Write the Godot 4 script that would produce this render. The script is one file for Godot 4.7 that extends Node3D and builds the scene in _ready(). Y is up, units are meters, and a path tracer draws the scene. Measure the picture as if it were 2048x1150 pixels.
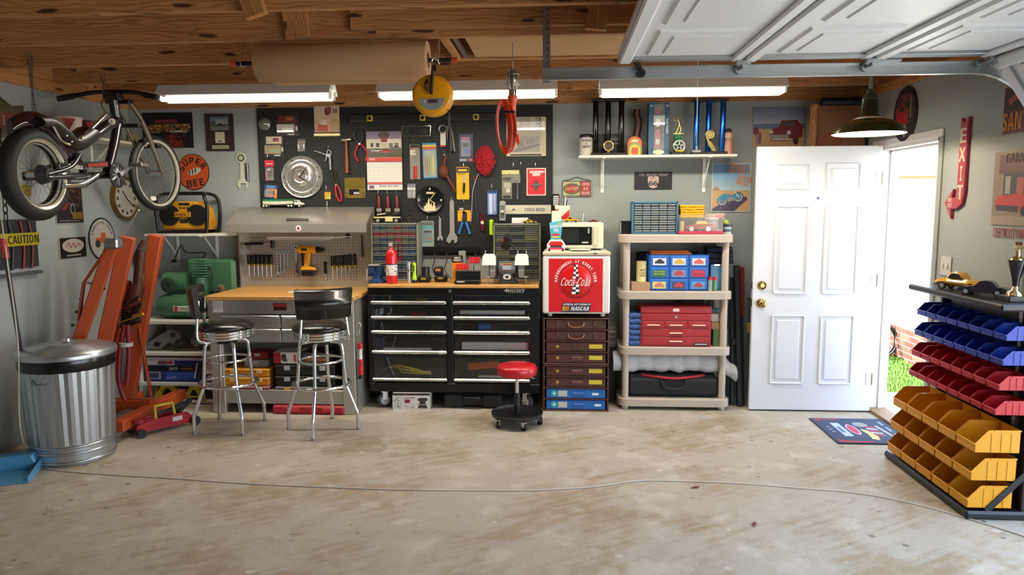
extends Node3D
# A home garage seen across its floor: workbench, tool chest and pegboard along the back wall.
# x runs right, y up, z from the back wall (z = 0) towards the camera; metres.

class MB:
	var v := PackedVector3Array()
	var n := PackedVector3Array()
	var uv := PackedVector2Array()
	var x := Transform3D()
	func at(p: Vector3, rot := Vector3.ZERO) -> MB:
		x = Transform3D(Basis.from_euler(rot), p)
		return self
	func tri(a: Vector3, b: Vector3, c: Vector3, na: Vector3, nb: Vector3, nc: Vector3, ua := Vector2.ZERO, ub := Vector2.ZERO, uc := Vector2.ZERO) -> void:
		a = x * a; b = x * b; c = x * c
		na = x.basis * na; nb = x.basis * nb; nc = x.basis * nc
		if (b - a).cross(c - a).dot(na + nb + nc) > 0.0:
			v.append_array(PackedVector3Array([a, c, b])); n.append_array(PackedVector3Array([na, nc, nb])); uv.append_array(PackedVector2Array([ua, uc, ub]))
		else:
			v.append_array(PackedVector3Array([a, b, c])); n.append_array(PackedVector3Array([na, nb, nc])); uv.append_array(PackedVector2Array([ua, ub, uc]))
	func quad(a: Vector3, b: Vector3, c: Vector3, d: Vector3, m: Vector3, u := [Vector2(0, 1), Vector2(1, 1), Vector2(1, 0), Vector2(0, 0)]) -> MB:
		tri(a, b, c, m, m, m, u[0], u[1], u[2])
		tri(a, c, d, m, m, m, u[0], u[2], u[3])
		return self
	func face(w: float, h: float, z := 0.0) -> MB:
		return quad(Vector3(-w / 2, -h / 2, z), Vector3(w / 2, -h / 2, z), Vector3(w / 2, h / 2, z), Vector3(-w / 2, h / 2, z), Vector3(0, 0, 1))
	# box with its centre at c; k chamfers the edges; texture runs along the longest side in metres
	func box(c: Vector3, s: Vector3, k := 0.0) -> MB:
		var h := s / 2
		var ux := Vector2(c.x + c.z * 3.1, c.y + c.z)
		for ax in 3:
			for sg in [-1.0, 1.0]:
				var m := Vector3.ZERO; m[ax] = sg
				var i := (ax + 1) % 3
				var j := (ax + 2) % 3
				if s[i] < s[j]:
					var t := i; i = j; j = t
				var p := []
				var u := []
				for q in [[-1, -1], [1, -1], [1, 1], [-1, 1]]:
					var w := Vector3.ZERO
					w[ax] = sg * h[ax]; w[i] = q[0] * (h[i] - k); w[j] = q[1] * (h[j] - k)
					p.append(c + w); u.append(Vector2(w[i], w[j]) + ux)
				quad(p[0], p[1], p[2], p[3], m, u)
		if k > 0.0:
			for ax in 3:
				var i := (ax + 1) % 3
				var j := (ax + 2) % 3
				for si in [-1.0, 1.0]:
					for sj in [-1.0, 1.0]:
						var m := Vector3.ZERO; m[i] = si; m[j] = sj
						m = m.normalized()
						var a := Vector3.ZERO; a[ax] = h[ax] - k; a[i] = si * h[i]; a[j] = sj * (h[j] - k)
						var b := a; b[i] = si * (h[i] - k); b[j] = sj * h[j]
						var a2 := a; a2[ax] = -a[ax]
						var b2 := b; b2[ax] = -b[ax]
						quad(c + a, c + b, c + b2, c + a2, m)
			for sx in [-1.0, 1.0]:
				for sy in [-1.0, 1.0]:
					for sz in [-1.0, 1.0]:
						var e := Vector3(sx, sy, sz)
						var m := e.normalized()
						tri(c + Vector3(sx * h.x, sy * (h.y - k), sz * (h.z - k)), c + Vector3(sx * (h.x - k), sy * h.y, sz * (h.z - k)), c + Vector3(sx * (h.x - k), sy * (h.y - k), sz * h.z), m, m, m)
		return self
	# bar with a rectangular section w x t between two points
	func bar(a: Vector3, b: Vector3, w: float, t: float, k := 0.0, up := Vector3.UP) -> MB:
		var keep := x
		var zz := (b - a).normalized()
		if absf(zz.dot(up)) > 0.98: up = Vector3(1, 0, 0)
		var xx := up.cross(zz).normalized()
		x = keep * Transform3D(Basis(xx, zz.cross(xx), zz), (a + b) / 2)
		box(Vector3.ZERO, Vector3(w, t, a.distance_to(b)), k)
		x = keep
		return self
	func cyl(a: Vector3, b: Vector3, r0: float, r1 := -1.0, seg := 14, caps := true) -> MB:
		if r1 < 0.0: r1 = r0
		var d := (b - a).normalized()
		var s := (Vector3.UP if absf(d.y) < 0.9 else Vector3.RIGHT).cross(d).normalized()
		var t := d.cross(s)
		var slope := (r0 - r1) / maxf(a.distance_to(b), 0.0001)
		for i in seg:
			var e0 := s * cos(TAU * i / seg) + t * sin(TAU * i / seg)
			var e1 := s * cos(TAU * (i + 1) / seg) + t * sin(TAU * (i + 1) / seg)
			var n0 := (e0 + d * slope).normalized()
			var n1 := (e1 + d * slope).normalized()
			var u0 := float(i) / seg
			var u1 := float(i + 1) / seg
			tri(a + e0 * r0, a + e1 * r0, b + e1 * r1, n0, n1, n1, Vector2(u0, 1), Vector2(u1, 1), Vector2(u1, 0))
			if r1 > 0.0: tri(a + e0 * r0, b + e1 * r1, b + e0 * r1, n0, n1, n0, Vector2(u0, 1), Vector2(u1, 0), Vector2(u0, 0))
			if caps:
				tri(a, a + e0 * r0, a + e1 * r0, -d, -d, -d)
				if r1 > 0.0: tri(b, b + e0 * r1, b + e1 * r1, d, d, d)
		return self
	# round tube along a path
	func tube(p: Array, r: float, seg := 8, closed := false, flat := 1.0) -> MB:
		var m := p.size()
		var fr := []
		var up := Vector3(0.13, 0.97, 0.21).normalized()
		for i in m:
			var a: Vector3 = p[(i - 1 + m) % m] if closed or i > 0 else p[0]
			var b: Vector3 = p[(i + 1) % m] if closed or i < m - 1 else p[m - 1]
			var d := (b - a).normalized()
			if i == 0 and absf(d.dot(up)) > 0.9: up = Vector3(0.9, 0.1, 0.42).normalized()
			var s := (up - d * up.dot(d)).normalized()
			up = s
			fr.append([s, d.cross(s)])
		for i in (m if closed else m - 1):
			var j := (i + 1) % m
			for k in seg:
				var c0 := cos(TAU * k / seg) * flat; var s0 := sin(TAU * k / seg)
				var c1 := cos(TAU * (k + 1) / seg) * flat; var s1 := sin(TAU * (k + 1) / seg)
				var a0: Vector3 = fr[i][0] * c0 + fr[i][1] * s0
				var a1: Vector3 = fr[i][0] * c1 + fr[i][1] * s1
				var b0: Vector3 = fr[j][0] * c0 + fr[j][1] * s0
				var b1: Vector3 = fr[j][0] * c1 + fr[j][1] * s1
				tri(p[i] + a0 * r, p[i] + a1 * r, p[j] + b1 * r, a0, a1, b1)
				tri(p[i] + a0 * r, p[j] + b1 * r, p[j] + b0 * r, a0, b1, b0)
		if not closed:
			for e in [0, m - 1]:
				var d: Vector3 = (p[0] - p[1] if e == 0 else p[m - 1] - p[m - 2]).normalized()
				for k in seg:
					tri(p[e], p[e] + (fr[e][0] * cos(TAU * k / seg) * flat + fr[e][1] * sin(TAU * k / seg)) * r, p[e] + (fr[e][0] * cos(TAU * (k + 1) / seg) * flat + fr[e][1] * sin(TAU * (k + 1) / seg)) * r, d, d, d)
		return self
	# profile of (radius, height) turned about y
	func lathe(q: Array, seg := 24) -> MB:
		var nn := []
		for i in q.size() - 1:
			nn.append(Vector2(q[i + 1].y - q[i].y, -(q[i + 1].x - q[i].x)).normalized())
		for i in q.size() - 1:
			var m: Vector2 = nn[i]
			var ma: Vector2 = (m + nn[i - 1]).normalized() if i > 0 and m.dot(nn[i - 1]) > 0.6 else m
			var mb: Vector2 = (m + nn[i + 1]).normalized() if i < nn.size() - 1 and m.dot(nn[i + 1]) > 0.6 else m
			for k in seg:
				var d0 := Vector3(cos(TAU * k / seg), 0, sin(TAU * k / seg))
				var d1 := Vector3(cos(TAU * (k + 1) / seg), 0, sin(TAU * (k + 1) / seg))
				var u := Vector3.UP
				var a: Vector3 = d0 * q[i].x + u * q[i].y
				var b: Vector3 = d1 * q[i].x + u * q[i].y
				var c: Vector3 = d1 * q[i + 1].x + u * q[i + 1].y
				var d: Vector3 = d0 * q[i + 1].x + u * q[i + 1].y
				var k0 := float(k) / seg
				var k1 := float(k + 1) / seg
				if q[i].x > 0.0: tri(a, b, c, d0 * ma.x + u * ma.y, d1 * ma.x + u * ma.y, d1 * mb.x + u * mb.y, Vector2(k0, 1), Vector2(k1, 1), Vector2(k1, 0))
				if q[i + 1].x > 0.0: tri(a, c, d, d0 * ma.x + u * ma.y, d1 * mb.x + u * mb.y, d0 * mb.x + u * mb.y, Vector2(k0, 1), Vector2(k1, 0), Vector2(k0, 0))
		return self
	func ball(c: Vector3, r: Vector3, seg := 14, rings := 8) -> MB:
		for i in rings:
			for k in seg:
				var pts := []
				for e in [[i, k], [i, k + 1], [i + 1, k + 1], [i + 1, k]]:
					var a: float = PI * e[0] / rings - PI / 2
					var b: float = TAU * e[1] / seg
					pts.append(Vector3(cos(a) * cos(b), sin(a), cos(a) * sin(b)))
				var nn := []
				for e in pts: nn.append((e / r).normalized())
				if i > 0: tri(c + pts[0] * r, c + pts[1] * r, c + pts[2] * r, nn[0], nn[1], nn[2])
				if i < rings - 1: tri(c + pts[0] * r, c + pts[2] * r, c + pts[3] * r, nn[0], nn[2], nn[3])
		return self
	# outline in the xy plane given thickness from z0 to z1, chamfer k on the front rim
	func slab(poly: PackedVector2Array, z0: float, z1: float, k := 0.0) -> MB:
		if Geometry2D.is_polygon_clockwise(poly): poly = poly.duplicate(); poly.reverse()
		var m := poly.size()
		var ins := PackedVector2Array()
		var en := []
		for i in m:
			var e := (poly[(i + 1) % m] - poly[i]).normalized()
			en.append(Vector2(e.y, -e.x))
		for i in m:
			var b: Vector2 = (en[i] + en[i - 1]).normalized()
			ins.append(poly[i] - b * k / maxf(0.4, b.dot(en[i])))
		var lo := poly[0]
		var hi := poly[0]
		for p in poly: lo = lo.min(p); hi = hi.max(p)
		var sp := (hi - lo).max(Vector2(0.0001, 0.0001))
		var ix := Geometry2D.triangulate_polygon(poly)
		for t in range(0, ix.size(), 3):
			var u := []
			for o in 3: u.append(Vector2((poly[ix[t + o]].x - lo.x) / sp.x, (hi.y - poly[ix[t + o]].y) / sp.y))
			var f := []
			for o in 3: f.append(ins[ix[t + o]])
			tri(Vector3(f[0].x, f[0].y, z1), Vector3(f[1].x, f[1].y, z1), Vector3(f[2].x, f[2].y, z1), Vector3.BACK, Vector3.BACK, Vector3.BACK, u[0], u[1], u[2])
			for o in 3: f[o] = poly[ix[t + o]]
			tri(Vector3(f[0].x, f[0].y, z0), Vector3(f[1].x, f[1].y, z0), Vector3(f[2].x, f[2].y, z0), Vector3.FORWARD, Vector3.FORWARD, Vector3.FORWARD, u[0], u[1], u[2])
		for i in m:
			var j := (i + 1) % m
			var a: Vector2 = (en[i] + en[i - 1]).normalized() if en[i].dot(en[i - 1]) > 0.75 else en[i]
			var b: Vector2 = (en[i] + en[j]).normalized() if en[i].dot(en[j]) > 0.75 else en[i]
			var na := Vector3(a.x, a.y, 0)
			var nb := Vector3(b.x, b.y, 0)
			var p0 := Vector3(poly[i].x, poly[i].y, z0)
			var p1 := Vector3(poly[j].x, poly[j].y, z0)
			var p2 := Vector3(poly[j].x, poly[j].y, z1 - k)
			var p3 := Vector3(poly[i].x, poly[i].y, z1 - k)
			tri(p0, p1, p2, na, nb, nb); tri(p0, p2, p3, na, nb, na)
			if k > 0.0:
				var q2 := Vector3(ins[j].x, ins[j].y, z1)
				var q3 := Vector3(ins[i].x, ins[i].y, z1)
				na = (na + Vector3.BACK).normalized(); nb = (nb + Vector3.BACK).normalized()
				tri(p3, p2, q2, na, nb, nb); tri(p3, q2, q3, na, nb, na)
		return self
	func mesh() -> ArrayMesh:
		var a := []
		a.resize(Mesh.ARRAY_MAX)
		a[Mesh.ARRAY_VERTEX] = v; a[Mesh.ARRAY_NORMAL] = n; a[Mesh.ARRAY_TEX_UV] = uv
		var o := ArrayMesh.new()
		o.add_surface_from_arrays(Mesh.PRIMITIVE_TRIANGLES, a)
		return o

# a small painter for printed sheets: shapes in fractions of the sheet, y downwards
class Pic:
	var im: Image
	var w: int
	var h: int
	func _init(ww: int, hh: int, c: Color) -> void:
		w = ww; h = hh
		im = Image.create(w, h, false, Image.FORMAT_RGB8)
		im.fill(c)
	func rect(x0: float, y0: float, x1: float, y1: float, c: Color) -> Pic:
		im.fill_rect(Rect2i(int(x0 * w), int(y0 * h), maxi(1, int((x1 - x0) * w)), maxi(1, int((y1 - y0) * h))), c)
		return self
	func oval(cx: float, cy: float, rx: float, ry: float, c: Color) -> Pic:
		for j in range(maxi(0, int((cy - ry) * h)), mini(h, int((cy + ry) * h) + 1)):
			var t := 1.0 - pow((float(j) / h - cy) / ry, 2)
			if t > 0.0:
				var e := sqrt(t) * rx
				var a := clampi(int((cx - e) * w), 0, w)
				im.fill_rect(Rect2i(a, j, clampi(int((cx + e) * w), 0, w) - a, 1), c)
		return self
	func poly(pts: Array, c: Color) -> Pic:
		var lo := 1.0
		var hi := 0.0
		for p in pts: lo = minf(lo, p.y); hi = maxf(hi, p.y)
		for j in range(maxi(0, int(lo * h)), mini(h, int(hi * h) + 1)):
			var y := (j + 0.5) / h
			var xs := []
			for i in pts.size():
				var a: Vector2 = pts[i]
				var b: Vector2 = pts[(i + 1) % pts.size()]
				if (a.y > y) != (b.y > y): xs.append(a.x + (y - a.y) / (b.y - a.y) * (b.x - a.x))
			xs.sort()
			for i in range(0, xs.size() - 1, 2):
				var s := clampi(int(xs[i] * w), 0, w)
				im.fill_rect(Rect2i(s, j, clampi(int(xs[i + 1] * w), 0, w) - s, 1), c)
		return self
	func line(a: Vector2, b: Vector2, t: float, c: Color) -> Pic:
		var d := (b - a).normalized()
		var s := Vector2(-d.y, d.x) * t / 2
		return poly([a + s, b + s, b - s, a - s], c)
	# printed colour that passes from one ink to another down the sheet
	func blend(y0: float, y1: float, a: Color, b: Color) -> Pic:
		for j in range(int(y0 * h), mini(h, int(y1 * h) + 1)):
			im.fill_rect(Rect2i(0, j, w, 1), a.lerp(b, clampf((float(j) / h - y0) / (y1 - y0), 0, 1)))
		return self
	func speck(x0: float, y0: float, x1: float, y1: float, cs: Array, count: int, size: float, sd: int) -> Pic:
		var r := RandomNumberGenerator.new()
		r.seed = sd
		for i in count:
			var q := size * r.randf_range(0.5, 1.3)
			oval(r.randf_range(x0, x1), r.randf_range(y0, y1), q, q * w / h * r.randf_range(0.4, 1.0), cs[r.randi() % cs.size()])
		return self
	# side view of a car standing on y, facing right when f = 1
	func car(cx: float, y: float, l: float, c: Color, f := 1.0, roof := Color(0.1, 0.1, 0.12)) -> Pic:
		var k := float(w) / h
		var q := func(a: float, b: float) -> Vector2: return Vector2(cx + a * l * f, y - b * l * k)
		poly([q.call(-0.22, 0.15), q.call(-0.12, 0.27), q.call(0.12, 0.27), q.call(0.22, 0.15)], roof)
		poly([q.call(-0.5, 0.04), q.call(-0.48, 0.15), q.call(-0.2, 0.18), q.call(0.24, 0.17), q.call(0.47, 0.13), q.call(0.5, 0.04)], c)
		for e in [-0.3, 0.3]:
			oval(cx + e * l, y - 0.05 * l * k, 0.085 * l, 0.085 * l * k, Color(0.05, 0.05, 0.05))
			oval(cx + e * l, y - 0.05 * l * k, 0.04 * l, 0.04 * l * k, Color(0.75, 0.75, 0.75))
		rect(cx - 0.5 * l, y - 0.07 * l * k, cx + 0.5 * l, y - 0.05 * l * k, Color(0.7, 0.7, 0.7))
		return self
	func tex() -> ImageTexture:
		return ImageTexture.create_from_image(im)

func v3(x: float, y: float, z: float) -> Vector3:
	return Vector3(x, y, z)

var mats := {}
var taken := {}
var rng := RandomNumberGenerator.new()

func numbered(called: String) -> String:
	var k: int = taken.get(called, -1) + 1
	taken[called] = k
	return called if k == 0 else "%s_%03d" % [called, k]

# plain material by hex colour, cached
func mat(hex: String, rough := 0.6, metal := 0.0, coat := 0.0) -> StandardMaterial3D:
	var key := "%s %s %s %s" % [hex, rough, metal, coat]
	if not mats.has(key):
		var m := StandardMaterial3D.new()
		m.albedo_color = Color(hex); m.roughness = rough; m.metallic = metal
		if coat > 0.0:
			m.clearcoat_enabled = true; m.clearcoat = coat; m.clearcoat_roughness = 0.08
		mats[key] = m
	return mats[key]

func clear(hex: String, alpha: float) -> StandardMaterial3D:
	var key := "clear %s %s" % [hex, alpha]
	if not mats.has(key):
		var m := StandardMaterial3D.new()
		m.albedo_color = Color(Color(hex), alpha); m.roughness = 0.05
		m.transparency = BaseMaterial3D.TRANSPARENCY_ALPHA
		mats[key] = m
	return mats[key]

func printed(t: Texture2D, rough := 0.5) -> StandardMaterial3D:
	var m := StandardMaterial3D.new()
	m.albedo_texture = t; m.roughness = rough; m.texture_repeat = false
	return m

func noise_tex(freq: float, c0: Color, c1: Color, size := 512, kind := FastNoiseLite.TYPE_SIMPLEX_SMOOTH, oct := 4, seed_ := 1) -> NoiseTexture2D:
	var f := FastNoiseLite.new()
	f.noise_type = kind; f.frequency = freq; f.fractal_octaves = oct; f.seed = seed_
	var g := Gradient.new()
	g.set_color(0, c0); g.set_color(1, c1)
	var t := NoiseTexture2D.new()
	t.width = size; t.height = size; t.seamless = true; t.noise = f; t.color_ramp = g
	return t

func tag(o: Node3D, label: String, category: String, group := "") -> void:
	o.set_meta("label", label); o.set_meta("category", category)
	if group: o.set_meta("group", group)

func thing(called: String, label: String, category: String, at := Vector3.ZERO, turn := 0.0, group := "") -> Node3D:
	var o := Node3D.new()
	o.name = numbered(called); add_child(o)
	o.position = at; o.rotation.y = turn
	tag(o, label, category, group)
	return o

func struct(called: String) -> Node3D:
	var o := Node3D.new()
	o.name = numbered(called); add_child(o)
	o.set_meta("kind", "structure")
	return o

func part(parent: Node3D, called: String, b: Variant, m: Material, at := Vector3.ZERO, rot := Vector3.ZERO) -> MeshInstance3D:
	var o := MeshInstance3D.new()
	o.mesh = b if b is Mesh else b.mesh()
	o.material_override = m; o.name = called; o.position = at; o.rotation = rot
	parent.add_child(o, true)
	return o

# a thing that is one mesh
func single(called: String, b: Variant, m: Material, label: String, category: String, at := Vector3.ZERO, turn := 0.0, group := "") -> MeshInstance3D:
	var o := part(self, numbered(called), b, m, at, v3(0, turn, 0))
	tag(o, label, category, group)
	return o

func copy(o: Node3D, label: String, at: Vector3, turn := 0.0) -> Node3D:
	var c: Node3D = o.duplicate()
	c.name = numbered(String(o.name).rstrip("0123456789").trim_suffix("_")); add_child(c)
	c.position = at; c.rotation.y = turn
	if label: c.set_meta("label", label)
	return c

var faces := {}
func font(called: String, bold := false) -> Font:
	var key := called + str(bold)
	if not faces.has(key):
		var f := SystemFont.new()
		f.font_names = PackedStringArray([called]); f.font_weight = 700 if bold else 400
		faces[key] = f
	return faces[key]

# raised or printed lettering, fitted to a width and a height, facing +z
func words(parent: Node3D, s: String, at: Vector3, w: float, h: float, m: Material, rot := Vector3.ZERO, face := "Droid Sans", slant := 0.0) -> MeshInstance3D:
	var t := TextMesh.new()
	t.text = s; t.font = font(face, face != "Droid Serif"); t.font_size = 24; t.pixel_size = 0.01; t.depth = 0.01; t.curve_step = 2.0
	var o := MeshInstance3D.new()
	o.mesh = t; o.material_override = m; o.name = "lettering"
	var bb := t.get_aabb()
	var sc := v3(w / maxf(bb.size.x, 0.001), h / maxf(bb.size.y, 0.001), 0.06)
	var bs := Basis.from_euler(rot) * Basis(v3(1, 0, 0), v3(slant, 1, 0), v3(0, 0, 1)) * Basis.from_scale(sc)
	o.transform = Transform3D(bs, at - bs * (bb.position + bb.size / 2))
	parent.add_child(o, true)
	return o

func arc_points(c: Vector2, r: Vector2, a0: float, a1: float, k: int) -> PackedVector2Array:
	var p := PackedVector2Array()
	for i in k + 1:
		var a := lerpf(a0, a1, float(i) / k)
		p.append(c + Vector2(cos(a), sin(a)) * r)
	return p

func disc(rx: float, ry: float, k := 40) -> PackedVector2Array:
	var p := arc_points(Vector2.ZERO, Vector2(rx, ry), 0, TAU, k)
	p.remove_at(k)
	return p

func rounded(w: float, h: float, r: float, k := 4) -> PackedVector2Array:
	var p := PackedVector2Array()
	for e in [[1, 1, 0.0], [-1, 1, PI / 2], [-1, -1, PI], [1, -1, PI * 1.5]]:
		p.append_array(arc_points(Vector2(e[0] * (w / 2 - r), e[1] * (h / 2 - r)), Vector2(r, r), e[2], e[2] + PI / 2, k))
	return p

func pts2(a: Array) -> PackedVector2Array:
	var p := PackedVector2Array()
	for i in range(0, a.size(), 2): p.append(Vector2(a[i], a[i + 1]))
	return p

# flat printed sheet with real thickness on a wall; returns the node for lettering
func sheet(called: String, label: String, category: String, at: Vector3, size: Vector2, pic: Texture2D, turn := 0.0, t := 0.004, edge := "d8d4c8", margin := 0.0, gloss := 0.45) -> Node3D:
	var o := thing(called, label, category, at, turn)
	part(o, "backing", MB.new().box(v3(0, 0, t / 2), v3(size.x, size.y, t)), mat(edge, 0.6))
	if pic: part(o, "print", MB.new().face(size.x - margin * 2, size.y - margin * 2, t + 0.0006), printed(pic, gloss))
	return o

func smooth_path(p: Array, k := 6) -> Array:
	var o := []
	for i in p.size() - 1:
		var a: Vector3 = p[maxi(i - 1, 0)]
		var d: Vector3 = p[mini(i + 2, p.size() - 1)]
		for j in k: o.append(p[i].cubic_interpolate(p[i + 1], a, d, float(j) / k))
	o.append(p[p.size() - 1])
	return o

func ring(c: Vector3, ax: Vector3, r: float, k := 24) -> Array:
	var s := (Vector3.UP if absf(ax.y) < 0.9 else Vector3.RIGHT).cross(ax).normalized()
	var t := ax.cross(s).normalized()
	var o := []
	for i in k: o.append(c + (s * cos(TAU * i / k) + t * sin(TAU * i / k)) * r)
	return o


var wood: StandardMaterial3D
var wood_warm: StandardMaterial3D
var chrome: StandardMaterial3D
var steel: StandardMaterial3D
var white: StandardMaterial3D
var black: StandardMaterial3D
var rubber: StandardMaterial3D
var red: StandardMaterial3D
var yellow: StandardMaterial3D
var paint: StandardMaterial3D

func _ready() -> void:
	var cam := Camera3D.new()
	cam.name = "camera"
	cam.fov = 43.26
	cam.transform = Transform3D(Basis.from_euler(v3(deg_to_rad(-6.4755), deg_to_rad(3.7919), 0)) * Basis.from_euler(v3(0, 0, deg_to_rad(-0.25))), v3(0, 1.58, 5.97))
	add_child(cam)
	cam.current = true
	var sky := ProceduralSkyMaterial.new()
	sky.sky_top_color = Color("a2b8d6"); sky.sky_horizon_color = Color("e6ebf2"); sky.ground_bottom_color = Color("8a8a84"); sky.ground_horizon_color = Color("d8dce0")
	sky.sky_energy_multiplier = 2.2; sky.ground_energy_multiplier = 2.2
	var env := Environment.new()
	env.background_mode = Environment.BG_SKY
	env.sky = Sky.new(); env.sky.sky_material = sky
	env.tonemap_mode = Environment.TONE_MAPPER_LINEAR
	env.tonemap_exposure = 1.42
	env.sdfgi_enabled = true; env.ssao_enabled = true; env.ssil_enabled = true
	var we := WorldEnvironment.new()
	we.name = "environment"; we.environment = env
	add_child(we)
	var sun := DirectionalLight3D.new()
	sun.name = "sun"; sun.light_energy = 7.0; sun.light_color = Color("fff4e2"); sun.light_angular_distance = 0.6; sun.shadow_enabled = true
	sun.look_at_from_position(v3(-0.45, 1.0, -0.5), Vector3.ZERO)
	add_child(sun)
	rng.seed = 7
	materials()
	room()
	openings()
	outside()
	overhead()
	bench_corner()
	chest()
	pegboard_things()
	fridge_column()
	shelving()
	back_wall_things()
	left_side()
	bicycle()
	right_side()
	floor_things()

func grain(light: Color, dark: Color, sd: int, knots: int) -> ImageTexture:
	var w := 768
	var h := 192
	var f := FastNoiseLite.new(); f.seed = sd; f.frequency = 0.01; f.fractal_octaves = 3
	var r := RandomNumberGenerator.new(); r.seed = sd
	var kn := []
	for i in knots: kn.append([r.randf() * w, r.randf_range(0.1, 0.9) * h, r.randf_range(5, 11), r.randf_range(-0.5, 0.5)])
	var by := PackedByteArray()
	by.resize(w * h * 3)
	var at := 0
	for y in h:
		for x in w:
			var bend := f.get_noise_2d(x * 0.5, y * 1.2) * 26.0
			var k := 0.0
			for q in kn:
				var dx: float = (x - q[0]) * 0.5
				var dy: float = y - q[1] + dx * q[3]
				var e: float = (dx * dx + dy * dy) / (q[2] * q[2])
				if e < 14.0:
					bend += 16.0 * exp(-e * 0.35)
					k = maxf(k, clampf(1.6 - e * 1.4, 0, 1))
			var g := 0.5 + 0.5 * sin((y + bend) * 0.42)
			g = g * g * 0.55 + 0.3 * (0.5 + f.get_noise_2d(x * 0.8, y * 14.0 + 500.0)) + 0.25 * (f.get_noise_2d(x * 0.15 + 900.0, y * 0.8) + 0.3)
			var c := light.lerp(dark, clampf(g, 0, 1)).lerp(Color("4a2412"), k)
			by[at] = int(c.r * 255); by[at + 1] = int(c.g * 255); by[at + 2] = int(c.b * 255)
			at += 3
	return ImageTexture.create_from_image(Image.create_from_data(w, h, false, Image.FORMAT_RGB8, by))

func noise_bytes(freq: float, sd: int, sz: int, oct := 4) -> PackedByteArray:
	var f := FastNoiseLite.new(); f.seed = sd; f.frequency = freq; f.fractal_octaves = oct; f.noise_type = FastNoiseLite.TYPE_SIMPLEX_SMOOTH
	return f.get_seamless_image(sz, sz).get_data()

func concrete() -> ImageTexture:
	var sz := 1024
	var a := noise_bytes(0.006, 3, sz, 5)
	var b := noise_bytes(0.03, 5, sz, 3)
	var d := noise_bytes(0.012, 9, sz, 4)
	var by := PackedByteArray()
	by.resize(sz * sz * 3)
	var c0 := Color("aaa294"); var c1 := Color("927f62"); var c2 := Color("bdb6a9"); var c3 := Color("6f6a66")
	for y in sz:
		for x in sz:
			var i := y * sz + x
			# brown smudges, broken up by finer ones that run aslant
			var j := ((y * 2 + x) % sz) * sz + (x + y) % sz
			var st := smoothstep(0.42, 0.78, a[i] / 255.0 * 0.5 + b[j] / 255.0 * 0.3 + d[(i * 3) % (sz * sz)] / 255.0 * 0.2)
			var pale := smoothstep(0.56, 0.75, d[i] / 255.0 * 0.7 + b[i] / 255.0 * 0.3)
			var c := c0.lerp(c1, st * 0.8).lerp(c2, pale * 0.6)
			var t := (b[(i * 7) % (sz * sz)] - 128) / 255.0 * 0.05
			by[i * 3] = clampi(int((c.r + t) * 255), 0, 255); by[i * 3 + 1] = clampi(int((c.g + t) * 255), 0, 255); by[i * 3 + 2] = clampi(int((c.b + t) * 255), 0, 255)
	var im := Image.create_from_data(sz, sz, false, Image.FORMAT_RGB8, by)
	var p := Pic.new(4, 4, c3)
	p.im = im; p.w = sz; p.h = sz
	p.speck(0, 0, 1, 1, [c3, Color("857d70"), Color("77705f")], 150, 0.0016, 21)
	p.speck(0.1, 0.1, 0.5, 0.9, [c3], 60, 0.0028, 22)
	p.speck(0, 0, 1, 1, [c2], 60, 0.004, 23)
	return ImageTexture.create_from_image(p.im)

# fine unevenness of a painted or trowelled surface
func relief(m: StandardMaterial3D, freq: float, much: float, scale: float) -> void:
	var t := noise_tex(freq, Color.BLACK, Color.WHITE, 512)
	t.color_ramp = null; t.as_normal_map = true; t.bump_strength = 3.0
	m.normal_enabled = true; m.normal_texture = t; m.normal_scale = much
	m.uv1_triplanar = true; m.uv1_scale = Vector3.ONE * scale

func materials() -> void:
	wood = StandardMaterial3D.new()
	wood.albedo_texture = grain(Color("c28c54"), Color("8e5930"), 4, 7)
	wood.roughness = 0.75; wood.uv1_scale = v3(0.42, 4.4, 1)
	wood_warm = StandardMaterial3D.new()
	wood_warm.albedo_texture = grain(Color("d2a25e"), Color("b47c3a"), 14, 0)
	wood_warm.roughness = 0.4; wood_warm.uv1_scale = v3(0.7, 3.0, 1)
	chrome = mat("dcdedf", 0.1, 0.95)
	steel = mat("c8c6c0", 0.34, 0.7)
	white = mat("e6e4de", 0.45)
	black = mat("101012", 0.35)
	rubber = mat("0e0e0e", 0.65)
	red = mat("c01420", 0.35)
	yellow = mat("e8a80c", 0.4)
	paint = mat("949a97", 0.75)
	relief(paint, 0.06, 0.25, 3.0)

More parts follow.
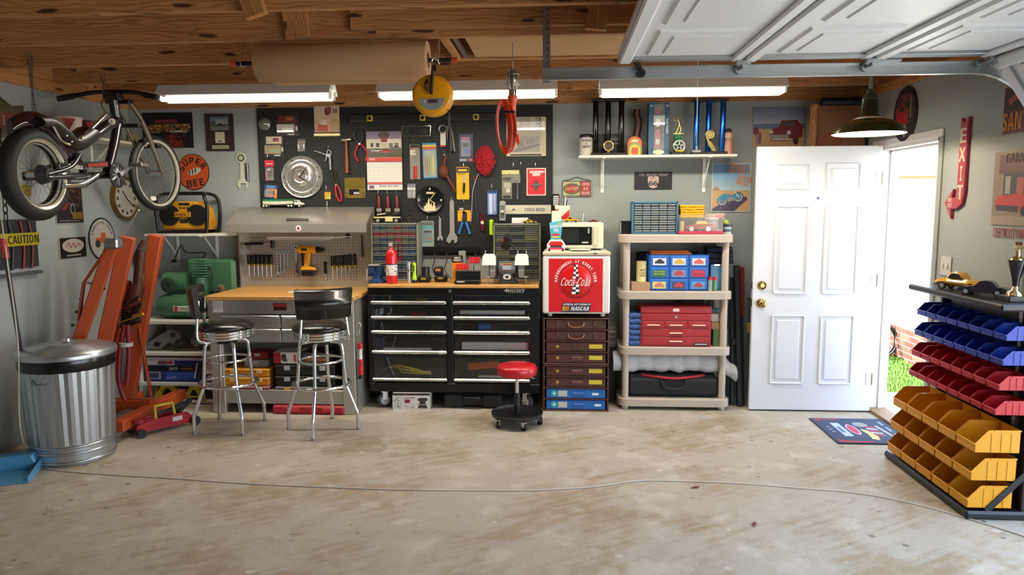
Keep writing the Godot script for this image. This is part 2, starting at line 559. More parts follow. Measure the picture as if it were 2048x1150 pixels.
func room() -> void:
	var fl := struct("floor")
	var cm := StandardMaterial3D.new()
	cm.albedo_texture = concrete(); cm.roughness = 0.55; cm.uv1_triplanar = true; cm.uv1_world_triplanar = true; cm.uv1_scale = v3(0.21, 0.21, 0.21); cm.metallic_specular = 0.4
	relief(cm, 0.03, 0.3, 0.21)
	part(fl, "slab", MB.new().box(v3(-0.6, -0.1, 3.7), v3(6.3, 0.2, 7.7)), cm)
	var wb := struct("wall_back")
	part(wb, "board", MB.new().box(v3(-0.6, 1.2, -0.06), v3(6.3, 2.4, 0.12)), paint)
	var wl := struct("wall_left")
	part(wl, "board", MB.new().box(v3(-3.67, 1.2, 3.8), v3(0.12, 2.4, 7.6)), paint)
	var wf := struct("wall_front")
	part(wf, "board", MB.new().box(v3(-0.6, 1.3, 7.6), v3(6.3, 2.6, 0.12)), paint)
	var wr := struct("wall_right")
	var b := MB.new()
	for e in [[0.0, 0.33, 0.0, 2.4], [0.33, 1.19, 1.99, 2.4], [1.19, 2.28, 0.0, 2.4], [2.28, 7.16, 2.14, 2.4], [7.16, 7.6, 0.0, 2.4]]:
		b.box(v3(2.44, (e[2] + e[3]) / 2, (e[0] + e[1]) / 2), v3(0.12, e[3] - e[2], e[1] - e[0]))
	part(wr, "board", b, paint)
	# exposed top plates
	for e in [[v3(-0.6, 2.425, -0.055), v3(6.3, 0.07, 0.14)], [v3(-3.665, 2.425, 3.8), v3(0.14, 0.07, 7.6)], [v3(2.435, 2.425, 3.8), v3(0.14, 0.07, 7.6)]]:
		var t := struct("trim_%d" % (taken.get("trims", 0) + 1))
		taken["trims"] = taken.get("trims", 0) + 1
		part(t, "plate", MB.new().box(e[0], e[1], 0.003), wood)
	var ce := struct("ceiling")
	var deck := mat("8a6844", 0.8)
	part(ce, "decking", MB.new().box(v3(-0.6, 2.72, 3.75), v3(6.4, 0.05, 7.9)), wood)
	var j := 0
	for z in [0.02, 0.25, 0.86, 1.45, 2.05, 2.64, 3.25, 3.86, 4.47, 5.08, 5.69, 6.3, 6.91, 7.5]:
		j += 1
		part(ce, "joist", MB.new().box(v3(-0.6, 0, j * 0.37), v3(6.4, 0.235, 0.04), 0.003), wood, v3(0, 2.577, z - j * 0.37))
	for e in [[v3(-0.6, 2.6, -0.03), v3(6.3, 0.28, 0.04)], [v3(-3.64, 2.6, 3.8), v3(0.04, 0.28, 7.7)], [v3(2.41, 2.6, 3.8), v3(0.04, 0.28, 7.7)], [v3(-0.6, 2.6, 7.6), v3(6.3, 0.28, 0.04)]]:
		part(ce, "rim_board", MB.new().box(e[0], e[1]), wood)
	# boards lapped over the joists, and nailing blocks
	part(ce, "splice_board", MB.new().box(v3(0.3, 0.03, 0.4), v3(2.6, 0.2, 0.038), 0.003), wood, v3(-0.1, 2.567, 1.69))
	part(ce, "splice_board", MB.new().box(v3(0.7, 0.07, 0.4), v3(3.2, 0.2, 0.038), 0.003), wood, v3(0.1, 2.577, 2.28))
	part(ce, "block", MB.new().box(Vector3.ZERO, v3(0.13, 0.19, 0.04), 0.003), wood, v3(-1.394, 2.552, 2.09), v3(0, 0, 0.12))
	part(ce, "block", MB.new().box(Vector3.ZERO, v3(0.11, 0.2, 0.04), 0.003), wood, v3(0.188, 2.569, 2.11), v3(0, 0, -0.1))
	part(ce, "block", MB.new().box(Vector3.ZERO, v3(0.1, 0.16, 0.04), 0.003), wood, v3(-1.38, 2.5, 2.69), v3(0, 0, 0.3))
	# plywood hatch between two joists
	var hx := -0.62
	part(ce, "hatch_panel", MB.new().box(v3(0.95, 0, 0), v3(1.8, 0.012, 0.52)), mat("b08a5c", 0.7), v3(hx + 0.06, 2.475, 1.75))
	part(ce, "hatch_frame", MB.new().box(Vector3.ZERO, v3(0.04, 0.09, 0.56), 0.003), wood, v3(hx, 2.5, 1.75))
	part(ce, "hatch_frame", MB.new().box(Vector3.ZERO, v3(0.02, 0.03, 0.54), 0.003), mat("5a4632"), v3(hx + 0.05, 2.478, 1.75))


func openings() -> void:
	# service door standing open, parallel to the back wall
	var d := struct("door_1")
	var w := 0.9
	d.position = v3(1.455, 0.012, 0.385)
	var skin := mat("d9dce2", 0.35)
	part(d, "leaf", MB.new().box(v3(w / 2, 0.995, 0.022), v3(w, 1.99, 0.04), 0.003), skin)
	for e in [[0.19, 1.86, 1.68], [0.19, 1.55, 0.9], [0.19, 0.73, 0.21]]:
		for x0 in [0.15, 0.51]:
			var x1: float = x0 + 0.235
			var b := MB.new()
			var m := 0.022
			var y0: float = e[2]
			var y1: float = e[1]
			b.bar(v3(x0, y0, 0.042), v3(x0, y1, 0.042), m, 0.012, 0.005)
			b.bar(v3(x1, y0, 0.042), v3(x1, y1, 0.042), m, 0.012, 0.005)
			b.bar(v3(x0, y0, 0.042), v3(x1, y0, 0.042), m, 0.012, 0.005)
			b.bar(v3(x0, y1, 0.042), v3(x1, y1, 0.042), m, 0.012, 0.005)
			part(d, "panel_moulding", b, skin)
			part(d, "panel", MB.new().at(v3((x0 + x1) / 2, (y0 + y1) / 2, 0)).slab(pts2([-(x1 - x0) / 2 + 0.03, -(y1 - y0) / 2 + 0.03, (x1 - x0) / 2 - 0.03, -(y1 - y0) / 2 + 0.03, (x1 - x0) / 2 - 0.03, (y1 - y0) / 2 - 0.03, -(x1 - x0) / 2 + 0.03, (y1 - y0) / 2 - 0.03]), 0.03, 0.05, 0.008), skin)
	var brass := mat("b89a5a", 0.18, 1.0)
	part(d, "peephole", MB.new().cyl(v3(0.45, 1.61, 0.04), v3(0.45, 1.61, 0.047), 0.009), mat("5a6cb0", 0.2))
	var lk := MB.new().at(v3(0.065, 0.96, 0.042), v3(PI / 2, 0, 0)).lathe([Vector2(0.034, 0), Vector2(0.032, 0.012), Vector2(0.016, 0.016), Vector2(0.015, 0.022), Vector2(0, 0.022)])
	part(d, "deadbolt", lk, brass)
	var kn := MB.new().at(v3(0.06, 0.825, 0.042), v3(PI / 2, 0, 0)).lathe([Vector2(0.034, 0), Vector2(0.03, 0.01), Vector2(0.014, 0.014), Vector2(0.014, 0.03), Vector2(0.028, 0.042), Vector2(0.031, 0.055), Vector2(0.022, 0.068), Vector2(0, 0.07)])
	part(d, "knob", kn, brass)
	for y in [0.96, 0.825]: part(d, "strike_plate", MB.new().box(v3(-0.001, y, 0.022), v3(0.003, 0.055, 0.026)), brass)
	for y in [0.25, 1.0, 1.75]: part(d, "hinge", MB.new().cyl(v3(w + 0.006, y - 0.045, 0.045), v3(w + 0.006, y + 0.045, 0.045), 0.008).box(v3(w - 0.02, y, 0.044), v3(0.04, 0.09, 0.003)), mat("c9c4ba", 0.3, 0.8))
	# its frame in the side wall
	var fr := struct("door_2")
	var fm := mat("dcd9d6", 0.45)
	for z in [0.345, 1.175]: part(fr, "jamb", MB.new().box(v3(2.44, 1.0, z), v3(0.13, 2.0, 0.03), 0.003), fm)
	part(fr, "head", MB.new().box(v3(2.44, 1.985, 0.76), v3(0.13, 0.03, 0.86), 0.003), fm)
	for z in [0.367, 1.153]: part(fr, "stop", MB.new().box(v3(2.455, 1.0, z), v3(0.035, 1.97, 0.014)), fm)
	part(fr, "stop", MB.new().box(v3(2.455, 1.962, 0.76), v3(0.035, 0.014, 0.8)), fm)
	part(fr, "casing", MB.new().box(v3(2.374, 1.0, 1.21), v3(0.014, 2.0, 0.045), 0.004), paint)
	part(fr, "casing", MB.new().box(v3(2.374, 2.02, 0.72), v3(0.014, 0.05, 1.02), 0.004), fm)
	part(fr, "threshold", MB.new().box(v3(2.43, 0.012, 0.76), v3(0.14, 0.024, 0.84), 0.005), mat("8a6f50", 0.6))
	# overhead garage door, rolled up along its tracks
	var g := struct("door_3")
	var tin := mat("d4d7da", 0.42)
	var zinc := mat("aeb2b4", 0.35, 0.9)
	var z0 := 2.27
	var z1 := 7.1
	var runs := [[Vector2(0.28, 2.275), Vector2(0.88, 2.275)], [Vector2(0.885, 2.275), Vector2(1.49, 2.275)], [Vector2(1.495, 2.275), Vector2(2.05, 2.275)], [Vector2(2.055, 2.27), Vector2(2.33, 1.86)]]
	for k in runs.size():
		var a: Vector2 = runs[k][0]
		var e: Vector2 = runs[k][1]
		var l := a.distance_to(e)
		var s := Node3D.new()
		s.name = "section"; g.add_child(s, true)
		s.position = v3((a.x + e.x) / 2, (a.y + e.y) / 2, 0); s.rotation.z = (e - a).angle()
		part(s, "skin", MB.new().box(v3(0, 0.03, (z0 + z1) / 2), v3(l, 0.03, z1 - z0), 0.003), tin)
		part(s, "end_stile", MB.new().box(v3(0, 0.008, z0 + 0.035), v3(l, 0.016, 0.07), 0.003), zinc)
		part(s, "strut", MB.new().box(v3(-l / 2 + 0.035, 0.004, (z0 + z1) / 2), v3(0.06, 0.024, z1 - z0), 0.008), tin)
		part(s, "strut", MB.new().box(v3(l / 2 - 0.03, 0.006, (z0 + z1) / 2), v3(0.05, 0.02, z1 - z0), 0.006), tin)
		for i in 8:
			var zc := z0 + 0.37 + i * 0.585
			part(s, "embossed_panel", MB.new().at(v3(0.01, 0.016, zc), v3(PI / 2, 0, 0)).slab(pts2([-0.19, -0.24, 0.19, -0.24, 0.19, 0.24, -0.19, 0.24]), -0.012, 0.012, 0.011).slab(pts2([-0.12, -0.17, 0.12, -0.17, 0.12, 0.17, -0.12, 0.17]), 0.0, 0.018, 0.005), tin)
		if k > 0:
			part(s, "roller_hinge", MB.new().box(v3(-l / 2, -0.012, z0 + 0.02), v3(0.07, 0.022, 0.03), 0.004).cyl(v3(-l / 2, -0.03, z0 - 0.07), v3(-l / 2, -0.03, z0 + 0.03), 0.008).cyl(v3(-l / 2, -0.03, z0 - 0.075), v3(-l / 2, -0.03, z0 - 0.05), 0.024), zinc)
	part(g, "roller_bracket", MB.new().bar(v3(0.36, 2.29, 2.285), v3(0.4, 2.235, 2.24), 0.03, 0.005).cyl(v3(0.4, 2.23, 2.2), v3(0.4, 2.23, 2.24), 0.022), black)
	for sd in [2.2, 7.15]:
		var tr := MB.new()
		var path := [v3(-0.09, 2.235, sd)]
		path.append(v3(2.0, 2.235, sd))
		for i in 9: path.append(v3(2.0 + 0.34 * sin(PI / 2 * i / 8), 1.895 + 0.34 * cos(PI / 2 * i / 8), sd))
		path.append(v3(2.34, 0.02, sd))
		for i in path.size() - 1:
			tr.bar(path[i], path[i + 1], 0.004, 0.06)
			var q: Vector3 = (path[i + 1] - path[i]).normalized()
			var up := v3(-q.y, q.x, 0) * 0.028
			tr.bar(path[i] + up + v3(0, 0, 0.012), path[i + 1] + up + v3(0, 0, 0.012), 0.026, 0.004)
			tr.bar(path[i] - up + v3(0, 0, 0.012), path[i + 1] - up + v3(0, 0, 0.012), 0.026, 0.004)
		part(g, "track", tr, zinc)
	var hb := MB.new().box(v3(0, 0, 0), v3(0.038, 0.5, 0.003)).box(v3(-0.018, 0, -0.016), v3(0.003, 0.5, 0.032))
	var hang := part(g, "hanger_angle", hb, mat("8f9396", 0.4, 0.9), v3(-0.07, 2.45, 2.19))
	for i in 14: part(hang, "hole", MB.new().cyl(v3(0.004, -0.22 + i * 0.033, 0.001), v3(0.004, -0.22 + i * 0.033, 0.0025), 0.0045, -1, 8), black)
	part(g, "track_bracket", MB.new().box(Vector3.ZERO, v3(0.1, 0.03, 0.06), 0.004), zinc, v3(1.6, 2.28, 2.22))

func outside() -> void:
	var far := struct("ground")
	part(far, "earth", MB.new().box(v3(14, -0.33, -4), v3(46, 0.2, 60)), mat("c9c5b9", 0.9))
	part(far, "lawn_soil", MB.new().box(v3(3.3, -0.235, -2.95), v3(1.4, 0.03, 4.45)), mat("48661f", 0.9))
	part(far, "driveway", MB.new().box(v3(9.5, -0.13, 5.6), v3(14, 0.22, 9.0)), mat("b9b4a8", 0.85))
	# pale timber landing outside the service door
	var dk := struct("path")
	for i in 11:
		part(dk, "plank", MB.new().box(v3(0, 0, 0), v3(0.118, 0.03, 2.0), 0.003), mat(["cfc4b2", "d6ccbc", "c6baa6"][i % 3], 0.7), v3(2.57 + i * 0.124, -0.15, 0.28))
	# lawn
	var gm := MultiMesh.new()
	gm.transform_format = MultiMesh.TRANSFORM_3D
	var bl := MB.new()
	for i in 3:
		var a := i * 2.1
		var q := v3(cos(a), 0, sin(a))
		bl.tri(q * 0.006 - v3(q.z, 0, -q.x) * 0.004, q * 0.006 + v3(q.z, 0, -q.x) * 0.004, q * 0.014 + v3(0, 0.042, 0), Vector3.UP, Vector3.UP, Vector3.UP)
	gm.mesh = bl.mesh()
	var gc := 20000
	gm.instance_count = gc
	for i in gc:
		var p := v3(rng.randf_range(2.6, 3.9), -0.222, rng.randf_range(-5.2, -0.74))
		gm.set_instance_transform(i, Transform3D(Basis.from_euler(v3(0, rng.randf() * TAU, 0)).scaled(Vector3.ONE * rng.randf_range(0.7, 1.5)), p))
	var go := MultiMeshInstance3D.new()
	go.name = "lawn_grass"; go.multimesh = gm; go.material_override = mat("4c7a1c", 0.7)
	tag(go, "bright green lawn grass growing outside the open white door", "grass")
	go.set_meta("kind", "stuff")
	add_child(go)
	# low brick wall
	var bw := thing("brick_wall", "low red brick wall beside the lawn outside the open door", "wall", v3(3.9, -0.23, -2.3))
	part(bw, "mortar", MB.new().box(v3(0.06, 0.2, 0), v3(0.1, 0.4, 2.6)), mat("cfc8bc", 0.9))
	var bm := []
	for k in 4: bm.append(MB.new().box(Vector3.ZERO, v3(0.1, 0.058, 0.2), 0.004).mesh())
	for c in 6:
		for i in 12:
			part(bw, "brick", bm[(c + i) % 4], mat(["7a4030", "8a4c38", "6e382a", "945a44"][(c * 5 + i * 3) % 4], 0.85), v3(0.055, 0.035 + c * 0.067, -1.18 + i * 0.212 + (0.1 if c % 2 else 0.0)))
	var hose := MB.new()
	for k in 5: hose.tube(ring(v3(0.0, 0, -0.03 + k * 0.018), v3(0.25, 0.08, 1).normalized(), 0.2 - 0.012 * (k % 3), 28), 0.011, 7, true)
	single("garden_hose", hose, mat("2a2c30", 0.5), "coiled dark garden hose hanging against the low brick wall outside", "hose", v3(3.74, 0.0, -2.62))
	# neighbouring house
	var h := thing("house", "white house with a brown eave board and one window, beyond the lawn", "house", v3(9.0, -0.3, -13.0))
	var sid := mat("eeeae2", 0.8)
	for i in 15: part(h, "siding_board", MB.new().box(v3(0, 0.09 + i * 0.168, 0.0), v3(9, 0.165, 0.05), 0.012), sid, v3(0, 0, 0.004 * (i % 2)))
	part(h, "fascia", MB.new().box(v3(0, 2.56, 0.32), v3(9.6, 0.14, 0.04)), mat("8c744c", 0.7))
	part(h, "soffit", MB.new().box(v3(0, 2.5, 0.15), v3(9.6, 0.03, 0.36)), mat("b89c74", 0.7))
	part(h, "gutter", MB.new().box(v3(0, 2.84, 0.4), v3(9.6, 0.06, 0.08), 0.02), mat("b4b6b8", 0.5))
	part(h, "roof", MB.new().at(v3(0, 2.62, 0.4), v3(-1.1, 0, 0)).box(v3(0, 1.7, 0), v3(9.8, 3.6, 0.06)), mat("e6e6e6", 0.7))
	var wn := part(h, "window", MB.new().box(v3(0, 0, 0.05), v3(0.5, 1.0, 0.06), 0.01), white, v3(0.053, 1.35, 0))
	for y in [-0.23, 0.23]: part(wn, "pane", MB.new().box(v3(0, y, 0.085), v3(0.4, 0.4, 0.01)), mat("a9b0b8", 0.2))

func tube_light(at: Vector3, label: String) -> void:
	var o := thing("fluorescent_light", label, "light", at, 0.0, "fluorescent shop lights under the joists")
	var hood := mat("d9dcd8", 0.5)
	var prof := pts2([-0.1, 0.03, -0.05, 0.1, 0.05, 0.1, 0.1, 0.03, 0.097, 0.026, 0.046, 0.094, -0.046, 0.094, -0.097, 0.026])
	part(o, "hood", MB.new().at(Vector3.ZERO, v3(0, PI / 2, 0)).slab(prof, -0.61, 0.61), hood)
	part(o, "ballast_channel", MB.new().box(v3(0, 0.075, 0), v3(1.2, 0.035, 0.06), 0.004), hood)
	var glow := StandardMaterial3D.new()
	glow.albedo_color = Color("f4f4f0"); glow.emission_enabled = true; glow.emission = Color("fff6e4"); glow.emission_energy_multiplier = 2.2
	for z in [-0.045, 0.045]:
		part(o, "tube", MB.new().cyl(v3(-0.59, 0.008, z), v3(0.59, 0.008, z), 0.019, -1, 12), glow)
		for x in [-0.6, 0.6]: part(o, "socket", MB.new().box(v3(x, 0.022, z), v3(0.018, 0.055, 0.028), 0.003), white)
	for x in [-0.45, 0.45]: part(o, "chain", MB.new().cyl(v3(x, 0.08, 0), v3(x, 0.165, -0.085), 0.003, -1, 6), steel)
	var l := AreaLight3D.new()
	l.name = "lamp"; l.area_size = Vector2(1.15, 0.12); l.light_energy = 1.7; l.light_color = Color("fff6e4"); l.area_range = 12.0; l.area_attenuation = 2.0
	l.shadow_enabled = true
	l.position = v3(0, -0.03, 0); l.rotation.x = -PI / 2
	o.add_child(l)

func overhead() -> void:
	tube_light(v3(-2.17, 2.315, 0.95), "fluorescent shop light hanging by the bicycle handlebar, behind the paper roll")
	tube_light(v3(-0.63, 2.315, 0.95), "fluorescent shop light hanging behind the yellow cord reel")
	tube_light(v3(0.87, 2.312, 0.95), "fluorescent shop light hanging over the trophy shelf")
	# green enamel pendant
	var p := thing("pendant_lamp", "dark green enamel barn pendant lamp hanging before the open white door", "lamp", v3(1.835, 1.993, 1.44))
	var green := mat("1c2a18", 0.2, 0.0, 0.6)
	part(p, "shade", MB.new().lathe([Vector2(0.045, 0.2), Vector2(0.052, 0.11), Vector2(0.075, 0.09), Vector2(0.14, 0.07), Vector2(0.185, 0.04), Vector2(0.2, 0.006), Vector2(0.205, 0.0)], 40), green)
	part(p, "lining", MB.new().lathe([Vector2(0.05, 0.105), Vector2(0.138, 0.064), Vector2(0.18, 0.036), Vector2(0.197, 0.004), Vector2(0.204, -0.001)], 40), mat("f2efe6", 0.4))
	part(p, "neck", MB.new().lathe([Vector2(0.0, 0.26), Vector2(0.022, 0.26), Vector2(0.024, 0.235), Vector2(0.04, 0.225), Vector2(0.046, 0.2)]), mat("39402c", 0.5))
	part(p, "conduit", MB.new().cyl(v3(0, 0.255, 0), v3(0, 0.45, 0), 0.011), mat("8d8f8c", 0.4, 0.6))
	var bg := StandardMaterial3D.new()
	bg.albedo_color = Color("fff6e0"); bg.emission_enabled = true; bg.emission = Color("ffeccb"); bg.emission_energy_multiplier = 6.0
	part(p, "bulb", MB.new().ball(v3(0, 0.045, 0), v3(0.034, 0.042, 0.034)), bg)
	var l := OmniLight3D.new()
	l.name = "lamp"; l.light_energy = 0.3; l.light_color = Color("ffe9c8"); l.light_size = 0.03; l.omni_range = 12.0; l.omni_attenuation = 2.0; l.shadow_enabled = true
	l.position = v3(0, 0.045, 0)
	p.add_child(l)
	# roll of kraft paper on a pipe
	var k := thing("kraft_paper_roll", "large brown kraft paper roll on a pipe hung under the joists", "paper roll", v3(-1.16, 2.345, 2.05))
	var kraft := mat("b48e66", 0.85)
	part(k, "roll", MB.new().at(Vector3.ZERO, v3(0, 0, PI / 2)).lathe([Vector2(0.035, -0.46), Vector2(0.098, -0.46), Vector2(0.1, -0.457), Vector2(0.1, 0.457), Vector2(0.098, 0.46), Vector2(0.035, 0.46)], 36), kraft)
	var tail := MB.new()
	for i in 5:
		var a0 := -PI / 2 - 0.35 * i
		var r0 := 0.101 + 0.012 * i
		var r1 := 0.101 + 0.012 * (i + 1)
		var q0 := v3(0, sin(a0) * r0, cos(a0) * r0)
		var q1 := v3(0, sin(a0 - 0.35) * r1, cos(a0 - 0.35) * r1)
		tail.quad(q0 + v3(-0.38, 0, 0), q0 + v3(0.42, 0, 0), q1 + v3(0.36 - i * 0.03, -0.01 * i, 0), q1 + v3(-0.38, -0.01 * i, 0), v3(0, sin(a0), cos(a0)))
	part(k, "loose_end", tail, kraft)
	part(k, "core", MB.new().cyl(v3(0.458, 0, 0), v3(0.462, 0, 0), 0.04), mat("6a4a30", 0.9))
	part(k, "pipe", MB.new().cyl(v3(-0.6, 0, 0), v3(0.6, 0, 0), 0.012), black)
	for x in [-0.6, 0.6]: part(k, "pipe_cap", MB.new().cyl(v3(x - 0.016, 0, 0), v3(x + 0.016, 0, 0), 0.0145), mat("c8452c", 0.5))
	for x in [-0.55, 0.52]: part(k, "hook", MB.new().tube(smooth_path([v3(x, 0.11, 0), v3(x, 0.04, 0), v3(x - 0.004, 0.0, 0.02), v3(x, -0.02, 0.004), v3(x + 0.006, 0.0, -0.018), v3(x + 0.006, 0.012, -0.016)]), 0.003, 6), chrome)
	# yellow cord reel
	var c := thing("cord_reel", "yellow round cord reel with a black hanging bracket below the joists", "cord reel", v3(-0.648, 2.135, 2.22))
	part(c, "housing", MB.new().at(Vector3.ZERO, v3(PI / 2, 0, 0)).lathe([Vector2(0, -0.04), Vector2(0.09, -0.04), Vector2(0.104, -0.025), Vector2(0.104, 0.02), Vector2(0.096, 0.038), Vector2(0.085, 0.042), Vector2(0, 0.042)], 44), mat("e09a10", 0.35))
	part(c, "label_plate", MB.new().slab(arc_points(Vector2(0, -0.018), Vector2(0.066, 0.058), PI, TAU, 18), 0.038, 0.0445, 0.001), mat("8d949a", 0.4))
	part(c, "label_patch", MB.new().box(v3(0.006, -0.032, 0.045), v3(0.05, 0.018, 0.001)), mat("5a3038"))
	words(c, "A", v3(-0.034, -0.032, 0.0455), 0.012, 0.016, white)
	part(c, "bracket", MB.new().bar(v3(0.0, 0.0, 0.05), v3(0.012, 0.14, 0.05), 0.034, 0.012, 0.003).box(v3(0.018, 0.13, 0.05), v3(0.02, 0.03, 0.016), 0.003), black)
	part(c, "hook", MB.new().tube(smooth_path([v3(0.012, 0.13, 0.05), v3(0.004, 0.16, 0.05), v3(0.016, 0.178, 0.05), v3(0.034, 0.168, 0.05)]), 0.005, 7).cyl(v3(0.016, 0.176, 0.05), v3(0.02, 0.31, -0.12), 0.003, -1, 6), chrome)
	part(c, "handle", MB.new().tube(smooth_path([v3(-0.02, 0.075, 0.044), v3(-0.026, 0.05, 0.062), v3(-0.024, 0.02, 0.05)]), 0.006, 7), black)
	part(c, "cord", MB.new().tube(smooth_path([v3(0.07, -0.07, 0.0), v3(0.085, -0.1, 0.02), v3(0.08, -0.3, -0.01), v3(0.075, -0.24, 0.0), v3(0.08, -0.13, 0.0)]), 0.004, 6), black)
	# orange trouble light with its cord
	var d := thing("trouble_light", "orange hand lamp with wire cage and coiled orange cord hung from the joist", "work light", v3(-0.277, 1.85, 2.07))
	var orange := mat("e0461c", 0.4)
	part(d, "handle", MB.new().at(v3(0.02, 0.1, 0), v3(0, 0, -0.03)).lathe([Vector2(0.0, 0.0), Vector2(0.017, 0.002), Vector2(0.019, 0.03), Vector2(0.02, 0.17), Vector2(0.026, 0.18), Vector2(0.026, 0.2), Vector2(0.018, 0.205), Vector2(0, 0.205)], 18), orange)
	part(d, "collar", MB.new().cyl(v3(0.026, 0.302, 0), v3(0.027, 0.338, 0), 0.021), chrome)
	var cage := MB.new()
	for i in 9:
		var a := TAU * i / 9
		var q := v3(cos(a), 0, sin(a))
		cage.tube([v3(0.027, 0.335, 0) + q * 0.02, v3(0.027, 0.36, 0) + q * 0.033, v3(0.027, 0.41, 0) + q * 0.035, v3(0.027, 0.435, 0) + q * 0.018, v3(0.027, 0.44, 0)], 0.0022, 5)
	for y in [0.36, 0.41]: cage.tube(ring(v3(0.027, y, 0), Vector3.UP, 0.0345, 18), 0.0022, 5, true)
	part(d, "cage", cage, steel)
	part(d, "reflector", MB.new().at(v3(0.027, 0.345, 0)).lathe([Vector2(0.012, 0), Vector2(0.028, 0.02), Vector2(0.03, 0.07), Vector2(0.012, 0.09)], 16), mat("8c847a", 0.3, 0.8))
	part(d, "hook", MB.new().tube(smooth_path([v3(0.027, 0.435, 0), v3(0.027, 0.5, 0.0), v3(0.027, 0.58, -0.02)]), 0.003, 6), steel)
	var cd := MB.new()
	for i in 7:
		var pts := []
		for q in 26:
			var a := TAU * q / 26
			pts.append(v3(-0.025 + 0.008 * i * 0.4 + cos(a) * (0.028 + 0.004 * i), 0.14 + sin(a) * (0.115 + 0.006 * ((i * 3) % 5)) + cos(a) * -0.02, 0.01 + 0.008 * (i % 4)))
		cd.tube(pts, 0.0045, 6, true)
	part(d, "cord", cd, orange)
	part(d, "strap", MB.new().box(v3(0.012, 0.215, 0.03), v3(0.06, 0.012, 0.018), 0.003), black)
	part(d, "plug", MB.new().cyl(v3(0.05, 0.1, 0.02), v3(0.06, 0.05, 0.02), 0.012, 0.008), orange)
	# licence plate nailed to the top plate
	var al := thing("licence_plate", "narrow pale licence plate reading ALABAMA on the wooden top plate", "plate", v3(-0.638, 2.416, 0.02))
	part(al, "plate", MB.new().slab(rounded(0.32, 0.12, 0.012), 0, 0.002), mat("8f7440", 0.5, 0.3), v3(0, 0.05, 0))
	words(al, "ALABAMA", v3(0.01, 0.012, 0.003), 0.15, 0.02, mat("4e3a1c"))
	# pull string of the attic ladder
	var st := thing("pull_string", "white pull string with a small white toggle hanging before the trophies", "string", v3(0.769, 1.886, 1.75))
	part(st, "string", MB.new().cyl(v3(0, 0.0, 0), v3(-0.004, 0.584, 0), 0.0022, -1, 6), white)
	part(st, "toggle", MB.new().box(v3(0, -0.006, 0), v3(0.05, 0.012, 0.012), 0.004).cyl(v3(0, 0, 0), v3(0, 0.02, 0), 0.006), white)


# open-and-ring spanner lying in the xy plane, ring end up, centred at 0
func spanner(l: float, w: float, t := 0.006) -> MB:
	var b := MB.new()
	b.box(v3(0, 0, t / 2), v3(w * 0.5, l * 0.78, t), t * 0.25)
	b.slab(pts2([-w * 0.3, -l * 0.34, -w * 0.62, -l * 0.4, -w * 0.6, -l * 0.48, -w * 0.34, -l * 0.5, -w * 0.26, -l * 0.43, 0, -l * 0.41, w * 0.26, -l * 0.43, w * 0.34, -l * 0.5, w * 0.6, -l * 0.48, w * 0.62, -l * 0.4, w * 0.3, -l * 0.34]), -t * 0.2, t * 1.2, t * 0.2)
	b.at(v3(0, l * 0.43, t / 2), v3(PI / 2, 0, 0)).lathe([Vector2(w * 0.34, -t * 0.8), Vector2(w * 0.6, -t * 0.8), Vector2(w * 0.64, 0), Vector2(w * 0.6, t * 0.8), Vector2(w * 0.34, t * 0.8), Vector2(w * 0.34, -t * 0.8)], 18)
	b.x = Transform3D()
	return b

func screwdriver(at: Vector3, l: float, label: String, grip := "111111", band := "b0a020", group := "", r := 0.013) -> void:
	var o := thing("screwdriver", label, "screwdriver", at, 0.0, group)
	part(o, "handle", MB.new().at(v3(0, -l * 0.42, r)).lathe([Vector2(0, l * 0.42), Vector2(r * 0.7, l * 0.418), Vector2(r, l * 0.38), Vector2(r * 0.92, l * 0.2), Vector2(r, l * 0.08), Vector2(r * 0.7, 0)], 12), mat(grip, 0.4))
	part(o, "collar", MB.new().at(v3(0, -l * 0.5, r)).lathe([Vector2(0, 0), Vector2(r * 0.6, 0), Vector2(r * 0.8, l * 0.04), Vector2(r * 0.7, l * 0.08)], 12), mat(band, 0.3))
	part(o, "shaft", MB.new().cyl(v3(0, -l, r), v3(0, -l * 0.5, r), 0.0035, -1, 8), chrome)

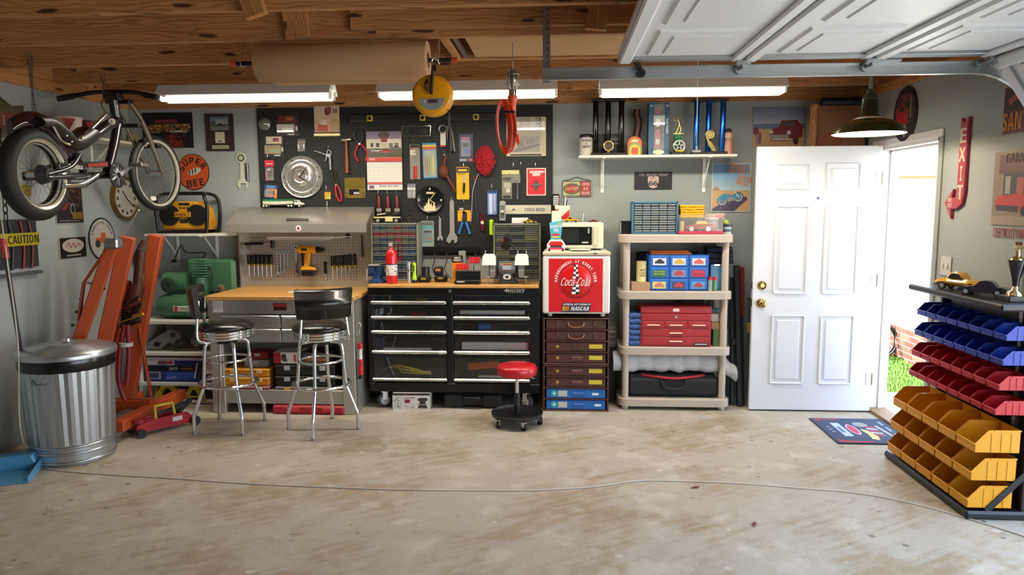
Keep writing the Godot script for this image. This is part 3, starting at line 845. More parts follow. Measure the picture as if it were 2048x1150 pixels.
func stool(at: Vector3, back: float, legs: float, label: String) -> void:
	var o := thing("bar_stool", label, "stool", at)
	var hide := mat("131312", 0.28, 0.0, 0.25)
	part(o, "seat", MB.new().lathe([Vector2(0, 0.782), Vector2(0.1, 0.78), Vector2(0.16, 0.768), Vector2(0.188, 0.748), Vector2(0.193, 0.735), Vector2(0.185, 0.722), Vector2(0, 0.722)], 40), hide)
	var bd := [Vector2(0.0, 0.66), Vector2(0.178, 0.66)]
	for k in 3:
		for q in 4: bd.append(Vector2(0.178 + 0.006 * sin(PI * q / 3.0), 0.662 + k * 0.02 + q * 0.0062))
	bd.append(Vector2(0.178, 0.724))
	part(o, "ribbed_band", MB.new().lathe(bd, 40), chrome)
	part(o, "swivel", MB.new().lathe([Vector2(0, 0.62), Vector2(0.07, 0.62), Vector2(0.08, 0.66)], 20), black)
	for k in 4:
		var a := legs + k * PI / 2
		var q := v3(sin(a), 0, cos(a))
		var pr := [Vector2(0.03, 0.635), Vector2(0.1, 0.635), Vector2(0.135, 0.625), Vector2(0.15, 0.595), Vector2(0.158, 0.5), Vector2(0.172, 0.33), Vector2(0.185, 0.29), Vector2(0.238, 0.15), Vector2(0.247, 0.12), Vector2(0.248, 0.09), Vector2(0.25, 0.014)]
		var pth := []
		for e in pr: pth.append(q * e.x + v3(0, e.y, 0))
		var lg := part(o, "leg", MB.new().tube(smooth_path(pth, 3), 0.0125, 10), chrome)
		part(lg, "foot_cap", MB.new().cyl(q * 0.25, q * 0.25 + v3(0, 0.016, 0), 0.0145), mat("8a8a88", 0.4, 0.5))
	part(o, "foot_ring", MB.new().tube(ring(v3(0, 0.335, 0), Vector3.UP, 0.196, 40), 0.0115, 10, true), chrome)
	part(o, "foot_ring", MB.new().tube(ring(v3(0, 0.505, 0), Vector3.UP, 0.146, 36), 0.0095, 10, true), chrome)
	# curved padded backrest on two tubes
	var bk := MB.new()
	var prof := rounded(0.036, 0.21, 0.017, 5)
	var mm := 14
	var rr := 0.29
	for i in mm:
		var a0 := back + lerpf(-0.66, 0.66, float(i) / mm)
		var a1 := back + lerpf(-0.66, 0.66, float(i + 1) / mm)
		var cc := v3(sin(back), 0, cos(back)) * -0.07
		for j in prof.size():
			var p0 := prof[j]
			var p1 := prof[(j + 1) % prof.size()]
			var e0 := v3(sin(a0), 0, cos(a0))
			var e1 := v3(sin(a1), 0, cos(a1))
			var y := 0.925
			var tilt := 0.12
			var w := func(e: Vector3, p: Vector2) -> Vector3: return cc + e * (rr + p.x + p.y * tilt) + v3(0, y + p.y, 0)
			var m0 := (e0 * p0.x * 6.0 + v3(0, signf(p0.y) * pow(absf(p0.y) / 0.105, 8), 0)).normalized()
			var m1 := (e1 * p1.x * 6.0 + v3(0, signf(p1.y) * pow(absf(p1.y) / 0.105, 8), 0)).normalized()
			var m2 := (e0 * p1.x * 6.0 + v3(0, signf(p1.y) * pow(absf(p1.y) / 0.105, 8), 0)).normalized()
			var m3 := (e1 * p0.x * 6.0 + v3(0, signf(p0.y) * pow(absf(p0.y) / 0.105, 8), 0)).normalized()
			bk.tri(w.call(e0, p0), w.call(e0, p1), w.call(e1, p1), m0, m2, m1)
			bk.tri(w.call(e0, p0), w.call(e1, p1), w.call(e1, p0), m0, m1, m3)
		if i == 0 or i == mm - 1:
			var ae := a0 if i == 0 else a1
			var ee := v3(sin(ae), 0, cos(ae))
			var nn := v3(cos(ae), 0, -sin(ae)) * (-1.0 if i == 0 else 1.0)
			for j in prof.size():
				var p0 := prof[j]
				var p1 := prof[(j + 1) % prof.size()]
				bk.tri(cc + ee * rr + v3(0, 0.925, 0), cc + ee * (rr + p0.x + p0.y * 0.12) + v3(0, 0.925 + p0.y, 0), cc + ee * (rr + p1.x + p1.y * 0.12) + v3(0, 0.925 + p1.y, 0), nn, nn, nn)
	part(o, "backrest", bk, hide)
	for sd in [-1.0, 1.0]:
		var f := v3(sin(back), 0, cos(back))
		var r: Vector3 = v3(f.z, 0, -f.x) * float(sd)
		part(o, "back_tube", MB.new().tube(smooth_path([r * 0.06 + f * 0.04 + v3(0, 0.648, 0), r * 0.155 + f * 0.1 + v3(0, 0.65, 0), r * 0.165 + f * 0.16 + v3(0, 0.67, 0), r * 0.155 + f * 0.165 + v3(0, 0.76, 0), r * 0.14 + f * 0.15 + v3(0, 0.94, 0)], 5), 0.01, 9), chrome)

func case_box(called: String, label: String, category: String, at: Vector3, s: Vector3, body: Material, lid: Material, latches := 2, latch := "9a9a98", group := "") -> Node3D:
	var o := thing(called, label, category, at, 0.0, group)
	part(o, "body", MB.new().box(v3(0, s.y * 0.36, 0), v3(s.x, s.y * 0.72, s.z), 0.004), body)
	part(o, "lid", MB.new().box(v3(0, s.y * 0.86, 0), v3(s.x + 0.006, s.y * 0.28, s.z + 0.006), 0.004), lid)
	for i in latches:
		part(o, "latch", MB.new().box(v3((i - (latches - 1) * 0.5) * s.x * 0.6, s.y * 0.7, s.z / 2 + 0.006), v3(0.045, s.y * 0.42, 0.008), 0.002), mat(latch, 0.5))
	return o

func bench_corner() -> void:
	var o := thing("workbench", "stainless steel workbench with butcher block top, hood and steel pegboard", "workbench", v3(-2.1, 0, 0))
	var ss := StandardMaterial3D.new()
	ss.albedo_color = Color("bab6ac"); ss.metallic = 0.7; ss.roughness = 0.36
	var h := 0.56
	part(o, "worktop", MB.new().box(v3(0, 0.893, 0.375), v3(h * 2 + 0.03, 0.03, 0.68), 0.003), wood_warm)
	part(o, "apron", MB.new().box(v3(0, 0.826, 0.69), v3(h * 2 - 0.02, 0.1, 0.012), 0.002), ss)
	part(o, "corner_plate", MB.new().box(v3(-h + 0.08, 0.83, 0.699), v3(0.075, 0.09, 0.006), 0.001), mat("d4d4cf", 0.4))
	var bd := part(o, "badge", MB.new().box(v3(0.003, 0.828, 0.698), v3(0.1, 0.055, 0.004)), mat("8c1c22", 0.5))
	part(bd, "badge_band", MB.new().box(v3(0.003, 0.817, 0.7005), v3(0.088, 0.022, 0.002)), mat("2a1416", 0.5))
	part(bd, "badge_band", MB.new().box(v3(0.003, 0.838, 0.7005), v3(0.086, 0.016, 0.002)), mat("c8323a", 0.5))
	for sx in [-1.0, 1.0]:
		part(o, "leg_panel", MB.new().box(v3(sx * (h - 0.05), 0.44, 0.665), v3(0.1, 0.876, 0.05), 0.003), ss)
		part(o, "side_panel", MB.new().box(v3(sx * (h - 0.006), 0.44, 0.35), v3(0.012, 0.87, 0.6)), ss)
	part(o, "inner_back", MB.new().box(v3(0, 0.45, 0.06), v3(h * 2 - 0.03, 0.85, 0.01)), ss)
	for sx in [-1.0, 1.0]:
		for y in [0.71, 0.607]:
			var dr := part(o, "drawer", MB.new().box(v3(sx * 0.23, y, 0.675), v3(0.452, 0.094, 0.02), 0.002), ss)
			part(dr, "drawer_lip", MB.new().box(v3(sx * 0.23, y + 0.042, 0.69), v3(0.446, 0.018, 0.022), 0.004), mat("d0d0cc", 0.2, 0.9))
	part(o, "drawer_case", MB.new().box(v3(0, 0.66, 0.36), v3(0.92, 0.22, 0.6)), ss)
	part(o, "lower_shelf", MB.new().box(v3(0, 0.176, 0.37), v3(h * 2 - 0.1, 0.012, 0.58)), ss)
	part(o, "shelf_apron", MB.new().box(v3(0, 0.128, 0.668), v3(h * 2 - 0.2, 0.108, 0.012), 0.002), ss)
	var bb := part(o, "peg_panel", MB.new().box(v3(0, 1.15, 0.035), v3(h * 2 - 0.02, 0.5, 0.012)), ss)
	for sx in [-1.0, 1.0]: part(o, "end_flange", MB.new().box(v3(sx * (h - 0.005), 1.15, 0.07), v3(0.01, 0.5, 0.09)), ss)
	var holes := MB.new()
	for i in 38:
		for j in 15: holes.cyl(v3(-0.482 + i * 0.0254, 0.965 + j * 0.0254, 0.0405), v3(-0.482 + i * 0.0254, 0.965 + j * 0.0254, 0.0418), 0.0038, -1, 6)
	part(bb, "peg_hole", holes, mat("1c1b1a", 0.9)).set_meta("kind", "stuff")
	var hd := part(o, "hood", MB.new().at(v3(0, 0, 0), v3(0, -PI / 2, 0)).slab(pts2([0.03, 1.37, 0.03, 1.57, 0.05, 1.572, 0.3, 1.445, 0.31, 1.438, 0.31, 1.372, 0.3, 1.37, 0.29, 1.385, 0.285, 1.43, 0.05, 1.545]), -h - 0.01, h + 0.01), ss)
	part(hd, "pull_handle", MB.new().at(v3(0, 1.475, 0.265), v3(0.47, 0, 0)).box(Vector3.ZERO, v3(0.18, 0.012, 0.022), 0.004).box(v3(-0.08, -0.014, 0), v3(0.012, 0.02, 0.02)).box(v3(0.08, -0.014, 0), v3(0.012, 0.02, 0.02)), mat("5c5850", 0.3, 0.8))
	part(hd, "round_badge", MB.new().cyl(v3(0.025, 1.405, 0.31), v3(0.025, 1.405, 0.313), 0.022, -1, 20), mat("e8e4e0", 0.4))
	part(hd, "badge_centre", MB.new().cyl(v3(0.025, 1.405, 0.313), v3(0.025, 1.405, 0.3145), 0.012, -1, 16), mat("a03038", 0.4))
	for sy in [1.395, 1.42]: part(hd, "screw", MB.new().cyl(v3(-h + 0.02, sy, 0.31), v3(-h + 0.02, sy, 0.314), 0.004, -1, 8), chrome)
	# strip lamp under the hood
	var sl := thing("strip_lamp", "unlit white strip lamp fixed under the steel hood of the workbench", "lamp", v3(-2.106, 1.327, 0.2))
	part(sl, "housing", MB.new().box(v3(0, 0, 0), v3(0.54, 0.024, 0.05), 0.005), mat("c4c2ba", 0.5))
	part(sl, "diffuser", MB.new().box(v3(0, -0.017, 0.005), v3(0.5, 0.012, 0.034), 0.004), mat("a8a294", 0.4))
	part(sl, "cord", MB.new().tube(smooth_path([v3(0.27, 0, 0), v3(0.32, 0.0, -0.02), v3(0.37, 0.004, -0.06), v3(0.385, -0.004, -0.15)]), 0.004, 6), white)
	single("grommet", MB.new().cyl(Vector3.ZERO, v3(0, 0, 0.006), 0.022, -1, 18), black, "black round cord grommet in the steel pegboard", "grommet", v3(-1.756, 1.332, 0.041))
	var sp := v3(0, 0, 0.042)
	for x in [-2.604,-2.561,-2.526,-2.492,-2.453,-2.415]:
		screwdriver(v3(x, 1.179, 0.044), 0.19, "black-gripped screwdriver in the row below the ball hammer on the steel pegboard", "0d0d0d", "a89a28", "screwdrivers below the ball hammer", 0.015)
	var xs := [-1.891,-1.853,-1.815,-1.781,-1.743,-1.7]
	for i in 6:
		screwdriver(v3(xs[i], 1.167 + 0.004 * i, 0.044), 0.2 + 0.006 * i, "black screwdriver with yellow collar in the row beside the cordless drill", "0d0d0d", "c8b818", "screwdrivers beside the drill", 0.014)
	var hm := thing("ball_hammer", "black handled ball hammer lying along the top of the steel pegboard", "hammer", v3(-2.501, 1.271, 0.06))
	part(hm, "handle", MB.new().tube([v3(-0.13, -0.004, 0), v3(-0.05, 0, 0), v3(0.03, 0, 0)], 0.013, 8), black)
	part(hm, "shaft", MB.new().cyl(v3(0.03, 0, 0), v3(0.1, 0, 0), 0.006, -1, 8), steel)
	part(hm, "head", MB.new().cyl(v3(0.105, -0.04, 0), v3(0.105, 0.012, 0), 0.014).ball(v3(0.105, 0.018, 0), v3(0.015, 0.014, 0.015)), mat("181818", 0.4, 0.5))
	single("round_magnet", MB.new().cyl(Vector3.ZERO, v3(0, 0, 0.014), 0.026, -1, 20), mat("8c8a84", 0.4, 0.4), "grey round magnet stuck under the ball hammer handle", "magnet", v3(-2.6, 1.241, 0.042))
	var wl := [[555, 528, 0.21], [562, 526, 0.2], [569, 523, 0.18], [576, 521, 0.165]]
	var wx := [v3(-2.362, 1.099, 0.05),v3(-2.332, 1.107, 0.05),v3(-2.301, 1.12, 0.05),v3(-2.271, 1.128, 0.05)]
	for i in 4: single("combination_wrench", spanner(wl[i][2], 0.022), chrome, "chrome combination wrench in the graded set on the steel pegboard", "wrench", wx[i], 0.0, "graded wrench set on the steel pegboard")
	single("long_wrench", spanner(0.27, 0.032), chrome, "long chrome ring wrench hanging between the wrench set and the drill", "wrench", v3(-2.198, 1.124, 0.05))
	# cordless drill
	var dl := thing("cordless_drill", "yellow cordless drill with black battery hanging on the steel pegboard", "drill", v3(-2.077, 1.136, 0.09))
	var dy := mat("e09c10", 0.4)
	part(dl, "motor_housing", MB.new().cyl(v3(-0.085, 0.085, 0), v3(0.065, 0.085, 0), 0.032, 0.03, 20).ball(v3(-0.085, 0.085, 0), v3(0.014, 0.031, 0.031)), dy)
	part(dl, "chuck", MB.new().cyl(v3(0.065, 0.085, 0), v3(0.105, 0.085, 0), 0.027, 0.022).cyl(v3(0.105, 0.085, 0), v3(0.135, 0.085, 0), 0.017, 0.01), mat("2a2622", 0.3, 0.6))
	part(dl, "grip", MB.new().slab(pts2([-0.028, 0.06, 0.012, 0.06, 0.004, -0.01, -0.004, -0.05, 0.05, -0.065, 0.055, -0.085, -0.068, -0.085, -0.065, -0.065, -0.04, -0.05, -0.038, 0.0]), -0.022, 0.022, 0.006), dy)
	part(dl, "grip_pad", MB.new().slab(pts2([-0.06, 0.055, -0.03, 0.055, -0.036, -0.045, -0.056, -0.045]), -0.023, 0.024, 0.004), black)
	part(dl, "battery", MB.new().box(v3(-0.006, -0.108, 0), v3(0.11, 0.048, 0.07), 0.008), black)
	part(dl, "label_patch", MB.new().box(v3(-0.03, 0.088, 0.031), v3(0.05, 0.022, 0.004), 0.001), mat("2c2616"))
	var kn := thing("utility_knife", "black and silver utility knife hanging below the drill chuck", "knife", v3(-1.953, 1.07, 0.05))
	part(kn, "handle", MB.new().box(Vector3.ZERO, v3(0.024, 0.1, 0.012), 0.004), black)
	part(kn, "blade", MB.new().box(v3(0.002, -0.075, 0), v3(0.02, 0.05, 0.003)).box(v3(0, 0.07, 0), v3(0.006, 0.05, 0.003)), chrome)
	single("scribing_rod", MB.new().cyl(v3(0, -0.09, 0), v3(0, 0.02, 0), 0.008, -1, 10).cyl(v3(0, 0.02, 0), v3(0, 0.09, 0), 0.006, -1, 10), mat("34322e", 0.4, 0.3), "slim dark rod hanging at the edge of the steel pegboard", "rod", v3(-1.635, 1.25, 0.06))
	single("index_card", MB.new().box(Vector3.ZERO, v3(0.15, 0.002, 0.07)), mat("dcdcd0", 0.8), "white printed card lying on the butcher block worktop", "card", v3(-2.056, 0.909, 0.42), 0.15)
	# cases stored under the bench
	var g := "organiser cases under the workbench"
	var oz := 0.55
	var am := mat("cf8416", 0.45)
	case_box("organiser_case", "lower orange organiser case under the workbench, on the dark red one", "case", v3(-2.398, 0.215, 0.55), v3(0.35, 0.062, 0.24), am, mat("e0a040", 0.4), 2, "d8a860", g)
	case_box("organiser_case", "upper orange organiser case under the workbench, topmost of the orange pair", "case", v3(-2.395, 0.283, 0.55), v3(0.345, 0.06, 0.24), am, mat("d89224", 0.4), 2, "d8a860", g)
	case_box("organiser_case", "dark red organiser case with clear lid under the orange ones", "case", v3(-2.401, 0.143, 0.55), v3(0.35, 0.066, 0.24), mat("861420", 0.4), mat("b4807c", 0.35), 2, "d0c4c0", g)
	case_box("clear_case", "small grey clear plastic case on the upper orange organiser", "case", v3(-2.34, 0.345, 0.52), v3(0.19, 0.055, 0.18), mat("7c7c76", 0.35), mat("8e8e88", 0.35), 1)
	case_box("red_case", "small dark red case lying on the grey clear case", "case", v3(-2.338, 0.401, 0.5), v3(0.16, 0.05, 0.16), mat("8a1820", 0.4), mat("a02830", 0.4), 1)
	case_box("tool_case", "upper black tool case with grey latches under the workbench", "case", v3(-1.938, 0.296, 0.53), v3(0.46, 0.08, 0.26), mat("1c1d1c", 0.5), mat("22231f", 0.5), 2, "a4a49c")
	case_box("tool_case", "lower black tool case with grey latches and a yellow strip", "case", v3(-1.941, 0.212, 0.53), v3(0.46, 0.076, 0.26), mat("1a1b1c", 0.5), mat("262724", 0.5), 2, "a4a49c")
	case_box("tool_case", "grey lidded tool case with yellow latches on the bench's lower shelf", "case", v3(-1.943, 0.14, 0.53), v3(0.46, 0.065, 0.26), mat("1e1f22", 0.5), mat("84847e", 0.5), 2, "dc961c")
	var bx := thing("cardboard_box", "white and red tool box carton under the workbench, on the black tool cases", "carton", v3(-2.082, 0.388, 0.56))
	part(bx, "carton", MB.new().box(v3(0, 0.042, 0), v3(0.2, 0.084, 0.2), 0.002), mat("d8d0cc", 0.6))
	part(bx, "panel", MB.new().face(0.2, 0.084, 0).at(Vector3.ZERO), printed(Pic.new(64, 32, Color("d8d0cc")).rect(0, 0, 0.3, 1, Color("a02024")).oval(0.42, 0.45, 0.1, 0.35, Color("403838")).rect(0.36, 0.6, 0.55, 0.85, Color("5a4a48")).rect(0.8, 0.2, 0.9, 0.9, Color("b04040")).tex()), v3(0, 0.042, 0.1008))
	var hg := thing("cardboard_box", "dark carton printed HEAT GUN under the workbench", "carton", v3(-1.853, 0.39, 0.56))
	part(hg, "carton", MB.new().box(v3(0, 0.042, 0), v3(0.2, 0.084, 0.2), 0.002), mat("423c38", 0.6))
	words(hg, "HEAT GUN", v3(0, 0.03, 0.101), 0.15, 0.026, mat("d0763a", 0.6))
	words(hg, "DUAL TEMP", v3(0.02, 0.062, 0.101), 0.1, 0.012, mat("d8d4cc", 0.6))
	var rc := thing("tool_case", "long low red plastic tool case on the floor under the workbench", "case", v3(-1.911, 0, 0.602))
	part(rc, "body", MB.new().box(v3(0, 0.035, 0), v3(0.56, 0.066, 0.2), 0.012), mat("a01c28", 0.45))
	for x in [-0.12, 0.16]: part(rc, "clasp", MB.new().box(v3(x, 0.04, 0.102), v3(0.1, 0.03, 0.008), 0.002), mat("c03440", 0.45))
	var gg := thing("grease_gun", "red and white grease gun hanging beside the steel workbench", "grease gun", v3(-1.505, 0.427, 0.66))
	part(gg, "barrel", MB.new().cyl(v3(0, -0.0, 0), v3(0, 0.08, 0), 0.014), mat("dcd8d4", 0.4))
	for e in [[0.08, 0.12], [-0.03, 0.0], [-0.12, -0.04]]: part(gg, "grip", MB.new().cyl(v3(0, e[0], 0), v3(0, e[1], 0), 0.02), red)
	part(gg, "nozzle", MB.new().cyl(v3(0, -0.15, 0), v3(0, -0.12, 0), 0.026, 0.012), black)
	single("spring_hook", MB.new().tube(smooth_path([v3(-0.012, 0.05, 0), v3(0.0, 0.06, 0), v3(0.014, 0.045, 0), v3(0.004, 0.01, 0), v3(0, -0.02, 0), v3(-0.012, -0.03, 0), v3(-0.014, -0.01, 0)]), 0.004, 6), chrome, "chrome spring hook hanging above the red and white grease gun", "hook", v3(-1.499, 0.649, 0.7))
	stool(v3(-1.675, 0, 1.055), 0.5, 0.05, "chrome bar stool with black padded backrest turned towards the tool chest")
	stool(v3(-2.36, 0, 1.04), -1.25, 0.75, "chrome bar stool with black padded backrest turned towards the orange hoist")
	compressor_shelf()

func compressor_shelf() -> void:
	var o := thing("shelf_unit", "white wooden shelf unit beside the workbench, carrying the green compressor", "shelf unit", v3(-3.05, 0, 0.24))
	var w := 0.66
	var pw := mat("cfcbc0", 0.55)
	for sx in [-1.0, 1.0]: part(o, "side", MB.new().box(v3(sx * w / 2, 0.335, 0), v3(0.02, 0.67, 0.42), 0.002), pw)
	for y in [0.66, 0.405, 0.16, 0.02]: part(o, "shelf", MB.new().box(v3(0, y, 0), v3(w, 0.024, 0.43), 0.002), pw)
	var c := thing("air_compressor", "green air compressor with tank, finned pump and motor on the white shelf", "compressor", v3(-2.99, 0.672, 0.24))
	var gr := mat("3f6a4c", 0.45)
	part(c, "tank", MB.new().at(v3(0, 0.1, 0.02), v3(0, 0, PI / 2)).lathe([Vector2(0, -0.3), Vector2(0.06, -0.295), Vector2(0.1, -0.25), Vector2(0.105, 0.22), Vector2(0.08, 0.28), Vector2(0, 0.29)], 28), gr)
	part(c, "shroud", MB.new().box(v3(0.1, 0.33, -0.1), v3(0.42, 0.3, 0.06), 0.03), gr)
	part(c, "motor", MB.new().cyl(v3(-0.24, 0.29, 0), v3(-0.04, 0.29, 0), 0.085, -1, 24), gr)
	part(c, "motor_end", MB.new().at(v3(-0.17, 0.28, 0.09), v3(PI / 2, 0, 0)).lathe([Vector2(0.055, 0), Vector2(0.06, 0.012), Vector2(0.04, 0.02), Vector2(0.018, 0.02), Vector2(0.018, 0.012), Vector2(0, 0.012)], 24), mat("26382c", 0.5))
	part(c, "pump", MB.new().cyl(v3(0.08, 0.2, 0.04), v3(0.08, 0.34, 0.04), 0.055, 0.05, 18), gr)
	for i in 7: part(c, "cooling_fin", MB.new().box(v3(0.085, 0.35 + i * 0.022, 0.04), v3(0.115, 0.009, 0.1), 0.003), mat("4a7458", 0.45))
	part(c, "pipe", MB.new().tube(smooth_path([v3(0.14, 0.42, 0.04), v3(0.19, 0.38, 0.06), v3(0.18, 0.28, 0.07), v3(0.2, 0.2, 0.06)]), 0.01, 8), mat("2a3a30", 0.4, 0.3))
	part(c, "regulator", MB.new().cyl(v3(0.25, 0.22, 0.04), v3(0.25, 0.27, 0.06), 0.03, 0.024), mat("8c7a5c", 0.4, 0.5))
	var pl := part(c, "name_plate", MB.new().box(v3(0.0, 0.09, 0.13), v3(0.24, 0.042, 0.01), 0.002), mat("d8d4cc", 0.5))
	part(pl, "plate_stripe", MB.new().box(v3(-0.095, 0.09, 0.1355), v3(0.03, 0.04, 0.002)), mat("a82c30"))
	words(c, "SPEED-", v3(-0.02, 0.09, 0.136), 0.1, 0.024, mat("1a1a1a"), Vector3.ZERO, "Droid Serif")
	part(c, "power_cord", MB.new().tube(smooth_path([v3(-0.04, 0.28, -0.1), v3(0.0, 0.46, -0.12), v3(0.02, 0.52, -0.17), v3(-3.143, 1.196, 0.06) - v3(-2.99, 0.672, 0.24), v3(-3.189, 1.259, 0.05) - v3(-2.99, 0.672, 0.24), v3(-3.264, 1.114, 0.04) - v3(-2.99, 0.672, 0.24)]), 0.005, 6), black)
	# castings on the middle shelf
	var al := mat("8e8c86", 0.5, 0.4)
	for e in [[-3.19, 0.0, "grey cast control arm with a slotted web on the middle white shelf"], [-2.87, 1.0, "grey cast control arm with a round bore on the middle white shelf"]]:
		var a := thing("control_arm", e[2], "car part", v3(e[0], 0.42, 0.33))
		var m := -1.0 if e[1] > 0 else 1.0
		part(a, "web", MB.new().slab(pts2([-0.17 * m, 0.0, -0.17 * m, 0.06, -0.05 * m, 0.13, 0.02 * m, 0.17, 0.1 * m, 0.15, 0.13 * m, 0.06, 0.08 * m, 0.02, 0.02 * m, 0.06, -0.03 * m, 0.03, -0.06 * m, 0.0]), -0.03, 0.02, 0.006), al)
		part(a, "bore", MB.new().cyl(v3(0.055 * m, 0.125, 0.018), v3(0.055 * m, 0.125, 0.03), 0.048 if e[1] > 0 else 0.02, -1, 20), mat("3c3c3a", 0.6) if e[1] < 0.5 else mat("5e6260", 0.4, 0.5))
		part(a, "slot", MB.new().slab(pts2([-0.12 * m, 0.03, -0.1 * m, 0.07, -0.05 * m, 0.06, -0.07 * m, 0.025]), 0.019, 0.0215), mat("1c1c1c", 0.8))
	single("rubber_bushing", MB.new().tube(arc3(v3(0, 0.06, 0), 0.045, 0.3, 3.6), 0.016, 8), rubber, "black curved rubber bushing between the grey control arms", "car part", v3(-3.04, 0.405, 0.4))
	var jb := thing("jack_carton", "blue printed floor jack carton on the lower white shelf", "carton", v3(-3.05, 0.172, 0.28))
	part(jb, "carton", MB.new().box(v3(0, 0.1, 0), v3(0.6, 0.2, 0.28), 0.002), mat("8a7a66", 0.8))
	var pc := Pic.new(256, 96, Color("1c2c68"))
	pc.rect(0, 0, 1, 0.12, Color("b8b4ac")).rect(0.02, 0.13, 0.42, 0.32, Color("d4d0cc")).rect(0.2, 0.15, 0.4, 0.28, Color("b44050")).rect(0.0, 0.36, 0.72, 0.56, Color("15171f")).rect(0.02, 0.6, 0.22, 0.9, Color("a8a0a0")).rect(0.04, 0.64, 0.2, 0.86, Color("30406a")).poly([Vector2(0.3, 0.62), Vector2(0.72, 0.58), Vector2(0.72, 0.86), Vector2(0.27, 0.9)], Color("2c4a9a")).line(Vector2(0.3, 0.86), Vector2(0.44, 0.78), 0.02, Color("dcd8d8")).rect(0.85, 0.24, 0.97, 0.66, Color("e0d8d0")).rect(0.87, 0.72, 0.97, 0.84, Color("e0d8d0")).rect(0.7, 0.2, 0.83, 0.85, Color("20242c")).line(Vector2(0.69, 0.85), Vector2(0.74, 0.2), 0.02, Color("c8ccd8"))
	part(jb, "print", MB.new().face(0.6, 0.2, 0.141), printed(pc.tex()), v3(0, 0.1, 0))
	words(jb, "RGH", v3(-0.15, 0.155, 0.142), 0.075, 0.026, mat("1c2c68"))
	words(jb, "JACK", v3(-0.06, 0.108, 0.142), 0.07, 0.026, white)
	words(jb, "RapidPump", v3(0.05, 0.108, 0.142), 0.1, 0.018, mat("c87838"))
	for e in [[-2.92, 0.4, -0.2, "yellow jack stand with triangular openings on the bottom white shelf"], [-3.2, 0.37, 0.5, "yellow jack stand half hidden behind the orange hoist foot"]]:
		var s := thing("jack_stand", e[3], "jack stand", v3(e[0], 0.033, e[1]), e[2])
		var ym := mat("b09a1c", 0.5)
		for k in 3:
			var q := Node3D.new()
			q.name = "leg"; s.add_child(q, true); q.rotation.y = k * TAU / 3
			part(q, "plate", MB.new().slab(pts2([-0.11, 0, -0.04, 0.115, 0.04, 0.115, 0.11, 0, 0.075, 0, 0.03, 0.02, -0.03, 0.02, -0.075, 0]), 0.05, 0.056), ym)
			part(q, "opening", MB.new().slab(pts2([-0.04, 0.035, -0.012, 0.085, 0.012, 0.085, 0.04, 0.035]), 0.0555, 0.0575), mat("161510", 0.8))
		part(s, "post", MB.new().cyl(v3(0, 0.03, 0), v3(0, 0.122, 0), 0.022), mat("2a2a28", 0.4, 0.5))
	single("blue_jug", MB.new().lathe([Vector2(0, 0), Vector2(0.06, 0), Vector2(0.065, 0.02), Vector2(0.065, 0.09), Vector2(0.03, 0.115), Vector2(0, 0.118)], 18), mat("8fa4ac", 0.35), "pale blue plastic jug on the bottom shelf behind the orange hoist", "jug", v3(-3.3, 0.033, 0.3))

func arc3(c: Vector3, r: float, a0: float, a1: float, k := 14) -> Array:
	var p := []
	for i in k + 1:
		var a := lerpf(a0, a1, float(i) / k)
		p.append(c + v3(cos(a), sin(a), 0) * r)
	return p


func small_drawers(called: String, label: String, at: Vector3, s: Vector3, cols: int, rows: int, body: String, inside: Array, wide := 0) -> Node3D:
	var o := thing(called, label, "parts cabinet", at)
	var bm := mat(body, 0.5)
	var lm := mat("a2a69e", 0.4) if body == "3c6a84" else bm   # the blue cabinet has bare metal drawer edges
	part(o, "case", MB.new().box(v3(0, s.y / 2, -0.004), v3(s.x, s.y, s.z - 0.008), 0.005), bm)
	var fr := MB.new()
	for i in [-1.0, 1.0]:
		fr.box(v3(i * (s.x / 2 - 0.007), s.y / 2, s.z / 2 + 0.004), v3(0.014, s.y, 0.016), 0.003)
		fr.box(v3(0, s.y / 2 + i * (s.y / 2 - 0.007), s.z / 2 + 0.004), v3(s.x, 0.014, 0.016), 0.003)
	part(o, "rim", fr, bm)
	var tot := rows + wide * 1.4
	var ch := (s.y - 0.034) / tot
	var y := s.y - 0.017
	for r in rows + wide:
		var nc := cols if r < rows else cols / 2
		var hh: float = ch if r < rows else ch * 1.4
		var cw := (s.x - 0.034) / nc
		var box := MB.new().box(Vector3.ZERO, v3(cw - 0.007, hh - 0.008, 0.012), 0.002).mesh()
		var lip := MB.new().box(v3(0, hh * 0.5 - 0.007, 0.008), v3(cw - 0.006, 0.006, 0.008), 0.001).box(v3(0, -hh * 0.5 + 0.007, 0.007), v3(cw - 0.006, 0.005, 0.006), 0.001).mesh()
		for c in nc:
			var p := v3(-s.x / 2 + 0.017 + (c + 0.5) * cw, y - hh / 2, s.z / 2 + 0.001)
			var d := part(o, "drawer", box, mat(inside[(c * 7 + r * 5 + c * r) % inside.size()], 0.15), p)
			part(d, "drawer_lip", lip, lm)
		y -= hh
	return o

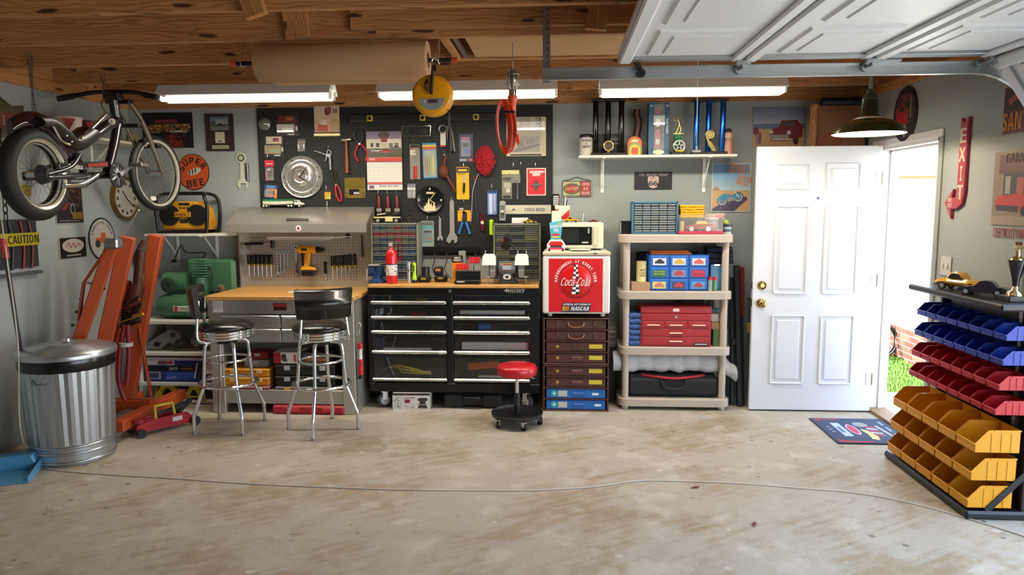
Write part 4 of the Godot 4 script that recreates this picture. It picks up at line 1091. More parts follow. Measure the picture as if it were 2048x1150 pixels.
func chest() -> void:
	var o := thing("tool_chest", "black rolling tool chest with ten clear-front drawers and a wooden top", "tool chest", v3(-0.815, 0, 0.27))
	var w := 1.33
	var bk := mat("0c0c0e", 0.3)
	var z := 0.23
	part(o, "worktop", MB.new().box(v3(0, 0.965, 0), v3(w - 0.02, 0.022, 0.5), 0.003), wood_warm)
	part(o, "back", MB.new().box(v3(0, 0.545, -0.22), v3(w, 0.82, 0.01)), bk)
	for sx in [-1.0, 1.0]: part(o, "side", MB.new().box(v3(sx * (w / 2 - 0.006), 0.545, 0), v3(0.012, 0.82, 0.45), 0.003), bk)
	part(o, "bottom_pan", MB.new().box(v3(0, 0.17, 0.0), v3(w, 0.075, 0.46), 0.006), bk)
	part(o, "top_rail", MB.new().box(v3(0, 0.924, z - 0.01), v3(w, 0.062, 0.02), 0.003), bk)
	for x in [-0.645, -0.03, 0.62]: part(o, "post", MB.new().box(v3(x, 0.54, z - 0.012), v3(0.075 if x > 0.3 else 0.046, 0.74, 0.02), 0.003), bk)
	part(o, "lock", MB.new().cyl(v3(-0.023, 0.93, z), v3(-0.023, 0.93, z + 0.008), 0.012), chrome)
	words(o, "HUSKY", v3(0.487, 0.932, z + 0.002), 0.125, 0.028, mat("c4c2bc", 0.4), Vector3.ZERO, "Droid Sans", 0.15)
	part(o, "dog_mark", MB.new().at(v3(0.41, 0.932, z)).slab(pts2([-0.022, 0.0, -0.004, 0.012, 0.004, 0.016, 0.01, 0.01, 0.02, 0.004, 0.016, -0.004, 0.006, -0.004, 0.0, -0.014, -0.004, -0.004, -0.012, -0.004]), 0, 0.002), mat("c4c2bc", 0.4))
	var edge := [0.905,0.839,0.722,0.609,0.452,0.234]
	var edge_top := [0.905,0.796,0.687,0.57,0.412]
	var pane := clear("2a2c30", 0.16)
	var bar := mat("d4d2cc", 0.22, 0.9)
	for col in 2:
		var x0: float = [-0.642, -0.003][col]
		var x1: float = [-0.053, 0.589][col]
		var cx := (x0 + x1) / 2
		var cw := x1 - x0
		for r in 5:
			var yb: float = edge[r + 1]
			var yt: float = edge_top[r]
			var d := part(o, "drawer", MB.new().box(v3(cx, (yt + yb) / 2, -0.2), v3(cw, yt - yb, 0.01)).box(v3(cx, yb - 0.012, 0.0), v3(cw, 0.008, 0.42)).box(v3(cx, yt + 0.012, z - 0.012), v3(cw, 0.03, 0.016)), bk)
			part(d, "clear_front", MB.new().box(v3(cx, (yt + yb) / 2, z - 0.006), v3(cw - 0.01, yt - yb, 0.004)), pane)
			part(d, "handle_bar", MB.new().box(v3(cx, yb, z + 0.006), v3(cw, 0.024, 0.03), 0.007).box(v3(cx, yb + 0.003, z + 0.022), v3(cw, 0.005, 0.004)), bar)
			part(d, "liner", MB.new().box(v3(cx, yb - 0.004, 0.02), v3(cw - 0.04, 0.004, 0.36)), mat("1a1a1c", 0.8))
	for x in [-0.56, 0.56]:
		for cz in [0.19, -0.17]:
			var c := Node3D.new()
			c.name = "caster"; o.add_child(c, true); c.position = v3(x, 0, cz); c.rotation.y = 0.5 if x < 0 else -0.7
			part(c, "wheel", MB.new().at(v3(0, 0.06, 0), v3(PI / 2, 0, 0)).lathe([Vector2(0.02, -0.016), Vector2(0.05, -0.016), Vector2(0.06, -0.01), Vector2(0.06, 0.01), Vector2(0.05, 0.016), Vector2(0.02, 0.016)], 26), mat("2a2a2c", 0.6))
			part(c, "hub", MB.new().cyl(v3(0, 0.06, -0.019), v3(0, 0.06, 0.019), 0.036, -1, 20), mat("9a9c9e", 0.4))
			part(c, "fork", MB.new().box(v3(0, 0.1, 0.022), v3(0.04, 0.07, 0.004)).box(v3(0, 0.1, -0.022), v3(0.04, 0.07, 0.004)).box(v3(0, 0.132, 0), v3(0.07, 0.006, 0.06)), steel)
	# what lies in the drawers
	var lz := 0.42
	var cab := MB.new()
	for i in 9:
		var y := 0.006 * (i % 4)
		cab.tube(smooth_path([v3(-0.17 + 0.01 * i, 0.05 + y, -0.02), v3(-0.06, 0.07 + y - 0.006 * i, 0.03), v3(0.06 + 0.01 * i, 0.045 - 0.004 * i, 0.03), v3(0.16, 0.01 + y, 0.02)]), 0.006, 6)
	single("yellow_cable", cab, mat("c4b81c", 0.5), "bundle of yellow cord in the bottom drawer below the jigsaw handle", "cord", v3(-1.17, 0.257, lz))
	single("orange_case", MB.new().bar(v3(-0.125, 0, 0), v3(0.125, 0.02, 0), 0.05, 0.055, 0.006), mat("d0521a", 0.45), "orange plastic case in the bottom drawer behind the red stool", "case", v3(-0.59, 0.331, 0.44))
	single("grey_cord", MB.new().tube(ring(v3(0, 0.05, 0), v3(0.1, 0.1, 1).normalized(), 0.05), 0.006, 6, true).tube(ring(v3(0.02, 0.046, 0.012), v3(-0.1, 0.1, 1).normalized(), 0.045), 0.006, 6, true), mat("5c5e5a", 0.5), "grey coiled cord in the drawer beside the orange case", "cord", v3(-0.38, 0.257, 0.42))
	single("white_box", MB.new().box(v3(0, 0.04, 0), v3(0.14, 0.08, 0.1), 0.002), mat("c8c4bc", 0.6), "small white box in the bottom drawer behind the red stool post", "box", v3(-0.24, 0.259, 0.42))
	single("blue_tape", MB.new().box(v3(0, 0.025, 0), v3(0.1, 0.045, 0.06), 0.012), mat("2c62a8", 0.5), "blue tool in the third drawer row of the tool chest", "tool", v3(-0.585, 0.619, 0.43))
	single("red_driver", MB.new().tube([v3(-0.06, 0.012, 0), v3(0.07, 0.014, 0)], 0.012, 8), mat("8c1820", 0.4), "dark red handled tool in the second drawer row of the chest", "tool", v3(-1.1, 0.726, 0.43))
	single("brass_fitting", MB.new().cyl(v3(-0.04, 0.012, 0), v3(0.05, 0.012, 0.01), 0.01), mat("a8862c", 0.35, 0.7), "brass fitting in the top drawer row of the tool chest", "fitting", v3(-1.08, 0.844, 0.43))
	single("hex_key_holder", MB.new().slab(pts2([-0.03, 0, 0.02, 0, 0.03, 0.1, -0.02, 0.1]), 0, 0.02, 0.004), mat("1c2a4a", 0.4), "dark blue hex key holder in the fourth drawer of the tool chest", "tool holder", v3(-1.42, 0.455, 0.42))
	single("pry_hook", MB.new().tube(smooth_path([v3(-0.03, 0.0, 0), v3(0.0, 0.004, 0), v3(0.02, 0.04, 0), v3(0.04, 0.11, 0)]), 0.006, 7), mat("6a7076", 0.3, 0.7), "bent steel hook tool in the fourth drawer of the tool chest", "tool", v3(-1.32, 0.455, 0.44))
	for e in [[-0.52, 0.44, 0.64, "wide white catalogue lying in the second drawer row beside the lock", 645, 0.5, 0.03], [-0.5, 0.44, 0.5, "thick white paper stack in the fourth drawer row behind the red stool", 699, 0.52, 0.06], [-1.19, 0.44, 0.4, "white paper sheet stack in the fourth drawer below the third handle", 700, 0.38, 0.018], [-0.42, 0.44, 0.3, "white rolled paper in the bottom drawer in front of the orange case", 754, 0.42, 0.018]]:
		single("paper_stack", MB.new().box(v3(0, 0.5 * float(e[6]), 0), v3(float(e[5]), float(e[6]), 0.03), 0.004), mat("d8d4cc", 0.6), e[3], "paper", v3(float(e[0]), {645: 0.745, 699: 0.467, 700: 0.457, 754: 0.245}[e[4]], 0.45))
	var top := 0.977
	# parts cabinets on the chest
	var c1 := small_drawers("parts_cabinet", "grey parts cabinet with many small clear drawers beside the fire extinguisher", v3(-1.347 + 0.02, top, 0.12), v3(0.386, 0.465, 0.17), 6, 5, "77786e", ["3c4650", "2f3a44", "454c4e", "303c58", "3a3f40", "6a2a30", "4a4a36", "343a3c"], 3)
	small_drawers("parts_cabinet", "grey parts cabinet with wide clear drawers behind the bench grinder", v3(-0.341, top, 0.12), v3(0.378, 0.458, 0.17), 3, 7, "6d6c5e", ["3a3c3a", "2e302f", "454640", "55533c", "383a3c", "4a4848"])
	# bench vise
	var v := thing("bench_vise", "dark blue bench vise on the tool chest before the grey parts cabinet", "vise", v3(-1.438, top, 0.34))
	var vb := mat("1c3560", 0.4)
	part(v, "base", MB.new().lathe([Vector2(0, 0), Vector2(0.075, 0), Vector2(0.075, 0.014), Vector2(0.04, 0.03), Vector2(0.035, 0.06), Vector2(0, 0.06)], 24), vb)
	part(v, "fixed_jaw", MB.new().box(v3(0.02, 0.09, 0), v3(0.06, 0.09, 0.06), 0.012), vb)
	part(v, "moving_jaw", MB.new().box(v3(-0.045, 0.1, 0), v3(0.05, 0.07, 0.06), 0.012).box(v3(-0.01, 0.065, 0), v3(0.13, 0.03, 0.04), 0.006), vb)
	part(v, "jaw_plate", MB.new().box(v3(-0.02, 0.138, 0), v3(0.09, 0.012, 0.07), 0.003), steel)
	part(v, "handle", MB.new().cyl(v3(-0.08, 0.02, 0.03), v3(-0.075, 0.11, 0.04), 0.006), steel)
	# fire extinguisher
	var fe := thing("fire_extinguisher", "red fire extinguisher with white instruction label on the tool chest", "extinguisher", v3(-1.31, top, 0.4))
	var rd := mat("c4121a", 0.3, 0.0, 0.4)
	part(fe, "cylinder", MB.new().lathe([Vector2(0, 0), Vector2(0.042, 0), Vector2(0.044, 0.006), Vector2(0.044, 0.21), Vector2(0.038, 0.245), Vector2(0.022, 0.268), Vector2(0.014, 0.275), Vector2(0.014, 0.29), Vector2(0, 0.29)], 28), rd)
	var lt := Pic.new(96, 64, Color("d8cfc8"))
	lt.rect(0, 0, 1, 0.1, Color("1c2048")).speck(0.05, 0.2, 0.95, 0.5, [Color("b03c3c"), Color("404a78")], 70, 0.02, 5).speck(0.05, 0.55, 0.95, 0.95, [Color("30385c")], 60, 0.025, 6)
	part(fe, "label_band", MB.new().cyl(v3(0, 0.065, 0), v3(0, 0.155, 0), 0.0448, -1, 28, false), printed(lt.tex()))
	part(fe, "valve", MB.new().box(v3(0, 0.3, 0), v3(0.03, 0.024, 0.028), 0.004), mat("2a2a2a", 0.4))
	part(fe, "lever", MB.new().bar(v3(0, 0.312, 0), v3(0.06, 0.325, 0), 0.016, 0.004).bar(v3(0, 0.3, 0), v3(0.05, 0.29, 0), 0.016, 0.004), mat("8c8c8c", 0.3, 0.7))
	part(fe, "gauge", MB.new().cyl(v3(0, 0.305, 0.012), v3(0, 0.305, 0.026), 0.016), mat("c8c4bc", 0.3, 0.4))
	part(fe, "hose", MB.new().tube(smooth_path([v3(0.014, 0.305, 0), v3(0.05, 0.29, 0.0), v3(0.056, 0.25, 0.0), v3(0.048, 0.2, 0.0)]), 0.006, 7), black)
	# torches, chargers, wipes, hex keys
	var t1 := thing("flashlight", "silver flashlight standing beside the red fire extinguisher", "flashlight", v3(-1.18, top, 0.38))
	part(t1, "barrel", MB.new().lathe([Vector2(0, 0), Vector2(0.013, 0), Vector2(0.013, 0.11), Vector2(0.016, 0.13), Vector2(0.016, 0.165), Vector2(0, 0.165)], 16), mat("b8babc", 0.3, 0.7))
	part(t1, "switch", MB.new().cyl(v3(0, 0.1, 0.011), v3(0, 0.1, 0.016), 0.006), black)
	var t2 := thing("flashlight", "neon yellow-green flashlight standing beside the silver one", "flashlight", v3(-1.14, top, 0.36))
	part(t2, "barrel", MB.new().lathe([Vector2(0.018, 0.02), Vector2(0.019, 0.04), Vector2(0.013, 0.07), Vector2(0.015, 0.155), Vector2(0, 0.16)], 14), mat("aede10", 0.4))
	part(t2, "base", MB.new().lathe([Vector2(0, 0), Vector2(0.021, 0), Vector2(0.021, 0.022), Vector2(0.017, 0.026)], 14), black)
	part(t2, "switch", MB.new().box(v3(0, 0.115, 0.014), v3(0.008, 0.05, 0.006), 0.002), mat("2c340c", 0.5))
	for e in [[-1.072, 0.3, "black battery charger with a drum battery beside the neon flashlight", 0.0], [-0.943, 0.26, "black battery charger with a flat battery beside the orange wipes box", 1.0]]:
		var ch := thing("battery_charger", e[2], "charger", v3(e[0], top, e[1]))
		part(ch, "base", MB.new().box(v3(0, 0.025, 0), v3(0.1, 0.05, 0.09), 0.012), black)
		part(ch, "rating_label", MB.new().box(v3(0, 0.03, 0.046), v3(0.04, 0.012, 0.002)), mat("a88a20"))
		if e[3] < 0.5: part(ch, "battery", MB.new().cyl(v3(0.01, 0.05, 0), v3(0.01, 0.12, 0), 0.032), mat("1a1a1c", 0.35))
		else: part(ch, "battery", MB.new().box(v3(-0.02, 0.085, 0), v3(0.07, 0.07, 0.07), 0.01), mat("1a1a1c", 0.35))
		if e[3] > 0.5: part(ch, "battery_label", MB.new().box(v3(-0.02, 0.095, 0.036), v3(0.04, 0.018, 0.002), 0.0), mat("c07848"))
	var tb := thing("wipes_box", "orange and black box of towels standing among the chargers", "box", v3(-0.803, top, 0.33), 0.15)
	part(tb, "carton", MB.new().box(v3(0, 0.085, 0), v3(0.085, 0.17, 0.07), 0.003), mat("d8860c", 0.5))
	part(tb, "cap_band", MB.new().box(v3(0, 0.185, 0), v3(0.088, 0.055, 0.073), 0.004), mat("18140f", 0.5))
	words(tb, "TUB O'", v3(0, 0.197, 0.038), 0.05, 0.014, mat("e4dfd4"))
	words(tb, "TOWELS", v3(0, 0.178, 0.038), 0.064, 0.014, mat("e4dfd4"))
	var hk := thing("hex_key_stand", "black block stand holding the red hex keys on the chest top", "tool stand", v3(-0.71, top, 0.42))
	part(hk, "stand", MB.new().box(v3(0, 0.06, -0.02), v3(0.19, 0.08, 0.04), 0.004).box(v3(0, 0.016, 0.0), v3(0.195, 0.032, 0.1), 0.004), black)
	part(hk, "plate", MB.new().box(v3(-0.05, 0.02, 0.0505), v3(0.06, 0.008, 0.001)), mat("c8c8c4"))
	for i in 11:
		var tall := i > 5
		var q := thing("hex_key", "red T-handled hex key in the tall half of the black stand" if tall else "red T-handled hex key in the short half of the black stand", "hex key", v3(-0.71 - 0.086 + i * 0.0172, top + 0.1, 0.4), 0.0, "red hex keys in the black stand")
		var dy := 0.055 if tall else 0.004
		part(q, "handle", MB.new().box(v3(0, dy + 0.026, 0), v3(0.0135, 0.05, 0.03), 0.005), mat("d8242c", 0.4))
		part(q, "shaft", MB.new().cyl(v3(0, -0.03, 0), v3(0, dy + 0.01, 0), 0.003, -1, 6), steel)
	# bench grinder with its lamp
	var g := thing("bench_grinder", "grey bench grinder with white eye shields and gooseneck lamp on the chest", "grinder", v3(-0.405, top, 0.38))
	var gy := mat("6e6f70", 0.4, 0.3)
	part(g, "base", MB.new().slab(pts2([-0.085, 0, 0.085, 0, 0.055, 0.03, 0.045, 0.085, -0.045, 0.085, -0.055, 0.03]), -0.05, 0.05, 0.006), mat("2a2b2d", 0.5))
	part(g, "motor", MB.new().at(v3(0, 0.12, 0), v3(0, 0, PI / 2)).lathe([Vector2(0, -0.075), Vector2(0.04, -0.075), Vector2(0.052, -0.06), Vector2(0.055, 0), Vector2(0.052, 0.06), Vector2(0.04, 0.075), Vector2(0, 0.075)], 28), gy)
	part(g, "motor_label", MB.new().box(v3(0.0, 0.128, 0.052), v3(0.07, 0.035, 0.006)), mat("a4aab0", 0.4))
	for e in [["c03030", 0.152], ["d0b030", 0.157], ["30343c", 0.162]]: part(g, "stripe", MB.new().box(v3(0, e[1], 0.046), v3(0.07, 0.005, 0.012)), mat(e[0]))
	part(g, "switch_plate", MB.new().slab(rounded(0.06, 0.04, 0.019), 0.05, 0.054), mat("d8d8d4", 0.4), v3(0, 0.055, 0))
	part(g, "switch", MB.new().box(v3(0, 0.055, 0.057), v3(0.024, 0.016, 0.008), 0.002), black)
	for sx in [-1.0, 1.0]:
		part(g, "wheel_guard", MB.new().at(v3(sx * 0.11, 0.115, 0), v3(0, 0, PI / 2)).lathe([Vector2(0.02, -0.028), Vector2(0.072, -0.028), Vector2(0.075, -0.024), Vector2(0.075, 0.024), Vector2(0.072, 0.028), Vector2(0.02, 0.028)], 26), mat("4a4a4a", 0.45, 0.3))
		part(g, "grinding_wheel", MB.new().cyl(v3(sx * 0.11 - 0.02, 0.11, 0.02), v3(sx * 0.11 + 0.02, 0.11, 0.02), 0.06, -1, 24), mat("8c8880", 0.9))
		part(g, "eye_shield", MB.new().at(v3(sx * 0.125 - 0.01, 0.19, 0.075), v3(-0.35, 0, 0)).slab(pts2([-0.054, -0.045, 0.054, -0.045, 0.05, 0.025, 0.038, 0.045, -0.038, 0.045, -0.05, 0.025]), 0, 0.003), mat("d4d2ca", 0.35))
		part(g, "shield_arm", MB.new().box(v3(sx * 0.125 - 0.04, 0.235, 0.06), v3(0.008, 0.05, 0.006)).box(v3(sx * 0.125 + 0.025, 0.235, 0.06), v3(0.008, 0.05, 0.006)), steel)
		part(g, "tool_rest", MB.new().box(v3(sx * 0.13, 0.06, 0.085), v3(0.07, 0.006, 0.04)).bar(v3(sx * 0.15, 0.0, 0.06), v3(sx * 0.14, 0.06, 0.06), 0.02, 0.006), steel)
	part(g, "gooseneck", MB.new().tube(smooth_path([v3(0.085, 0.15, 0.0), v3(0.08, 0.22, 0.01), v3(0.05, 0.28, 0.02), v3(0.015, 0.31, 0.03)]), 0.008, 8), black)
	part(g, "lamp_head", MB.new().at(v3(0.0, 0.33, 0.04), v3(0.5, 0, -0.35)).lathe([Vector2(0, 0.05), Vector2(0.028, 0.048), Vector2(0.034, 0.03), Vector2(0.036, -0.045), Vector2(0.034, -0.06), Vector2(0.03, -0.058), Vector2(0.03, -0.05), Vector2(0, -0.048)], 20), mat("1c1c1c", 0.35))
	part(g, "lamp_tip", MB.new().box(v3(-0.03, 0.335, 0.055), v3(0.02, 0.02, 0.02), 0.004), mat("a82020", 0.4))
	# power strip and adapter below the pegboard
	var ps := thing("power_strip", "long black power strip with dangling cords under the black pegboard", "power strip", v3(-0.915, 1.218, 0.02))
	part(ps, "strip", MB.new().box(v3(0, 0, 0.012), v3(0.519, 0.045, 0.04), 0.004), black)
	for x in [-0.22, -0.12, -0.02, 0.1, 0.22]:
		part(ps, "cord", MB.new().tube(smooth_path([v3(x, -0.02, 0.03), v3(x + 0.01, -0.08, 0.05), v3(x - 0.01, -0.16, 0.06), v3(x + 0.05, -0.24, 0.09)]), 0.004, 6), black)
	single("adapter", MB.new().box(Vector3.ZERO, v3(0.06, 0.12, 0.04), 0.006), mat("8f918c", 0.5), "grey plug-in adapter below the black power strip", "adapter", v3(-0.801, 1.149, 0.045))
	# things stored on the floor under the chest
	var sb := thing("sander_carton", "white carton with a picture of a sander under the tool chest", "carton", v3(-1.151, 0, 0.522), 0.04)
	part(sb, "carton", MB.new().box(v3(0, 0.066, -0.06), v3(0.29, 0.132, 0.14), 0.002), mat("b4b0a8", 0.7))
	var sp := Pic.new(160, 72, Color("c9c6bd"))
	sp.rect(0, 0, 1, 0.13, Color("1e1c1c")).rect(0.32, 0.02, 0.38, 0.12, Color("a02828")).speck(0.04, 0.25, 0.25, 0.9, [Color("6a6a68")], 60, 0.012, 3).rect(0.33, 0.38, 0.48, 0.6, Color("7c2028")).speck(0.34, 0.65, 0.6, 0.9, [Color("7a7874")], 40, 0.01, 4).poly([Vector2(0.66, 0.4), Vector2(0.72, 0.28), Vector2(0.92, 0.28), Vector2(0.96, 0.4), Vector2(0.88, 0.52), Vector2(0.94, 0.9), Vector2(0.68, 0.9), Vector2(0.74, 0.5)], Color("33292a")).rect(0.68, 0.66, 0.94, 0.72, Color("8c8884"))
	part(sb, "print", MB.new().face(0.29, 0.132, 0.0106), printed(sp.tex()), v3(0, 0.066, 0))
	words(sb, "palm sander", v3(-0.01, 0.096, 0.0114), 0.08, 0.016, mat("3a3634"), Vector3.ZERO, "Droid Serif", 0.2)
	var bc := thing("tool_case", "black moulded tool case on the floor under the tool chest", "case", v3(-0.679, 0, 0.47))
	part(bc, "body", MB.new().box(v3(0, 0.06, -0.09), v3(0.46, 0.11, 0.16), 0.02), mat("151617", 0.55))
	for x in [-0.15, 0.15]: part(bc, "rib", MB.new().box(v3(x, 0.06, -0.006), v3(0.14, 0.1, 0.02), 0.008), mat("1a1b1c", 0.55))
	part(bc, "grip", MB.new().tube(smooth_path([v3(-0.06, 0.09, 0), v3(-0.05, 0.09, 0.03), v3(0.05, 0.09, 0.03), v3(0.06, 0.09, 0)]), 0.01, 7), black)
	# red mechanic's stool
	var rs := thing("rolling_stool", "red padded rolling stool with a round black tool tray and casters", "stool", v3(-0.305, 0, 0.86))
	part(rs, "seat", MB.new().lathe([Vector2(0, 0.448), Vector2(0.1, 0.446), Vector2(0.135, 0.436), Vector2(0.145, 0.415), Vector2(0.142, 0.375), Vector2(0.13, 0.365), Vector2(0, 0.365)], 40), mat("b80c1c", 0.4, 0.0, 0.3))
	words(rs, "CRAFTSMAN", v3(0, 0.4475, -0.01), 0.17, 0.025, mat("8c0814"), v3(-PI / 2, 0, 0))
	part(rs, "seat_plate", MB.new().cyl(v3(0, 0.352, 0), v3(0, 0.366, 0), 0.08), black)
	part(rs, "lever", MB.new().tube([v3(0.02, 0.355, 0), v3(0.13, 0.345, 0.02)], 0.005, 6), steel)
	part(rs, "piston", MB.new().cyl(v3(0, 0.2, 0), v3(0, 0.355, 0), 0.014), chrome)
	part(rs, "column", MB.new().cyl(v3(0, 0.09, 0), v3(0, 0.235, 0), 0.026, 0.022), black)
	part(rs, "tray", MB.new().lathe([Vector2(0, 0.074), Vector2(0.14, 0.072), Vector2(0.178, 0.08), Vector2(0.184, 0.096), Vector2(0.188, 0.094), Vector2(0.184, 0.07), Vector2(0.15, 0.06), Vector2(0, 0.06)], 44), mat("17181a", 0.45))
	for k in 5:
		var a := 0.35 + k * TAU / 5
		var c := Node3D.new()
		c.name = "caster"; rs.add_child(c, true); c.position = v3(sin(a) * 0.165, 0, cos(a) * 0.165); c.rotation.y = a * 2.3
		part(c, "wheel", MB.new().cyl(v3(-0.009, 0.026, 0), v3(0.009, 0.026, 0), 0.026, -1, 18), rubber)
		part(c, "fork", MB.new().box(v3(0.012, 0.042, 0), v3(0.004, 0.036, 0.03), 0.001).box(v3(-0.012, 0.042, 0), v3(0.004, 0.036, 0.03), 0.001).box(v3(0, 0.06, 0), v3(0.03, 0.008, 0.034), 0.002), chrome)


# a carded article: card, flat printed patches [cx, cy, w, h, colour] in fractions of the card, y downwards
func pack(called: String, label: String, category: String, at: Vector3, size: Vector2, base: String, patches: Array, bubble := [], tilt := 0.0) -> Node3D:
	var o := thing(called, label, category, at)
	o.rotation.z = tilt
	part(o, "card", MB.new().slab(rounded(size.x, size.y, 0.006, 2), 0, 0.003), mat(base, 0.45))
	var k := 0
	for p in patches:
		k += 1
		part(o, "print_patch", MB.new().box(v3((p[0] - 0.5) * size.x, (0.5 - p[1]) * size.y, 0.003 + 0.0003 * k), v3(p[2] * size.x, p[3] * size.y, 0.0006)), mat(p[4], 0.5))
	if bubble: part(o, "blister", MB.new().box(v3((bubble[0] - 0.5) * size.x, (0.5 - bubble[1]) * size.y, 0.016), v3(bubble[2] * size.x, bubble[3] * size.y, 0.024), 0.005), clear("ffffff", 0.12))
	return o

func adjustable(l: float) -> MB:
	var w := l * 0.075
	var b := MB.new().slab(pts2([-w * 0.75, -l * 0.28, -w * 0.62, l * 0.46, -w * 0.3, l * 0.5, w * 0.3, l * 0.5, w * 0.62, l * 0.46, w * 0.75, -l * 0.28]), 0, 0.008, 0.002)
	b.slab(pts2([-w * 0.8, -l * 0.26, w * 0.9, -l * 0.26, w * 1.7, -l * 0.36, w * 1.5, -l * 0.46, w * 0.6, -l * 0.5, w * 0.5, -l * 0.42, 0, -l * 0.4, -w * 0.2, -l * 0.44, -w * 0.9, -l * 0.5, -w * 1.8, -l * 0.44, -w * 1.7, -l * 0.38]), -0.002, 0.011, 0.002)
	return b

func pliers(called: String, label: String, at: Vector3, l: float, grip: String, jaw: String, tilt: float, open := 0.1) -> void:
	var o := thing(called, label, "pliers", at)
	o.rotation.z = tilt
	for s in [-1.0, 1.0]:
		part(o, "handle", MB.new().tube(smooth_path([v3(s * 0.006, 0, 0.01), v3(s * (0.014 + open * 0.1), -l * 0.15, 0.01), v3(s * (0.016 + open * 0.16), -l * 0.34, 0.01), v3(s * (0.006 + open * 0.1), -l * 0.52, 0.01)]), 0.0085, 8), mat(grip, 0.45))
		part(o, "jaw", MB.new().at(v3(0, 0, 0.004)).slab(pts2([s * 0.0, -0.012, s * 0.016, -0.006, s * (0.02 + open * 0.12), l * 0.2, s * (0.012 + open * 0.12), l * 0.42, s * (0.004 + open * 0.06), l * 0.43, s * (0.006 + open * 0.1), l * 0.2, s * 0.001, 0.02]), 0, 0.011, 0.002), mat(jaw, 0.4, 0.6))
	part(o, "rivet", MB.new().cyl(v3(0, 0, 0), v3(0, 0, 0.019), 0.008), steel)

